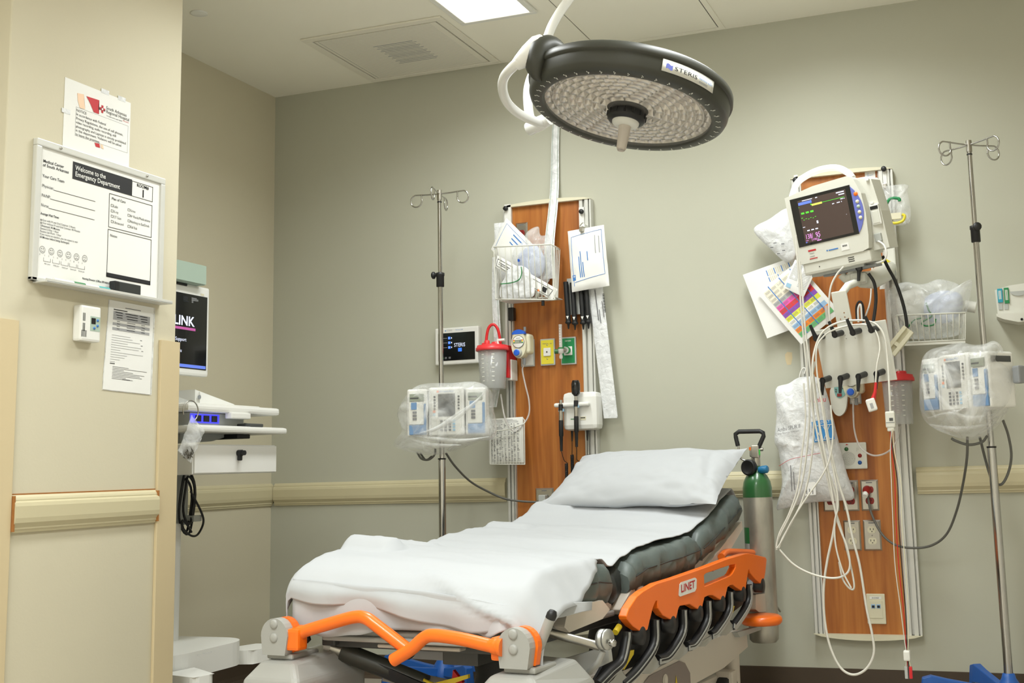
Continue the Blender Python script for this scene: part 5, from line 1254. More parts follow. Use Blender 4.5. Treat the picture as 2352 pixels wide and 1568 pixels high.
def handle_(px, py0, py1, pyc, head, name, lab_, y=-.128, coil=None):
    q0, q1 = at(px[0], py0, y), at(px[1], py1, y); q0.y = q1.y = y; t = thing(name, lab_, 'diagnostic instrument', q1)
    d_ = (q0 - q1)
    m = MB(); m.tube([q1, q1 + d_ * .30, q1 + d_ * .32, q1 + d_ * .62, q1 + d_ * .64], [.0055, .0075, .0098, .0098, .0090], 'black', 16); m.tube([q1 + d_ * .64, q1 + d_ * .84], .0088, 'steel', 16); m.tube([q1 + d_ * .84, q1 + d_ * .97], [.0100, .0095], 'black', 16); m.tube([q1 + d_ * .97, q0 + d_ * .06], .0065, 'chrome', 14); m.build('handle', t)
    c_ = q1 + d_ * .85 - Y * -.006; MB().lathe([(.013, -.006), (.013, .006)], c_, 'ink_pale', axis=d_, n=16).build('cradle_ring', t)
    if head:
        h_ = q0 + d_ * .06; m = MB(); m.tube([h_, h_ + Z * .012, h_ + Z * .03, h_ + Z * .052, h_ + Z * .066], [.008, .018, .019, .019, .014], 'black_gloss', 14); hd = m.build('head', t)
        MB().lathe([(.004, 0), (.004, .003)], h_ + Vector((-.004, -.018, .045)), 'screen_black', axis=-Y, n=10).build('eyepiece', hd)
    m = MB(); P_ = [q1]
    cx_, cy_ = coil; s0 = at(cx_, pyc, y); s0.y = y + .02; P_ += [q1.lerp(s0, .5) + X * -.004, s0 + Z * .01 + X * -.008]
    P_ = spline(P_, 6); z = s0.z; k = 0
    while z > s0.z - cy_: P_.append(Vector((s0.x + .0062 * math.cos(k * .8), s0.y + .0062 * math.sin(k * .8), z))); z -= .0005; k += 1
    m.tube(P_, .0016, 'black', 6); m.build('coiled_cord', t); return t
mat('ink_pale', '9cc4dd', .4)
handle_((1288, 1289.5), 925, 1036, 1064, False, 'otoscope_handle', 'black otoscope handle without a head in the left cradle of the wall unit', coil=(1297, .15))
handle_((1323, 1324.5), 916, 1026, 1061, True, 'ophthalmoscope', 'black ophthalmoscope with a bulky head in the right cradle of the wall unit', coil=(1325, .12))
m = MB()
for px, y0, y1, zz in ((1314, 988, 1044, .12), (1349, 985, 1044, .06)):
    a, b = at(px, y0, -.06), at(px, y1, -.06); P_ = [a, a.lerp(b, .4), b]; m.tube([a, a.lerp(b, .45)], [.0055, .003], 'black', 10)
    k = 0; z = b.z
    while z > b.z - zz: P_.append(Vector((b.x + .0068 * math.cos(k * .8), -.06 + .0068 * math.sin(k * .8), z))); z -= .0005; k += 1
    m.tube(P_, .0016, 'black', 6)
m.build('cord', dg)
# outlets
def socket_plate(name, label, a, b, col, y=-.026, n=2, plug=False):
    A, B = at(a[0], a[1], y), at(b[0], b[1], y); x0, x1, z0, z1 = A.x, B.x, B.z, A.z; o = thing(name, label, 'power outlet', ((x0 + x1) / 2, -.02, z0))
    m = MB(); m.prism([(x0, -.020, z0), (x1, -.020, z0), (x1, -.020, z1), (x0, -.020, z1)], (0, -.001, 0), 'steel'); e = .006
    m.add([(x0, -.021, z0), (x1, -.021, z0), (x1, -.021, z1), (x0, -.021, z1), (x0 + e, -.027, z0 + e), (x1 - e, -.027, z0 + e), (x1 - e, -.027, z1 - e), (x0 + e, -.027, z1 - e)], [(4, 5, 6, 7), (0, 1, 5, 4), (1, 2, 6, 5), (2, 3, 7, 6), (3, 0, 4, 7)], 'steel'); m.build('plate', o)
    cx = (x0 + x1) / 2; cz = (z0 + z1) / 2
    for k in (1, -1):
        c = Vector((cx, -.027, cz + k * .0215)); m = MB(); P = []
        for j in range(24):
            t = 2 * PI * j / 24; P.append(c + Vector((.0165 * math.cos(t), 0, max(-.0125, min(.0125, .0165 * math.sin(t))))))
        m.prism(P, Y * -.0025, col); r_ = m.build('receptacle', o, bevel=.0008)
        m = MB()
        for dx, hh in ((-.006, .008), (.006, .0065)): m.box(c.x + dx - .0012, c.x + dx + .0012, c.y - .0029, c.y - .0024, c.z - hh / 2 + .002, c.z + hh / 2 + .002, 'black')
        m.lathe([(.0022, 0), (.0022, .0006)], c + Vector((0, -.0024, -.007)), 'black', axis=-Y, n=10); m.build('slots', r_)
    MB().lathe([(.0028, 0), (.0028, .001), (0, .0012)], (cx, -.027, cz), 'steel', axis=-Y, n=10).build('screw', o)
    m = MB(); m.box(cx - .012, cx + .012, -.0274, -.0268, z1 - .013, z1 - .009, 'ink_grey'); m.build('engraving', o)
    return o
mat('red_socket', '8c1f1a', .4); mat('ivory', 'ddd8bd', .4)
socket_plate('power_outlet', 'steel outlet plate with red sockets half hidden behind the left basket', (1184, 512), (1212, 580), 'red_socket')
socket_plate('power_outlet', 'steel outlet plate behind the pillow with a grey plug in it', (1229, 1121), (1272, 1190), 'ivory')
# ================================================================== drip stands and the bagged pumps on them
def iv_pole(label, x, y, z_top, z_col, z_low, arm0, arm1, legs0, col_ang, blue=True):
    t = thing('iv_pole', label, 'IV pole', (x, y, 0))
    m = MB(); m.cyl((x, y, .14), (x, y, z_low), .0150, 'chrome', 18); m.cyl((x, y, z_low), (x, y, z_low + .006), .0165, 'black', 18); m.build('lower_tube', t)
    m = MB(); m.cyl((x, y, z_low), (x, y, z_col), .0105, 'chrome', 18); m.build('middle_tube', t)
    m = MB(); m.cyl((x, y, z_col - .02), (x, y, z_top), .0085, 'chrome', 16); m.cyl((x, y, z_top - .042), (x, y, z_top - .037), .0098, 'black', 14); m.build('upper_tube', t)
    m = MB(); m.lathe([(.0125, -.046), (.0165, -.044), (.0165, .0), (.0185, .002), (.0185, .014), (.010, .017)], (x, y, z_col), 'black', n=20); c = m.build('collar', t)
    d = Vector((math.cos(col_ang), math.sin(col_ang), 0)); m = MB(); m.cyl(Vector((x, y, z_col + .006)), Vector((x, y, z_col + .006)) + d * .024, .006, 'black', 10); m.lathe([(.010, .022), (.0155, .026), (.0155, .034), (.010, .038), (0, .039)], (x, y, z_col + .006), 'black', axis=d, n=12); m.build('clamp_knob', c)
    m = MB(); m.cyl((x, y, z_top - .03), (x, y, z_top + .012), .0105, 'steel', 16); m.build('hook_head', t)
    for a in (arm0, arm0 + PI, arm1, arm1 + PI):
        d = Vector((math.cos(a), math.sin(a), 0)); L = .108; P = [Vector((x, y, z_top - .004)), Vector((x, y, z_top - .004)) + d * (L * .5) + Z * .001, Vector((x, y, z_top)) + d * L]
        for k in range(1, 12):
            b = PI / 2 - 2 * PI * .80 * k / 11; P.append(Vector((x, y, z_top - .026)) + d * (L + .026 * math.cos(b) * 1.0) + Z * (.026 * math.sin(b)))
        P.append(P[-1] + Z * .02)
        m = MB(); m.tube(spline(P, 4), .0031, 'chrome', 8); m.build('hook', t)
    m = MB(); m.lathe([(.05, .075), (.052, .095), (.040, .125), (.024, .150), (.020, .165), (.0155, .167)], (x, y, 0), 'blue', n=24); hb = m.build('base_hub', t)
    for k in range(5):
        a = legs0 + 2 * PI * k / 5; d = Vector((math.cos(a), math.sin(a), 0)); o = Vector((x, y, 0)); nrm = Vector((-d.y, d.x, 0)); P = []
        m = MB(); prof = [(.03, .118, .086, .020), (.10, .128, .092, .018), (.20, .146, .100, .018), (.255, .158, .094, .022), (.285, .150, .082, .022), (.29, .120, .082, .018)]
        vs = []
        for r, zt, zb, w_ in prof: vs += [o + d * r + nrm * w_ + Z * zb, o + d * r - nrm * w_ + Z * zb, o + d * r - nrm * w_ * .7 + Z * zt, o + d * r + nrm * w_ * .7 + Z * zt]
        n = len(prof); m.add(vs, [(4 * i + j, 4 * i + (j + 1) % 4, 4 * i + 4 + (j + 1) % 4, 4 * i + 4 + j) for i in range(n - 1) for j in range(4)] + [(3, 2, 1, 0), (4 * n - 4, 4 * n - 3, 4 * n - 2, 4 * n - 1)], 'blue')
        lg = m.build('leg', t, bevel=.007, seg=2)
        m = MB(); c_ = o + d * .262; m.lathe([(.02, -.012), (.040, -.012), (.040, .012), (.02, .012)], Vector((c_.x, c_.y, .0405)), 'rubber', axis=nrm, n=20); m.cyl(Vector((c_.x, c_.y, .06)), Vector((c_.x, c_.y, .10)), .012, 'chrome', 12); m.build('castor', lg)
    return t
PLX, PLY = 1.069, -.35
iv_pole('chrome IV pole with four hooks standing left of the stretcher', PLX, PLY, 2.072, 1.712, .945, .04, 1.78, .5, PI + .1)
PRX, PRY = 3.226, -.40
iv_pole('chrome IV pole with blue legs at the right edge of the room', PRX, PRY, 2.017, 1.70, .925, .72, 2.45, 2.02, -1.3)

def pump(label, loc, yaw, zb, foot=True):
    """infusion pump: a controller between two channels; the face is at local y = 0"""
    T = Matrix.Translation((loc[0], loc[1], zb)) @ Matrix.Rotation(yaw, 4, 'Z'); t = thing('infusion_pump', label, 'infusion pump', T @ Vector((0, .06, 0)))
    m = MB(T); m.box(-.072, .072, .004, .150, .010, .205, 'white', r=.010); m.box(-.060, .060, .0, .006, .014, .198, 'white_soft', r=.002); c = m.build('controller', t, bevel=.002)
    m = MB(T); m.box(-.032, .036, -.0015, .001, .088, .178, 'grey_dark'); sc_ = m.build('screen', c); 
    m = MB(T)
    for k in range(5):
        for s_ in (-1, 1): q = Vector((s_ * .048 + .002, -.001, .166 - k * .012)); m.lathe([(.0042, 0), (.0042, .0012), (.003, .0012), (.003, .0005), (0, .0005)], q, 'grey_dark', axis=-Y, n=10)
    for r in range(4):
        for k in range(4): m.box(-.024 + k * .0165, -.014 + k * .0165, -.0015, 0, .030 + r * .012, .038 + r * .012, 'ink_pale' if k == 3 else 'ink_grey')
    m.box(-.053, -.043, -.0015, 0, .104, .112, 'orange'); m.box(-.053, -.043, -.0015, 0, .092, .099, 'ink_pale'); m.build('keypad', c)
    m = MB(T); m.text('BD Alaris PCU', Vector((-.028, 0, .184)), X, Z, .010, 'ink_blue', .0008, width=.058); m.lathe([(.0042, 0), (.0042, .0008)], (-.033, 0, .187), 'orange', axis=-Y, n=12); m.build('lettering', c)
    for s_ in (-1, 1):
        x0, x1 = (-.158, -.076) if s_ < 0 else (.076, .158)
        m = MB(T); m.box(x0, x1, .006, .125, .012, .200, 'white', r=.008); m.box(x0 + .008, x1 - .008, .0, .008, .058, .148, 'white_soft', r=.002); mo = m.build('channel_module', t, bevel=.002)
        m = MB(T); m.box(x0 + .012, x1 - .014, -.0015, .007, .152, .180, 'lcd'); m.box(x0 + .014, x1 - .034, -.002, .0, .160, .166, 'grey_dark'); m.build('display', mo)
        m = MB(T); m.box(x0 + .010, x1 - .006, -.0022, .004, .018, .056, 'pump_blue', r=.002); m.box(x1 - .014, x1 - .004, -.002, .006, .018, .14, 'pump_blue', r=.002); m.build('door_handle', mo)
        m = MB(T); m.box(x0 + .018, x0 + .040, -.0025, 0, .118, .146, 'pump_blue')
        for k in range(3): m.box(x0 + .024, x0 + .040, -.0025, 0, .076 + k * .013, .085 + k * .013, 'ink_grey')
        m.build('keypad', mo)
    m = MB(T); m.box(-.03, .03, .15, .175, .06, .16, 'grey_dark', r=.004); m.cyl((.03, .165, .11), (.075, .165, .11), .012, 'black', 12); m.build('pole_clamp', t)
    return t, T
mat('pump_blue', '6f93bd', .4)
tl, TL_ = pump('infusion pump under a tied clear bag on the left IV pole', (PLX + .112, PLY - .18), .32, 1.025)
tr, TR_ = pump('infusion pump turned leftward under a clear bag on the right IV pole', (PRX - .106, PRY - .125), -.75, 1.045)
m = MB(TR_); m.box(.1585, .160, .02, .11, .165, .185, 'grey_dark'); m.build('vent_slot', tr)
m = MB(TR_); m.box(.17, .20, .10, .13, .09, .15, 'grey', r=.006); m.build('clamp_grip', tr)
def bagged(label, px, y, bulge, back, seed, folds):
    C_ = at(sum(p[0] for p in px) / len(px), sum(p[1] for p in px) / len(px), y)
    m = MB(); blob(m, outl(px, y), bulge, back, .012, 'film_pump', seed, 14, fs=16, pw_=7)
    o = m.build('plastic_bag', None, weld=True); tag(o, label, 'plastic bag')
    for f in folds:
        m = MB(); P_ = spline([at(a, b, y - d * 1.08) for a, b, d in f], 6); n = len(P_)
        def fp(i, j):
            k = min(n - 1, int(i * (n - 1) + .5)); t = (P_[min(n - 1, k + 1)] - P_[max(0, k - 1)]).normalized(); w_ = .016 * math.sin(PI * (k + .5) / n) + .002
            return P_[k] + t.cross(Y) * (w_ * (j - .5)) - Y * .006 * math.sin(PI * j)
        m.grid(fp, n - 1, 4, 'film'); m.build('fold', o)
    return o
bagged('clear plastic bag tied around the pump on the left IV pole', [(935, 912), (958, 888), (985, 880), (1040, 879), (1090, 876), (1116, 890), (1124, 930), (1130, 1000), (1090, 1016), (1040, 1035), (1000, 1045), (950, 1040), (915, 1030), (910, 1018), (928, 992), (918, 950)], -.50, .075, .14, 3,
       [[(945, 998, .06), (985, 990, .088), (1040, 965, .092), (1090, 925, .092), (1115, 898, .07)], [(945, 1000, .06), (1000, 985, .09), (1060, 945, .09), (1105, 915, .085)], [(940, 1000, .05), (1000, 1008, .075), (1060, 1012, .075), (1125, 1003, .05)], [(935, 1005, .05), (990, 1022, .07), (1060, 1022, .06)], [(948, 996, .06), (940, 960, .06), (935, 930, .05)], [(950, 995, .07), (975, 960, .085), (985, 900, .07)], [(930, 1010, .04), (920, 1025, .03)]])
bagged('crumpled clear plastic bag over the pump on the right IV pole', [(2117, 830), (2135, 805), (2170, 795), (2205, 786), (2235, 792), (2262, 790), (2284, 783), (2303, 798), (2300, 825), (2322, 850), (2328, 900), (2314, 945), (2285, 985), (2235, 1010), (2185, 1000), (2140, 980), (2116, 950), (2112, 890)], -.50, .13, .13, 11,
       [[(2125, 840, .07), (2150, 900, .11), (2190, 945, .12), (2215, 935, .12)], [(2130, 960, .07), (2180, 950, .12), (2230, 960, .11), (2290, 950, .06)], [(2135, 975, .06), (2200, 985, .10), (2270, 975, .06)], [(2160, 815, .10), (2180, 870, .12), (2200, 930, .12)], [(2260, 800, .09), (2285, 790, .08), (2298, 805, .07), (2285, 822, .08), (2262, 812, .09)], [(2262, 860, .09), (2275, 920, .09), (2250, 970, .10)], [(2120, 860, .05), (2130, 920, .08), (2150, 960, .09)]])
m = MB(); m.tube(spline([at(1024, 1040, -.32), at(1045, 1070, -.28), at(1080, 1105, -.2), at(1120, 1128, -.13), at(1160, 1145, -.09), at(1200, 1151, -.06), at(1240, 1153, -.05)], 8), .0046, 'cable_grey', 10)
o = m.build('pump_cord'); tag(o, 'grey power cord running from the left bagged pump to the outlet behind the pillow', 'cord')
m = MB(); m.tube(spline([at(958, 1038, -.42), at(968, 1053, -.42), at(985, 1055, -.42), at(998, 1044, -.42), at(1000, 1030, -.42)], 6), .0045, 'cable_grey', 8); m.tube(spline([at(965, 1040, -.40), at(978, 1056, -.40), at(992, 1048, -.40)], 6), .0045, 'cable_grey', 8); m.build('slack_loop', o)
m = MB(); q = at(1245, 1145, -.045); m.box(q.x - .012, q.x + .02, -.06, -.029, q.z - .016, q.z + .016, 'grey_light', r=.004); m.build('plug', o)
m = MB(); m.tube(spline([at(2222, 1003, -.45), at(2221, 1050, -.42), at(2212, 1110, -.32), at(2198, 1170, -.24), at(2175, 1225, -.17), at(2140, 1252, -.12), at(2095, 1258, -.10), at(2055, 1250, -.10), at(2025, 1225, -.08), at(2002, 1180, -.06), at(1993, 1140, -.055), at(1989, 1128, -.045)], 8), .0046, 'cable_grey', 10)
o = m.build('pump_cord'); tag(o, 'grey power cord swinging from the right bagged pump to a red socket on the panel', 'cord')
m = MB(); q = at(1990, 1127, -.05); m.tube([(q.x, -.027, q.z + .004), (q.x, -.045, q.z), (q.x, -.066, q.z - .012)], [.017, .016, .010], 'red_socket', 14); m.tube([(q.x - .002, -.062, q.z - .010), (q.x - .004, -.074, q.z - .020)], [.012, .010], 'white', 12); m.build('plug', o)
m = MB(); m.tube(spline([at(2268, 1000, -.44), at(2255, 1015, -.44), at(2225, 1021, -.44), at(2195, 1012, -.44), at(2185, 1006, -.44)], 8), .0046, 'cable_grey', 10)
m.tube(spline([at(2250, 1002, -.38), at(2262, 1050, -.37), at(2272, 1085, -.37), at(2280, 1105, -.375), at(2300, 1112, -.375), at(2316, 1085, -.38), at(2323, 1045, -.40), at(2316, 1000, -.42), at(2304, 965, -.44)], 8), .0046, 'cable_grey', 10)
o = m.build('slack_cord'); tag(o, 'grey cord looped in slack coils under the right bagged pump', 'cord')

# oxygen cylinder behind the head of the stretcher
oc = at(1741, 1160, -.20); cx, cy = oc.x, -.20; ob = thing('oxygen_cylinder', 'steel oxygen cylinder with green shoulder between stretcher head and right panel', 'oxygen cylinder', (cx, cy, .22))
m = MB(); m.lathe([(.046, .222), (.055, .232), (.0565, .26), (.0565, .765)], (cx, cy, 0), 'tank', n=40); m.build('body', ob)
m = MB(); m.lathe([(.0567, .765), (.0567, .80), (.052, .825), (.040, .848), (.026, .862), (.018, .872), (.016, .885)], (cx, cy, 0), 'green_tank', n=40); m.build('shoulder', ob)
q = at(1719, 1230, -.25); m = MB()
m.grid(lambda i, j: Vector((cx + .0572 * math.cos(lerp(-2.9, -2.1, i)), cy + .0572 * math.sin(lerp(-2.9, -2.1, i)), lerp(q.z - .03, q.z + .03, j))), 6, 1, 'green'); m.build('hazard_label', ob); m = MB(); m.grid(lambda i, j: Vector((cx + .0572 * math.cos(lerp(-2.9, -2.1, i)), cy + .0572 * math.sin(lerp(-2.9, -2.1, i)), lerp(q.z - .075, q.z - .03, j))), 6, 1, 'paper_grey'); m.build('label', ob)
m = MB(); m.cyl((cx, cy, .885), (cx, cy, .93), .017, 'steel', 14); m.box(cx - .014, cx + .016, cy - .02, cy + .014, .915, .965, 'steel', r=.004); m.cyl((cx - .012, cy, .945), (cx + .03, cy, .948), .007, 'steel', 10); va = m.build('valve', ob)
q = at(1727, 1073, -.25); MB().lathe([(.022, -.02), (.030, -.012), (.031, .008), (.026, .014), (.024, .012), (0, .012)], (cx - .022, cy - .03, q.z), 'black', axis=(-.3, -1, 0), n=26).build('regulator', va)
q = at(1752, 1078, -.22); MB().lathe([(.013, -.02), (.015, -.006), (.015, .012), (.012, .016), (0, .016)], (cx + .034, cy - .02, q.z), 'teal_blue' if 'teal_blue' in MATS else 'blue', axis=(1, -.25, .1), n=16).build('flow_knob', va)
q = at(1732, 1037, -.2); m = MB(); m.box(cx - .022, cx + .012, cy - .012, cy + .012, q.z - .02, q.z + .012, 'steel', r=.004); m.cyl((cx - .006, cy, q.z + .006), (cx - .006, cy, q.z + .018), .019, 'orange', 18); m.box(cx + .012, cx + .020, cy - .014, cy - .004, q.z - .014, q.z + .008, 'led_tag', r=.001) if 'led_tag' in MATS else None; m.build('gauge_cap', va)
m = MB(); q = [at(a, b, -.20) for a, b in ((1716, 1060), (1700, 1050), (1696, 1025), (1695, 1008))]; m.tube(spline(q, 5), .0042, 'chrome', 8); q2 = [at(a, b, -.20) for a, b in ((1726, 1055), (1740, 1028), (1744, 1020))]; m.tube(q2, .0042, 'chrome', 8); hd = m.build('carry_handle', ob)
m = MB(); q = [at(a, b, -.20) for a, b in ((1695, 1024), (1690, 1003), (1689, 997), (1697, 991), (1745, 990), (1753, 994), (1754, 1001), (1742, 1028))]; m.tube(q, .0088, 'black', 12); m.build('grip', hd)
# ================================================================== right headwall panel, monitor, cables
hwr = headwall(2.513, 2.921, .222, 2.062, 'orange wood headwall panel behind the patient monitor', [(1827, 414), (2030, 388)], [((1823, 402), (1835, 450)), ((2026, 382), (2038, 425))])
m = MB(); q0, q1 = at(1986, 394, -.0215), at(2011, 411, -.0215); m.box(q0.x, q1.x, -.0222, -.020, q1.z, q0.z, 'paper'); o = m.build('note_card'); tag(o, 'small white handwritten card stuck at the top of the right panel', 'card')
m = MB(); m.tube([(q0.x + .008, -.0226, q1.z + .006), (q0.x + .013, -.0226, q0.z - .006), (q0.x + .014, -.0226, q1.z + .006)], .0007, 'ink_blue', 5); m.tube([(q0.x + .016, -.0226, q1.z + .016), (q0.x + .032, -.0226, q1.z + .018)], .0005, 'ink_blue', 5); m.build('scribble', o)

def frame_mat(loc, yaw, tilt, roll): return Matrix.Translation(loc) @ Matrix.Rotation(yaw, 4, 'Z') @ Matrix.Rotation(tilt, 4, 'X') @ Matrix.Rotation(roll, 4, 'Y')
MM = frame_mat(Vector((2.7173, -.5561, 1.7681)), -.2284, .1526, -.092)
mo = thing('patient_monitor', 'white bedside patient monitor with lit screen on an arm over the right panel', 'patient monitor', MM @ Vector((0, .1, -.14)))
m = MB(MM)
P = [(-.135, -.152), (.115, -.152), (.139, -.145), (.147, -.10), (.154, -.02), (.151, .05), (.132, .112), (.112, .122), (-.02, .118), (-.135, .100)]
m.prism([(x, -.004, z) for x, z in P], (0, .045, 0), 'white_dev'); fr = m.build('bezel', mo, bevel=.008, seg=3)
m = MB(MM); m.box(-.115, .140, .04, .165, -.165, .108, 'white_dev', r=.015); m.box(-.12, .140, .0, .12, -.195, -.150, 'white_dev', r=.010); bd_ = m.build('housing', mo)
m = MB(MM); m.prism([(.130, .045, -.155), (.192, .06, -.155), (.189, .06, -.02), (.176, .06, .098), (.166, .06, .110), (.130, .045, .112)], (0, .10, 0), 'white_dev'); sm = m.build('side_module', bd_, bevel=.005)
m = MB(MM); m.box(.153, .187, .046, .062, -.068, .006, 'white_soft', r=.003); m.box(.156, .184, .0445, .047, -.012, .000, 'black'); m.box(.158, .182, .0445, .047, -.062, -.018, 'white_dev', r=.002); pr = m.build('printer_door', bd_)
m = MB(MM); m.box(.150, .175, .044, .06, -.128, -.098, 'grey_light', r=.003); m.build('socket', bd_)
for z in (.098, .012): m = MB(MM); m.box(.160, .171, .046, .06, z - .004, z + .003, 'paper', r=.001); m.build('latch_mark', bd_)
m = MB(MM); m.tube(spline([(-.128, .03, .085), (-.10, .05, .145), (-.06, .06, .168), (0, .065, .178), (.06, .06, .168), (.10, .05, .140), (.118, .04, .115)], 6), .0125, 'white_gloss', 12); m.build('carry_handle', mo)
m = MB(MM); m.box(-.116, .116, -.0062, -.003, -.089, .089, 'screen_black'); sc_ = m.build('screen', mo)
m = MB(MM); f = -.0064
m.box(-.088, .098, f - .0003, f, -.080, .078, 'scr_dark')
f = -.0071
def sb(x0, x1, z0, z1, mt): m.box(x0, x1, f - .0003, f, z0, z1, mt)
sb(-.086, -.034, .060, .070, 'scr_blue'); sb(-.07, -.03, .073, .0755, 'scr_white'); sb(-.018, -.010, .0725, .0755, 'scr_white'); sb(.062, .092, .070, .074, 'scr_white'); sb(.07, .092, .062, .0655, 'scr_white')
sb(-.036, .004, .048, .055, 'scr_yellow'); sb(.004, .09, .0515, .0527, 'led_green'); sb(-.040, -.036, .052, .057, 'led_green'); sb(-.087, -.085, .052, .054, 'led_green')
sb(.04, .048, .036, .039, 'scr_white'); sb(.058, .070, .036, .039, 'scr_white'); sb(.075, .077, .036, .040, 'scr_white'); sb(.074, .084, .046, .049, 'scr_white'); sb(.086, .09, .046, .048, 'scr_white'); sb(.084, .0855, -.012, -.010, 'scr_white')
for k in range(3): sb(-.082 + k * .018, -.070 + k * .018, .026, .0325, 'led_green'); sb(-.072 + k * .016, -.062 + k * .016, -.038, -.034, 'scr_white')
for k in range(6): sb(-.078 + k * .009, -.073 + k * .009, .004 + .003 * (k % 2), .0055 + .003 * (k % 2), 'led_green')
sb(-.085, -.079, .012, .014, 'led_green'); sb(-.086, -.077, -.022, -.020, 'scr_white'); sb(-.030, -.024, -.018, -.008, 'scr_white'); sb(-.086, -.080, -.079, -.076, 'scr_blue')
m.text('138/', Vector((-.084, f, -.066)), X, Z, .026, 'scr_pink', .0003, width=.030); m.text('95', Vector((-.044, f, -.066)), X, Z, .026, 'scr_pink', .0003, width=.018)
m.text('(106)', Vector((-.062, f, -.075)), X, Z, .011, 'scr_pink', .0003); sb(-.042, -.026, -.080, -.077, 'scr_pink'); sb(-.084, -.074, -.072, -.0705, 'scr_pink'); m.tube([(-.036, f, -.076), (-.032, f, -.066), (-.040, f, -.060)], .0006, 'scr_white', 4)
m.build('screen_image', sc_)
m = MB(MM); P = [(.117, .078)]
for k in range(13): t = k / 12; P.append((.117 + .032 * math.sin(PI * t) ** .8, lerp(.082, -.085, t)))
m.prism([(x, -.0072, z) for x, z in P], (0, .004, 0), 'lav'); kp = m.build('key_strip', mo)
for z, c_ in ((.052, 'orange'), (.024, 'cream'), (.006, 'mint'), (-.014, 'cream'), (-.034, 'cream')): MB(MM).lathe([(.0068 if c_ != 'orange' else .0078, 0), (.0062, .002), (0, .0026)], (.1325 + .001 * (1 - abs(z) * 20), -.0072, z), c_, axis=(0, -1, 0), n=16).build('button', kp)
m = MB(MM); m.box(-.085, -.055, -.0052, -.004, -.112, -.106, 'ink_red'); m.box(-.085, -.055, -.0052, -.004, -.140, -.137, 'ink_red'); m.box(.04, .07, -.0052, -.004, -.135, -.110, 'paper')
for k in range(2): m.box(-.082, -.064, -.0052, -.004, -.120 - k * .011, -.118 - k * .011, 'ink_light')
for k in range(6): m.box(.046 + k * .003, .048 + k * .003, -.0056, -.005, -.122, -.116, 'ink')
m.box(-.008, .028, -.0052, -.004, -.1245, -.1205, 'ink_blue'); m.lathe([(.003, 0), (.003, .0008)], (-.014, -.0042, -.122), 'ink_blue', axis=-Y, n=8); m.build('label', fr)
m = MB(MM)
for k in range(3): m.box(.055, .078, -.0006, .002, -.166 - k * .007, -.163 - k * .007, 'black')
m.lathe([(.002, 0), (.002, .001)], (-.056, -.0004, -.172), 'black', axis=-Y, n=8); m.build('louvres', bd_)
m = MB(MM); m.box(-.10, .10, .02, .11, -.204, -.195, 'grey_light'); m.box(-.06, .14, .03, .10, -.212, -.203, 'grey'); m.build('mount_plate', mo)
# swing arm
J0 = MM @ Vector((.03, .07, -.21)); J1 = at(1972, 640, -.47)
m = MB(); m.tube([J0, J0.lerp(J1, .4)], .022, 'white_dev', 16); m.box(J1.x - .028, J1.x + .03, J1.y - .03, J1.y + .03, J1.z - .018, J1.z + .02, 'white_dev', r=.012); m.tube([J0 + Vector((-.03, 0, -.01)), J0 + Vector((-.018, 0, -.03)), J1 + Z * .02], [.018, .02, .022], 'white_dev', 14); aj = m.build('arm_joint', mo)
q = at(1974, 617, -.51); m = MB(); m.lathe([(.0125, 0), (.0125, .014), (.008, .018)], q, 'black', axis=-Y, n=16); m.tube([q + Y * -.010, q + Vector((-.004, -.012, -.045))], [.007, .0055], 'black', 12); m.build('lever', aj)
A = at(1985, 655, -.42); B = at(2040, 620, -.10)
m = MB(); m.tube([J1 + Vector((.01, .03, .0)), A.lerp(B, .35), A.lerp(B, .75), B, B + Y * .066], [.030, .034, .038, .036, .03], 'white_dev', 18); ar = m.build('swing_arm', mo)
q = at(2046, 630, -.13); m = MB(); m.lathe([(.024, 0), (.024, .004), (.018, .006), (0, .006)], Vector((q.x, -.145, q.z)), 'grey_light', axis=(.55, -1, 0), n=22); m.build('end_cap', ar)
q = at(2018, 600, -.16); m = MB(); m.prism([at(a, b, -.145) for a, b in ((1996, 606), (2010, 598), (2035, 594), (2046, 600), (2030, 606), (2010, 610))], Y * .004, 'yellow_plate'); m.build('warning_label', ar)
m = MB(); q = at(2046, 590, -.05); m.box(q.x - .02, q.x + .02, -.075, -.034, q.z - .09, q.z + .06, 'white_dev', r=.006); m.build('rail_bracket', ar)

# --- cable board with eight black hooks
CBM = frame_mat(Vector((2.7995, -.585, 1.262)), -.30, .20, -.05)
cb = thing('cable_hook_board', 'white cable board with eight black hooks under the patient monitor', 'cable board', CBM @ Vector((0, 0, -.1)))
m = MB(CBM); m.box(-.135, .135, 0, .005, -.106, .104, 'white_dev', r=.002); bo = m.build('board', cb)
m = MB(CBM)
for x, z in ((-.022, .072), (-.02, .060), (.012, .072), (.014, .058)): m.lathe([(.002, 0), (.002, .0008), (0, .001)], (x, 0, z), 'steel', axis=-Y, n=10)
m.build('screws', bo)
m = MB(CBM); m.box(-.048, .010, .004, .012, .100, .228, 'white_dev', r=.004); bp_ = m.build('hanger_plate', cb)
m = MB(CBM)
for x, z in ((-.012, .150), (-.012, .135), (-.03, .13), (.0, .128)): m.lathe([(.0022, 0), (.0022, .0005), (0, .0005)], (x, .0039, z), 'rail_bare', axis=-Y, n=10)
m.build('screw_holes', bp_)
m = MB(); m.tube([CBM @ Vector((-.02, .015, .21)), CBM @ Vector((.0, .05, .24)), J1 + Z * -.01], .014, 'white_dev', 12); m.build('hanger', cb)
def bpx(px, py):
    n = CBM.to_3x3() @ Vector((0, 1, 0)); o = CBM.translation; d = ray(px, py); t = n.dot(o - CAM) / n.dot(d); return CBM.inverted() @ (CAM + d * t)
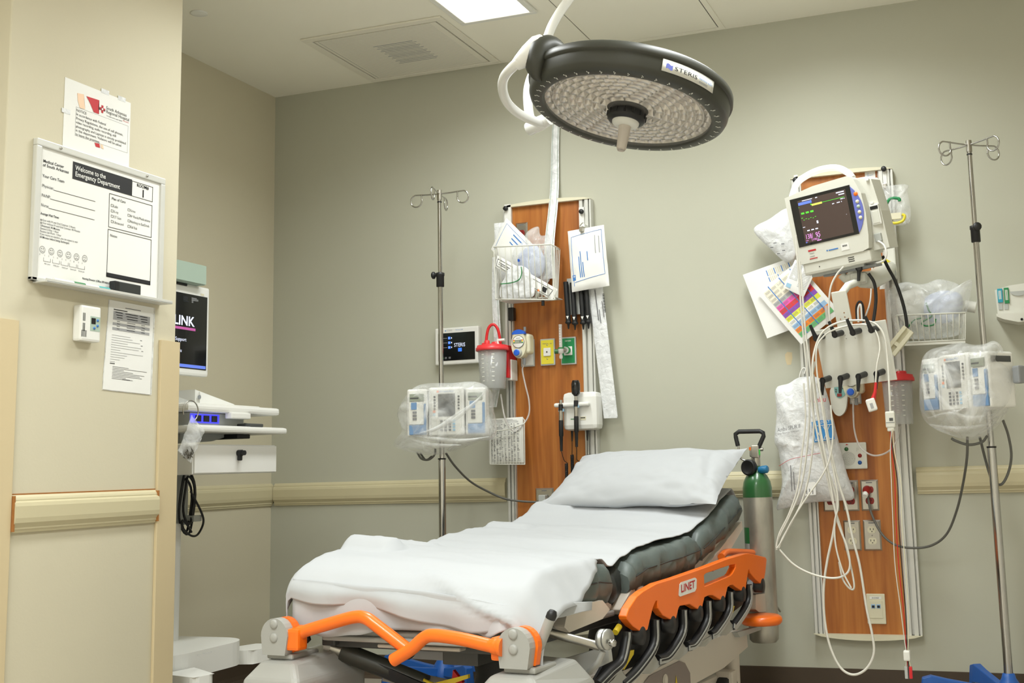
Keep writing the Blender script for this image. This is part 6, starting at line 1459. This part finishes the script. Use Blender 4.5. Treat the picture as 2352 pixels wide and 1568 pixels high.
for k, (px, py, s_) in enumerate(((1890, 772, 1), (1933, 764, 1), (1974, 759, 1), (2016, 753, 1), (1905, 868, -1), (1946, 863, -1), (1987, 859, -1), (2028, 853, -1))):
    q = bpx(px, py); c = Vector((q.x, 0, q.z)); e = c + Vector((0, -.058, 0)); m = MB(CBM); m.tube([c, c + Vector((0, -.045, 0)), e], [.0105, .0105, .0115], 'black', 14)
    m.tube([e + Vector((0, .004, -.004 * s_)), e + Vector((-.004, -.002, .022 * s_)), e + Vector((-.009, -.006, .050 * s_))], [.0098, .0068, .0050], 'black', 12); m.build('hook', cb)

# --- cables. y of the hanging bundle
def cable(name, label, pts, y, r, mt, cat='cable', ys=None):
    q = [at(a, b, (y if ys is None else ys[i])) for i, (a, b) in enumerate(pts)]; m = MB(); m.tube(spline(q, 8), r, mt, 9); o = m.build(name); tag(o, label, cat); return o, q
YC = -.66
cable('monitor_cable', 'white cable falling straight from the left side of the monitor past the hook board', [(1828, 540), (1830, 580), (1836, 650), (1841, 720), (1848, 800), (1856, 880), (1859, 960), (1850, 1060), (1836, 1130), (1814, 1184), (1795, 1222), (1785, 1245), (1784, 1262)], -.60, .0034, 'cable_white')
cable('monitor_cable', 'second white cable beside the first, nearest the monitor bezel corner', [(1836, 600), (1842, 660), (1850, 760), (1862, 860), (1869, 980), (1860, 1080), (1843, 1148), (1818, 1200), (1798, 1235), (1789, 1258)], -.615, .0034, 'cable_white')
o, q = cable('ecg_cable', 'white cable arching over the top hooks down to the grey connector block', [(1790, 1262), (1822, 1295), (1860, 1316), (1905, 1327), (1938, 1322), (1952, 1300), (1945, 1255), (1922, 1190), (1902, 1080), (1884, 985), (1870, 900), (1866, 840), (1873, 797), (1887, 766), (1912, 746), (1945, 737), (1985, 736), (2014, 746), (2032, 775), (2039, 830), (2043, 900), (2045, 945)], YC, .0036, 'cable_white', ys=[YC] * 10 + [YC - .005, YC - .005, -.655, -.655, -.66, -.66, -.665, -.67, -.675, -.68, -.70, -.70])
m = MB(); a, b = at(2033, 945, -.70), at(2058, 990, -.70); m.box(a.x, b.x, -.712, -.69, b.z + .012, a.z, 'white_dev', r=.005); m.box(a.x + .004, b.x - .004, -.71, -.692, b.z, b.z + .014, 'white_dev', r=.004); m.box(a.x + .013, b.x - .006, -.7135, -.711, a.z - .032, a.z - .022, 'grey_dark', r=.001); m.box(a.x + .002, b.x - .002, -.7132, -.7115, a.z - .038, a.z - .036, 'grey'); m.build('connector', o)
o, q = cable('pulse_oximeter', 'white cable with a red boot and finger clip hanging from the hook board', [(1955, 1350), (1936, 1312), (1920, 1255), (1917, 1200), (1925, 1160), (1918, 1100), (1900, 1010), (1886, 920), (1876, 850), (1876, 800), (1890, 774), (1916, 757), (1960, 746), (1996, 748), (2014, 766), (2021, 800), (2014, 840), (2011, 880)], YC - .01, .0030, 'cable_white', 'sensor', ys=[YC - .01] * 8 + [YC, YC, -.655, -.66, -.665, -.67, -.68, -.69, -.70, -.70])
m = MB(); a, b, c = at(2012, 878, -.70), at(2010, 900, -.70), at(2005, 918, -.70); m.tube([a, b, c], [.0045, .0055, .0085], 'red', 12); m.build('boot', o)
m = MB(); a = at(2002, 929, -.705); TT = Matrix.Translation(a) @ Matrix.Rotation(-.25, 4, 'Y'); m.box(-.014, .016, -.016, -.003, -.022, .020, 'white', M=TT, r=.005); m.box(-.017, .013, .002, .014, -.022, .020, 'white', M=TT, r=.005); m.cyl((-.014, 0, .012), (.014, 0, .012), .004, 'steel', M=TT); cl = m.build('finger_clip', o)
m = MB(); m.box(-.004, .006, -.0168, -.0158, -.014, .004, 'ink_light', M=TT); m.build('mark', cl)
cable('blood_pressure_hose', 'white hose looping almost to the floor below the right panel', [(1878, 880), (1890, 930), (1905, 1020), (1925, 1105), (1945, 1170), (1957, 1230), (1975, 1300), (1990, 1395), (2003, 1455), (2007, 1500), (1990, 1535), (1960, 1549), (1930, 1532), (1906, 1482), (1894, 1420), (1892, 1350), (1900, 1288), (1914, 1222), (1922, 1160), (1910, 1105), (1893, 1055), (1880, 960), (1868, 860)], -.63, .0042, 'cable_white', 'hose')
cable('temperature_cable', 'thin white cable crossing the bundle toward the left loop', [(1908, 930), (1913, 1000), (1905, 1055), (1888, 1092), (1860, 1132), (1836, 1168), (1814, 1205), (1793, 1246), (1783, 1258), (1790, 1225), (1812, 1180), (1832, 1120), (1842, 1040), (1850, 960), (1846, 880)], -.68, .0028, 'cable_white')
cable('sensor_cable', 'white cable hanging in a narrow bend over the wood panel', [(1872, 830), (1862, 905), (1878, 1000), (1895, 1075), (1912, 1150), (1932, 1215), (1952, 1290), (1962, 1345), (1953, 1352), (1936, 1330), (1927, 1290)], -.645, .0032, 'cable_white')
tg = thing('lead_wires', 'red, black and white lead wires hanging from the grey connector block', 'lead wires', at(2080, 1540, -.70))
for k, (col, dx) in enumerate((('red', 1), ('black', 6), ('cable_white', -5), ('cream', 12))):
    q = [at(a + dx * w_, b, -.70 - .004 * k) for a, b, w_ in ((2044 + 2 * k, 985, 0), (2048, 1040, .6), (2054 + dx * .3, 1110, 1), (2057, 1200, 1.2), (2063, 1300, 1.4), (2074, 1400, 1), (2080, 1470, .5), (2083, 1500, .2), (2084, 1530, .6))]
    m = MB(); m.tube(spline(q, 8), .0016, col, 7); m.build('wire', tg)
    e = q[-1]; m = MB(); m.box(e.x - .005, e.x + .005, e.y - .006, e.y + .006, e.z - .038, e.z + .0, ('white_soft', 'grey_dark', 'grey_light', 'red')[k], r=.002); m.build('clip', tg)
m = MB(); q = at(2083, 1503, -.705); m.box(q.x - .010, q.x + .011, -.722, -.692, q.z - .018, q.z + .014, 'white_soft', r=.005); m.build('bundle_clip', tg)
o, q = cable('monitor_power_lead', 'thick black cable from the monitor to a cream connector at the basket', [(2027, 588), (2040, 615), (2056, 645), (2072, 690), (2081, 730), (2083, 760), (2078, 782)], -.36, .0062, 'black')
TT = Matrix.Translation(at(2066, 783, -.37)) @ Matrix.Rotation(.72, 4, 'Y'); m = MB(); m.box(-.022, -.008, -.014, .016, -.055, .055, 'cream', M=TT, r=.002); m.box(.008, .022, -.014, .016, -.055, .055, 'cream', M=TT, r=.002); m.box(-.010, .010, .0, .016, -.055, .055, 'cream', M=TT); m.box(-.010, .010, -.012, .014, -.022, -.008, 'cream', M=TT); m.build('connector', o)
cable('module_cable', 'black cable bowing behind the hook board below the arm joint', [(1995, 628), (2008, 650), (2012, 685), (2008, 725), (2001, 765), (2000, 780)], -.50, .0060, 'black')
cable('network_cable', 'thin grey cable looping left from under the monitor to the board', [(1938, 612), (1922, 630), (1908, 660), (1904, 705), (1908, 745), (1918, 775)], -.56, .0034, 'cable_white')
cable('plug_cable', 'white cable plugged into the right side of the monitor and curling under it', [(2006, 553), (2020, 555), (2032, 566), (2036, 585), (2030, 598), (2012, 604), (1985, 604), (1972, 602)], -.60, .0036, 'white', ys=[-.50, -.54, -.55, -.55, -.54, -.52, -.50, -.48])
cable('panel_cable', 'white cables hanging behind the arm in front of the wood', [(2004, 600), (2002, 640), (1999, 690), (1990, 720), (1983, 735)], -.05, .0034, 'white')
cr_ = MB(); cr_.tube(spline(outl([(1968, 735), (1967, 705), (1974, 692), (1982, 702), (1984, 735), (1980, 745)], -.07), 6), .0042, 'black', 8); cr_.tube(spline(outl([(1972, 740), (1971, 710), (1977, 700), (1980, 735)], -.075), 6), .004, 'white', 8); tag(cr_.build('coiled_lead'), 'short coiled black and white lead behind the hanger plate', 'cable')

# --- charts clipped to the left rail of the right panel
def chart(name, label, px, y, seed): 
    P = Patch(outl(px, y), .006, .0012, seed, back=.8); m = MB(); P.mesh(m, 'paper', 10); o = m.build(name, None, weld=True); tag(o, label, 'chart'); return o, P
o, P = chart('dosage_chart', 'mostly white laminated chart hanging at the far left behind the coloured one', [(1706, 631), (1826, 588), (1880, 733), (1762, 777)], -.055, 3)
m = MB()
for k in range(14): P.rect(m, .42 + .035 * k, .435 + .035 * k, .06, .15, 'cream' if k % 4 else 'ink_blue', 1); P.rect(m, .42 + .035 * k, .435 + .035 * k, .17, .24, 'cream' if k % 5 else 'ink_blue', 1)
m.build('print', o)
o, P = chart('color_coded_chart', 'colour banded dosing chart hanging tilted left of the wood panel', [(1740, 674), (1829, 601), (1931, 717), (1840, 791)], -.075, 8)
mat('band_pink', 'e45bb0', .6); mat('band_red', 'd6383e', .6); mat('band_purple', '8d4fb8', .6); mat('band_yellow', 'dfe04a', .6); mat('band_blue', '9cc0e2', .6); mat('band_orange', 'ef8a2a', .6); mat('band_green', '6fbf7a', .6); mat('band_grey', 'b3b3b3', .6); mat('band_cream', 'e6e0cd', .6)
m = MB()
for k, c_ in enumerate(('band_cream', 'band_cream', 'band_cream', 'band_grey', 'band_pink', 'band_red', 'band_purple', 'band_yellow', 'paper', 'band_blue', 'band_orange', 'band_green')):
    v0 = .06 + k * .072; P.rect(m, .10, .92, v0, v0 + .072, c_, 3, .0012)
    for c0 in (.12, .27, .42, .57, .72):
        for j in range(5): P.rect(m, c0 + .022 * j, c0 + .022 * j + .006, v0 + .015, v0 + .055, 'ink_grey', 1, .0016)
for u in (.24, .52, .80): P.rect(m, u, u + .018, .02, .93, 'ink_blue', 6, .002)
m.build('print', o)
o, P = chart('reference_card', 'small laminated reference card hanging over the coloured chart', [(1826, 596), (1878, 612), (1846, 682), (1799, 660)], -.10, 5)
m = MB()
for k in range(16): P.rect(m, .08, .45, .10 + k * .035, .115 + k * .035, 'ink_light', 1); P.rect(m, .54, .92, .10 + k * .045, .115 + k * .045, 'ink_light', 1)
P.rect(m, .08, .30, .80, .93, 'ink_pale', 1); m.build('print', o)
m = MB(); m.prism(outl([(1864, 604), (1882, 607), (1880, 613), (1866, 610)], -.098), Y * .003, 'red'); tag(m.build('clip_tab'), 'red tab clip holding the small reference card', 'clip')
m = MB(); blob(m, outl([(1731, 528), (1768, 502), (1807, 478), (1828, 490), (1830, 560), (1826, 592), (1803, 600), (1770, 572)], -.09), .03, .02, .006, 'pouch', 13); o = m.build('supply_bag', None, weld=True); tag(o, 'white printed plastic bag hanging behind the left side of the monitor', 'bag')
m = MB()
for px, py in ((1773, 568), (1788, 582), (1800, 575), (1780, 558), (1798, 560)): q = at(px, py, -.125); m.box(q.x - .006, q.x + .006, -.1262, -.1252, q.z - .002, q.z + .002, 'ink_grey', M=None)
m.build('print', o)
m = MB(); blob(m, outl([(2018, 434), (2045, 426), (2084, 424), (2086, 445), (2092, 480), (2088, 512), (2055, 518), (2035, 512), (2025, 480)], -.085), .03, .02, .006, 'film_clear', 17); o = m.build('airway_bag', None, weld=True); tag(o, 'clear bag of green and yellow airways hanging right of the monitor', 'bag')
m = MB(); m.tube(spline(outl([(2028, 486), (2040, 486), (2036, 470), (2046, 456), (2064, 456), (2066, 462)], -.112), 6), .0062, 'green_plate', 10); m.build('green_airway', o)
m = MB(); m.tube(spline(outl([(2036, 498), (2050, 512), (2072, 508), (2078, 496), (2072, 492)], -.112), 6), .0055, 'yellow_plate', 10); m.box(at(2036, 492, -.1).x, at(2070, 492, -.1).x, -.112, -.104, at(2036, 506, -.1).z, at(2036, 492, -.1).z, 'cream'); m.build('yellow_airway', o)
m = MB(); q = at(2033, 428, -.07); m.box(q.x - .007, q.x + .007, -.085, -.036, q.z - .012, q.z + .010, 'steel', r=.002); tag(m.build('bulldog_clip'), 'small metal clip on the panel rail above the clear airway bag', 'clip')
# --- basket on the right rail
yf, yb = -.20, -.06
F = [at(2060, 724, yf), at(2218, 718, yf), at(2217, 780, yf), at(2072, 787, yf)]; B = [at(2056, 728, yb), at(2205, 722, yb), at(2203, 782, yb), at(2062, 786, yb)]
bk = wire_basket('wire_basket', 'white wire basket right of the monitor holding bulky clear bags', F, B, 11, 4)
m = MB(); m.prism([F[3], F[2], B[2], B[3]], Z * -.012, 'white_dev'); m.build('tray', bk)
m = MB(); blob(m, outl([(2040, 668), (2075, 648), (2120, 652), (2158, 641), (2200, 652), (2214, 668), (2229, 642), (2233, 655), (2224, 700), (2214, 740), (2195, 772), (2080, 776), (2050, 735)], -.13), .055, .05, .010, 'film', 23); o = m.build('breathing_mask_bag', None, weld=True); tag(o, 'bulky clear bag of breathing equipment heaped in the right basket', 'bag')
m = MB(); blob(m, outl([(2120, 690), (2160, 668), (2205, 675), (2210, 710), (2180, 740), (2130, 735)], -.12), .035, .03, .006, 'mask_blue', 29); blob(m, outl([(2060, 680), (2110, 665), (2130, 700), (2110, 740), (2070, 735)], -.12), .03, .03, .006, 'white_soft', 31); m.build('mask', o)
m = MB(); m.tube(spline(outl([(2127, 695), (2133, 712), (2140, 726), (2118, 740), (2125, 748), (2145, 745), (2150, 732)], -.17), 6), .0028, 'green', 8); m.tube(spline(outl([(2085, 752), (2100, 735), (2118, 730)], -.17), 6), .0025, 'green', 8); m.build('elastic', o)
m = MB(); a, b = at(2216, 702, -.10), at(2242, 706, -.10); n = 14; m.tube([a.lerp(b, k / n) for k in range(n + 1)], [.020 + .003 * (k % 2) for k in range(n + 1)], 'white_soft', 16); m.build('corrugated_tube', o)
# --- resuscitator bag
m = MB(); blob(m, outl([(1782, 893), (1812, 880), (1838, 866), (1882, 868), (1900, 905), (1914, 960), (1928, 1020), (1945, 1085), (1962, 1142), (1925, 1150), (1860, 1154), (1800, 1168), (1784, 1166), (1796, 1110), (1789, 1040), (1779, 1012), (1784, 950)], -.09), .055, .03, .006, 'pouch', 37, 14, pw_=3.2); o = m.build('resuscitator_pack', None, weld=True); tag(o, 'large printed clear bag with a resuscitator hanging left of the lower panel', 'bag')
def onbag(px, py): return at(px, py, -.155)
m = MB(); A, B = onbag(1786, 992), onbag(1838, 982); m.text('Ambu SPUR II', A, (B - A).normalized(), Z, .022, 'ink_grey', .002, width=(B - A).length); A, B = onbag(1787, 998), onbag(1836, 990); m.text('Single Patient Use Resuscitator', A, (B - A).normalized(), Z, .008, 'ink_grey', .002, width=(B - A).length)
A, B = onbag(1859, 925), onbag(1897, 922); m.text('Ambu', A, (B - A).normalized(), Z, .030, 'ink_red', .002, width=(B - A).length)
m.prism([onbag(a, b) for a, b in ((1864, 969), (1880, 965), (1908, 964), (1911, 985), (1917, 1008), (1871, 1016))], Y * .0006, 'ink_sky' if 'ink_sky' in MATS else 'ink_blue')
A, B = onbag(1880, 973), onbag(1906, 970); m.text('ADULT', A - Y * .002, (B - A).normalized(), Z, .013, 'paper', .0006, width=(B - A).length)
for a, b, c, d in ((1868, 979, 1913, 974), (1868, 979, 1873, 1012), (1873, 1012, 1914, 1006), (1872, 982, 1888, 1009), (1886, 980, 1876, 1010), (1890, 978, 1906, 1006), (1906, 976, 1893, 1008)): m.tube([onbag(a, b) - Y * .002, onbag(c, d) - Y * .002], .0011, 'paper', 5)
m.tube(spline([onbag(1789, 1070), onbag(1815, 1055), onbag(1850, 1047), onbag(1884, 1040)], 6), .0009, 'ink_red', 5)
for a, b, t, w_ in ((1820, 1128, 'Bacterial and Viral Filter', .10), (1826, 1125, 'Expiratory Filter', .07)): m.quad(onbag(a, b), Z, -X, 0, w_, 0, .003, 'ink_grey', .002)
m.prism([onbag(a, b) for a, b in ((1850, 1108), (1873, 1106), (1874, 1136), (1848, 1138))], Y * .0006, 'paper')
for k in range(3): m.quad(onbag(1854 + 7 * k, 1134) - Y * .001, Z, -X, 0, .02, 0, .003, 'ink_grey', .001)
m.build('print', o)
m = MB(); blob(m, outl([(1840, 1050), (1885, 1040), (1930, 1070), (1945, 1110), (1900, 1125), (1850, 1110)], -.10), .03, .02, .004, 'white_soft', 41); blob(m, outl([(1862, 905), (1890, 905), (1905, 960), (1900, 1020), (1870, 1020)], -.095), .035, .02, .003, 'white_soft', 43); m.build('resuscitator', o)
m = MB(); m.tube(spline(outl([(1838, 905), (1836, 870), (1842, 848), (1850, 846), (1848, 858)], -.06), 6), .003, 'white', 8); m.build('hanging_hook', o)
# --- hand set, gauge, canister, tube behind the board
hs_ = thing('nurse_call_handset', 'pale bedside handset with teal keypad hanging under the hook board', 'handset', at(1926, 955, -.05))
m = MB(); P = outl([(1909, 890), (1944, 886), (1945, 925), (1940, 945), (1928, 955), (1916, 948), (1908, 925)], -.075); m.prism(spline(P, 4, True), Y * .03, 'white_dev'); hb = m.build('shell', hs_, bevel=.006, seg=3)
m = MB(); m.prism(spline(outl([(1917, 886), (1940, 884), (1941, 905), (1930, 914), (1919, 908)], -.077), 3, True), Y * .003, 'mint_teal' if 'mint_teal' in MATS else 'mint'); kp = m.build('keypad', hb)
q = at(1928, 907, -.078); m = MB(); m.box(q.x - .009, q.x + .009, -.0795, -.077, q.z - .006, q.z + .006, 'red_socket', r=.001); m.build('call_button', kp)
m = MB()
for a, b in ((1920, 894), (1928, 893), (1936, 892), (1920, 899), (1928, 898)): q = at(a, b, -.078); m.lathe([(.003, 0), (.003, .0012)], q, 'grey_dark', axis=-Y, n=10)
m.build('buttons', kp)
m = MB(); m.tube(spline(outl([(1928, 886), (1930, 850), (1940, 800), (1950, 770)], -.05), 5), .003, 'white_dev', 8); m.build('cord', hs_)
gauge('suction_regulator', 'cream suction regulator with blue knob half hidden by the hook board', at(1955, 879, -.125))
outlet_plate('vacuum_outlet', 'grey vacuum outlet plate below the cable hook board', (1948, 862), (1979, 927), 'white_soft')
c = at(2060, 870, -.15); c.y = -.15
cn = canister('suction_canister', 'clear suction canister with red lid right of the hook board', c, .0585, .172, None)
m = MB(); q = at(2062, 900, -.1); m.box(q.x - .02, q.x + .0, -.095, -.036, q.z - .08, q.z + .03, 'red', r=.002); m.box(q.x - .014, q.x + .010, -.09, -.036, q.z + .02, q.z + .09, 'white_soft', r=.003); m.build('holder', cn)
m = MB(); m.tube(spline([at(1960, 918, -.09), at(1960, 950, -.085), at(1963, 990, -.085), at(1975, 1025, -.09), at(2000, 1044, -.10), at(2025, 1044, -.11), at(2048, 1030, -.12), at(2062, 1005, -.12), at(2066, 980, -.10)], 8), .0036, 'tube_clear', 10); o = m.build('suction_tube'); tag(o, 'clear suction tube hanging in a U below the hook board', 'tube')
# --- speaker station and outlets
st = thing('nurse_call_station', 'pale wall intercom with round speaker grille and red and blue buttons', 'intercom', at(1958, 1078, -.02))
A, B = at(1922, 1017, -.03), at(1993, 1076, -.03); m = MB(); m.box(A.x, B.x, -.034, -.020, B.z, A.z, 'white_dev', r=.005); sb_ = m.build('faceplate', st)
q = at(1949, 1053, -.034); m = MB()
for r in range(1, 9):
    for k in range(r * 6): a = 2 * PI * k / (r * 6); m.box(q.x + .0032 * r * math.cos(a) - .0007, q.x + .0032 * r * math.cos(a) + .0007, -.0345, -.034, q.z + .0032 * r * math.sin(a) - .0007, q.z + .0032 * r * math.sin(a) + .0007, 'grey_dark')
m.build('speaker_grille', sb_)
for a, b, c_, r in ((1975, 1046, 'red_socket', .0078), (1975, 1062, 'blue', .0078), (1944, 1031, 'green_tank', .0078)): q = at(a, b, -.034); MB().lathe([(r, 0), (r, .0012), (0, .0015)], (q.x, -.034, q.z), c_, axis=-Y, n=20).build('button', sb_)
m = MB(); q = at(1942, 1022, -.034); m.prism([q, q + X * .012 + Z * .001, q + X * .004 + Z * .005], Y * -.0006, 'ink_red')
for k in range(5): q = at(1968 + 3 * (k % 2), 1029 + 3 * (k // 2), -.034); m.box(q.x - .0008, q.x + .0008, -.0346, -.034, q.z - .0008, q.z + .0008, 'grey_dark')
m.build('emblem', sb_)
socket_plate('power_outlet', 'steel outlet plate leftmost in the upper row of the right panel', (1888, 1104), (1929, 1174), 'red_socket')
socket_plate('power_outlet', 'steel outlet plate in the middle of the upper row of the right panel', (1933, 1103), (1974, 1173), 'red_socket')
socket_plate('power_outlet', 'steel outlet plate with a grey cord plugged in its red upper socket', (1975, 1102), (2020, 1172), 'red_socket')
socket_plate('power_outlet', 'steel outlet plate with ivory sockets, left of the lower pair', (1936, 1195), (1979, 1264), 'ivory')
socket_plate('power_outlet', 'steel outlet plate with ivory sockets, right of the lower pair', (1981, 1194), (2026, 1264), 'ivory')
dp = thing('data_outlet', 'ivory wall plate with two blue data jacks at the bottom of the right panel', 'data outlet', at(2012, 1433, -.02))
A, B = at(1989, 1363, -.026), at(2036, 1433, -.026); m = MB(); m.box(A.x, B.x, -.027, -.020, B.z, A.z, 'ivory', r=.003); pl = m.build('plate', dp)
cx = (A.x + B.x) / 2; m = MB(); m.box(cx - .024, cx + .024, -.029, -.026, B.z + .022, A.z - .026, 'ivory', r=.001); m.build('insert', pl)
for s_ in (-1, 1): m = MB(); m.box(cx + s_ * .010 - .0075, cx + s_ * .010 + .0075, -.0305, -.028, A.z - .054, A.z - .039, 'band_blue'); m.box(cx + s_ * .010 - .005, cx + s_ * .010 + .005, -.0312, -.030, A.z - .052, A.z - .043, 'ink'); m.build('jack', pl)
m = MB(); m.box(cx - .022, cx + .022, -.0276, -.0268, A.z - .020, A.z - .010, 'paper'); m.text('B-4-046D', Vector((cx - .013, -.0277, A.z - .0175)), X, Z, .007, 'ink', .0004, width=.026); m.build('name_strip', pl)
m = MB(); m.tube([at(1902, 745, -.12), at(1898, 702, -.12)], .0075, 'tube_clear', 14); m.build('sleeve_tube', cb)
m = MB(); a, b = at(1985, 752, -.10), at(2020, 745, -.10); m.box(a.x, b.x, -.11, -.05, a.z - .02, b.z, 'grey_light', r=.004); tag(m.build('transformer_box'), 'pale grey box on the panel behind the top edge of the hook board', 'box')
m = MB(); q = at(2034, 668, -.06); m.prism(outl([(2022, 652), (2035, 651), (2032, 663), (2020, 664)], -.06), Y * .006, 'white'); tag(m.build('cable_tag'), 'small white tag on a cable left of the right basket', 'tag')
# --- dispenser at the right edge
ds = thing('wall_dispenser', 'white wall dispenser with teal and green labels at the right edge', 'dispenser', at(2330, 735, 0))
A, B = at(2287, 660, -.10), at(2290, 724, -.10); xr = A.x + .24
m = MB(); m.prism([(A.x - .004, -.10, A.z - .01), (A.x + .05, -.10, A.z + .004), (A.x + .12, -.10, A.z + .010), (xr, -.10, A.z + .004), (xr, -.10, B.z), (A.x, -.10, B.z)], Y * .10, 'white_dev'); m.prism([(A.x - .005, -.12, B.z - .006), (A.x + .02, -.12, B.z - .018), (A.x + .07, -.12, B.z - .032), (xr, -.12, B.z - .032), (xr, -.12, B.z + .0), (A.x - .005, -.12, B.z + .004)], Y * .12, 'white_dev'); bo = m.build('housing', ds, bevel=.006, seg=3)
mat('teal_label', '2a9db5', .5)
for (a, b), (c_, d), cc in (((2290, 663), (2304, 694), 'teal_label'), ((2305, 661), (2319, 696), 'green_plate')): A2, B2 = at(a, b, -.105), at(c_, d, -.105); m = MB(); m.box(A2.x, B2.x, -.1065, -.098, B2.z, A2.z, cc, r=.001); lb = m.build('label', bo); m = MB(); [m.box(A2.x + .004 + .0035 * k, A2.x + .006 + .0035 * k, -.1071, -.1064, B2.z + .012, A2.z - .008, 'white_soft') for k in range(3)]; m.build('lettering', lb)
q = at(2340, 668, -.105); m = MB(); m.prism([q + Vector((.03 * math.cos(PI + PI * k / 12), 0, .018 * math.sin(PI + PI * k / 12))) for k in range(13)], Y * .004, 'grey_light'); m.build('opening', bo)
q = at(2347, 733, -.122); MB().lathe([(.005, 0), (.005, .001), (.003, .001), (.003, 0)], q, 'grey_dark', axis=-Y, n=14).build('lock', bo)
m = MB(); [m.box(at(2294 + 13 * k, 710, -.1).x, at(2304 + 13 * k, 710, -.1).x, -.1035, -.099, at(2294, 712, -.1).z, at(2294, 697, -.1).z, 'grey_light', r=.002) for k in range(2)]; m.build('button', bo)

# ------------------------------------------------------------------ repeats carry one phrase
GR = {'iv_pole': 'IV poles', 'wire_basket': 'wire baskets on the headwall panels', 'infusion_pump': 'bagged infusion pumps', 'plastic_bag': 'plastic bags over the pumps', 'power_outlet': 'power outlets on the headwall panels',
      'monitor_cable': 'monitor cables', 'suction_regulator': 'suction regulators', 'suction_canister': 'suction canisters', 'suction_tube': 'suction tubes', 'headwall_panel': 'headwall panels', 'vacuum_outlet': 'vacuum outlets',
      'pump_cord': 'pump power cords', 'bulldog_clip': 'clips on the panel rails', 'marker_pen': 'whiteboard markers'}
for o in SC.objects:
    k = o.name.split('.')[0]
    if o.parent is None and o.get('category') and k in GR: o['group'] = GR[k]
for o in SC.objects:
    if '_w' in o: del o['_w']
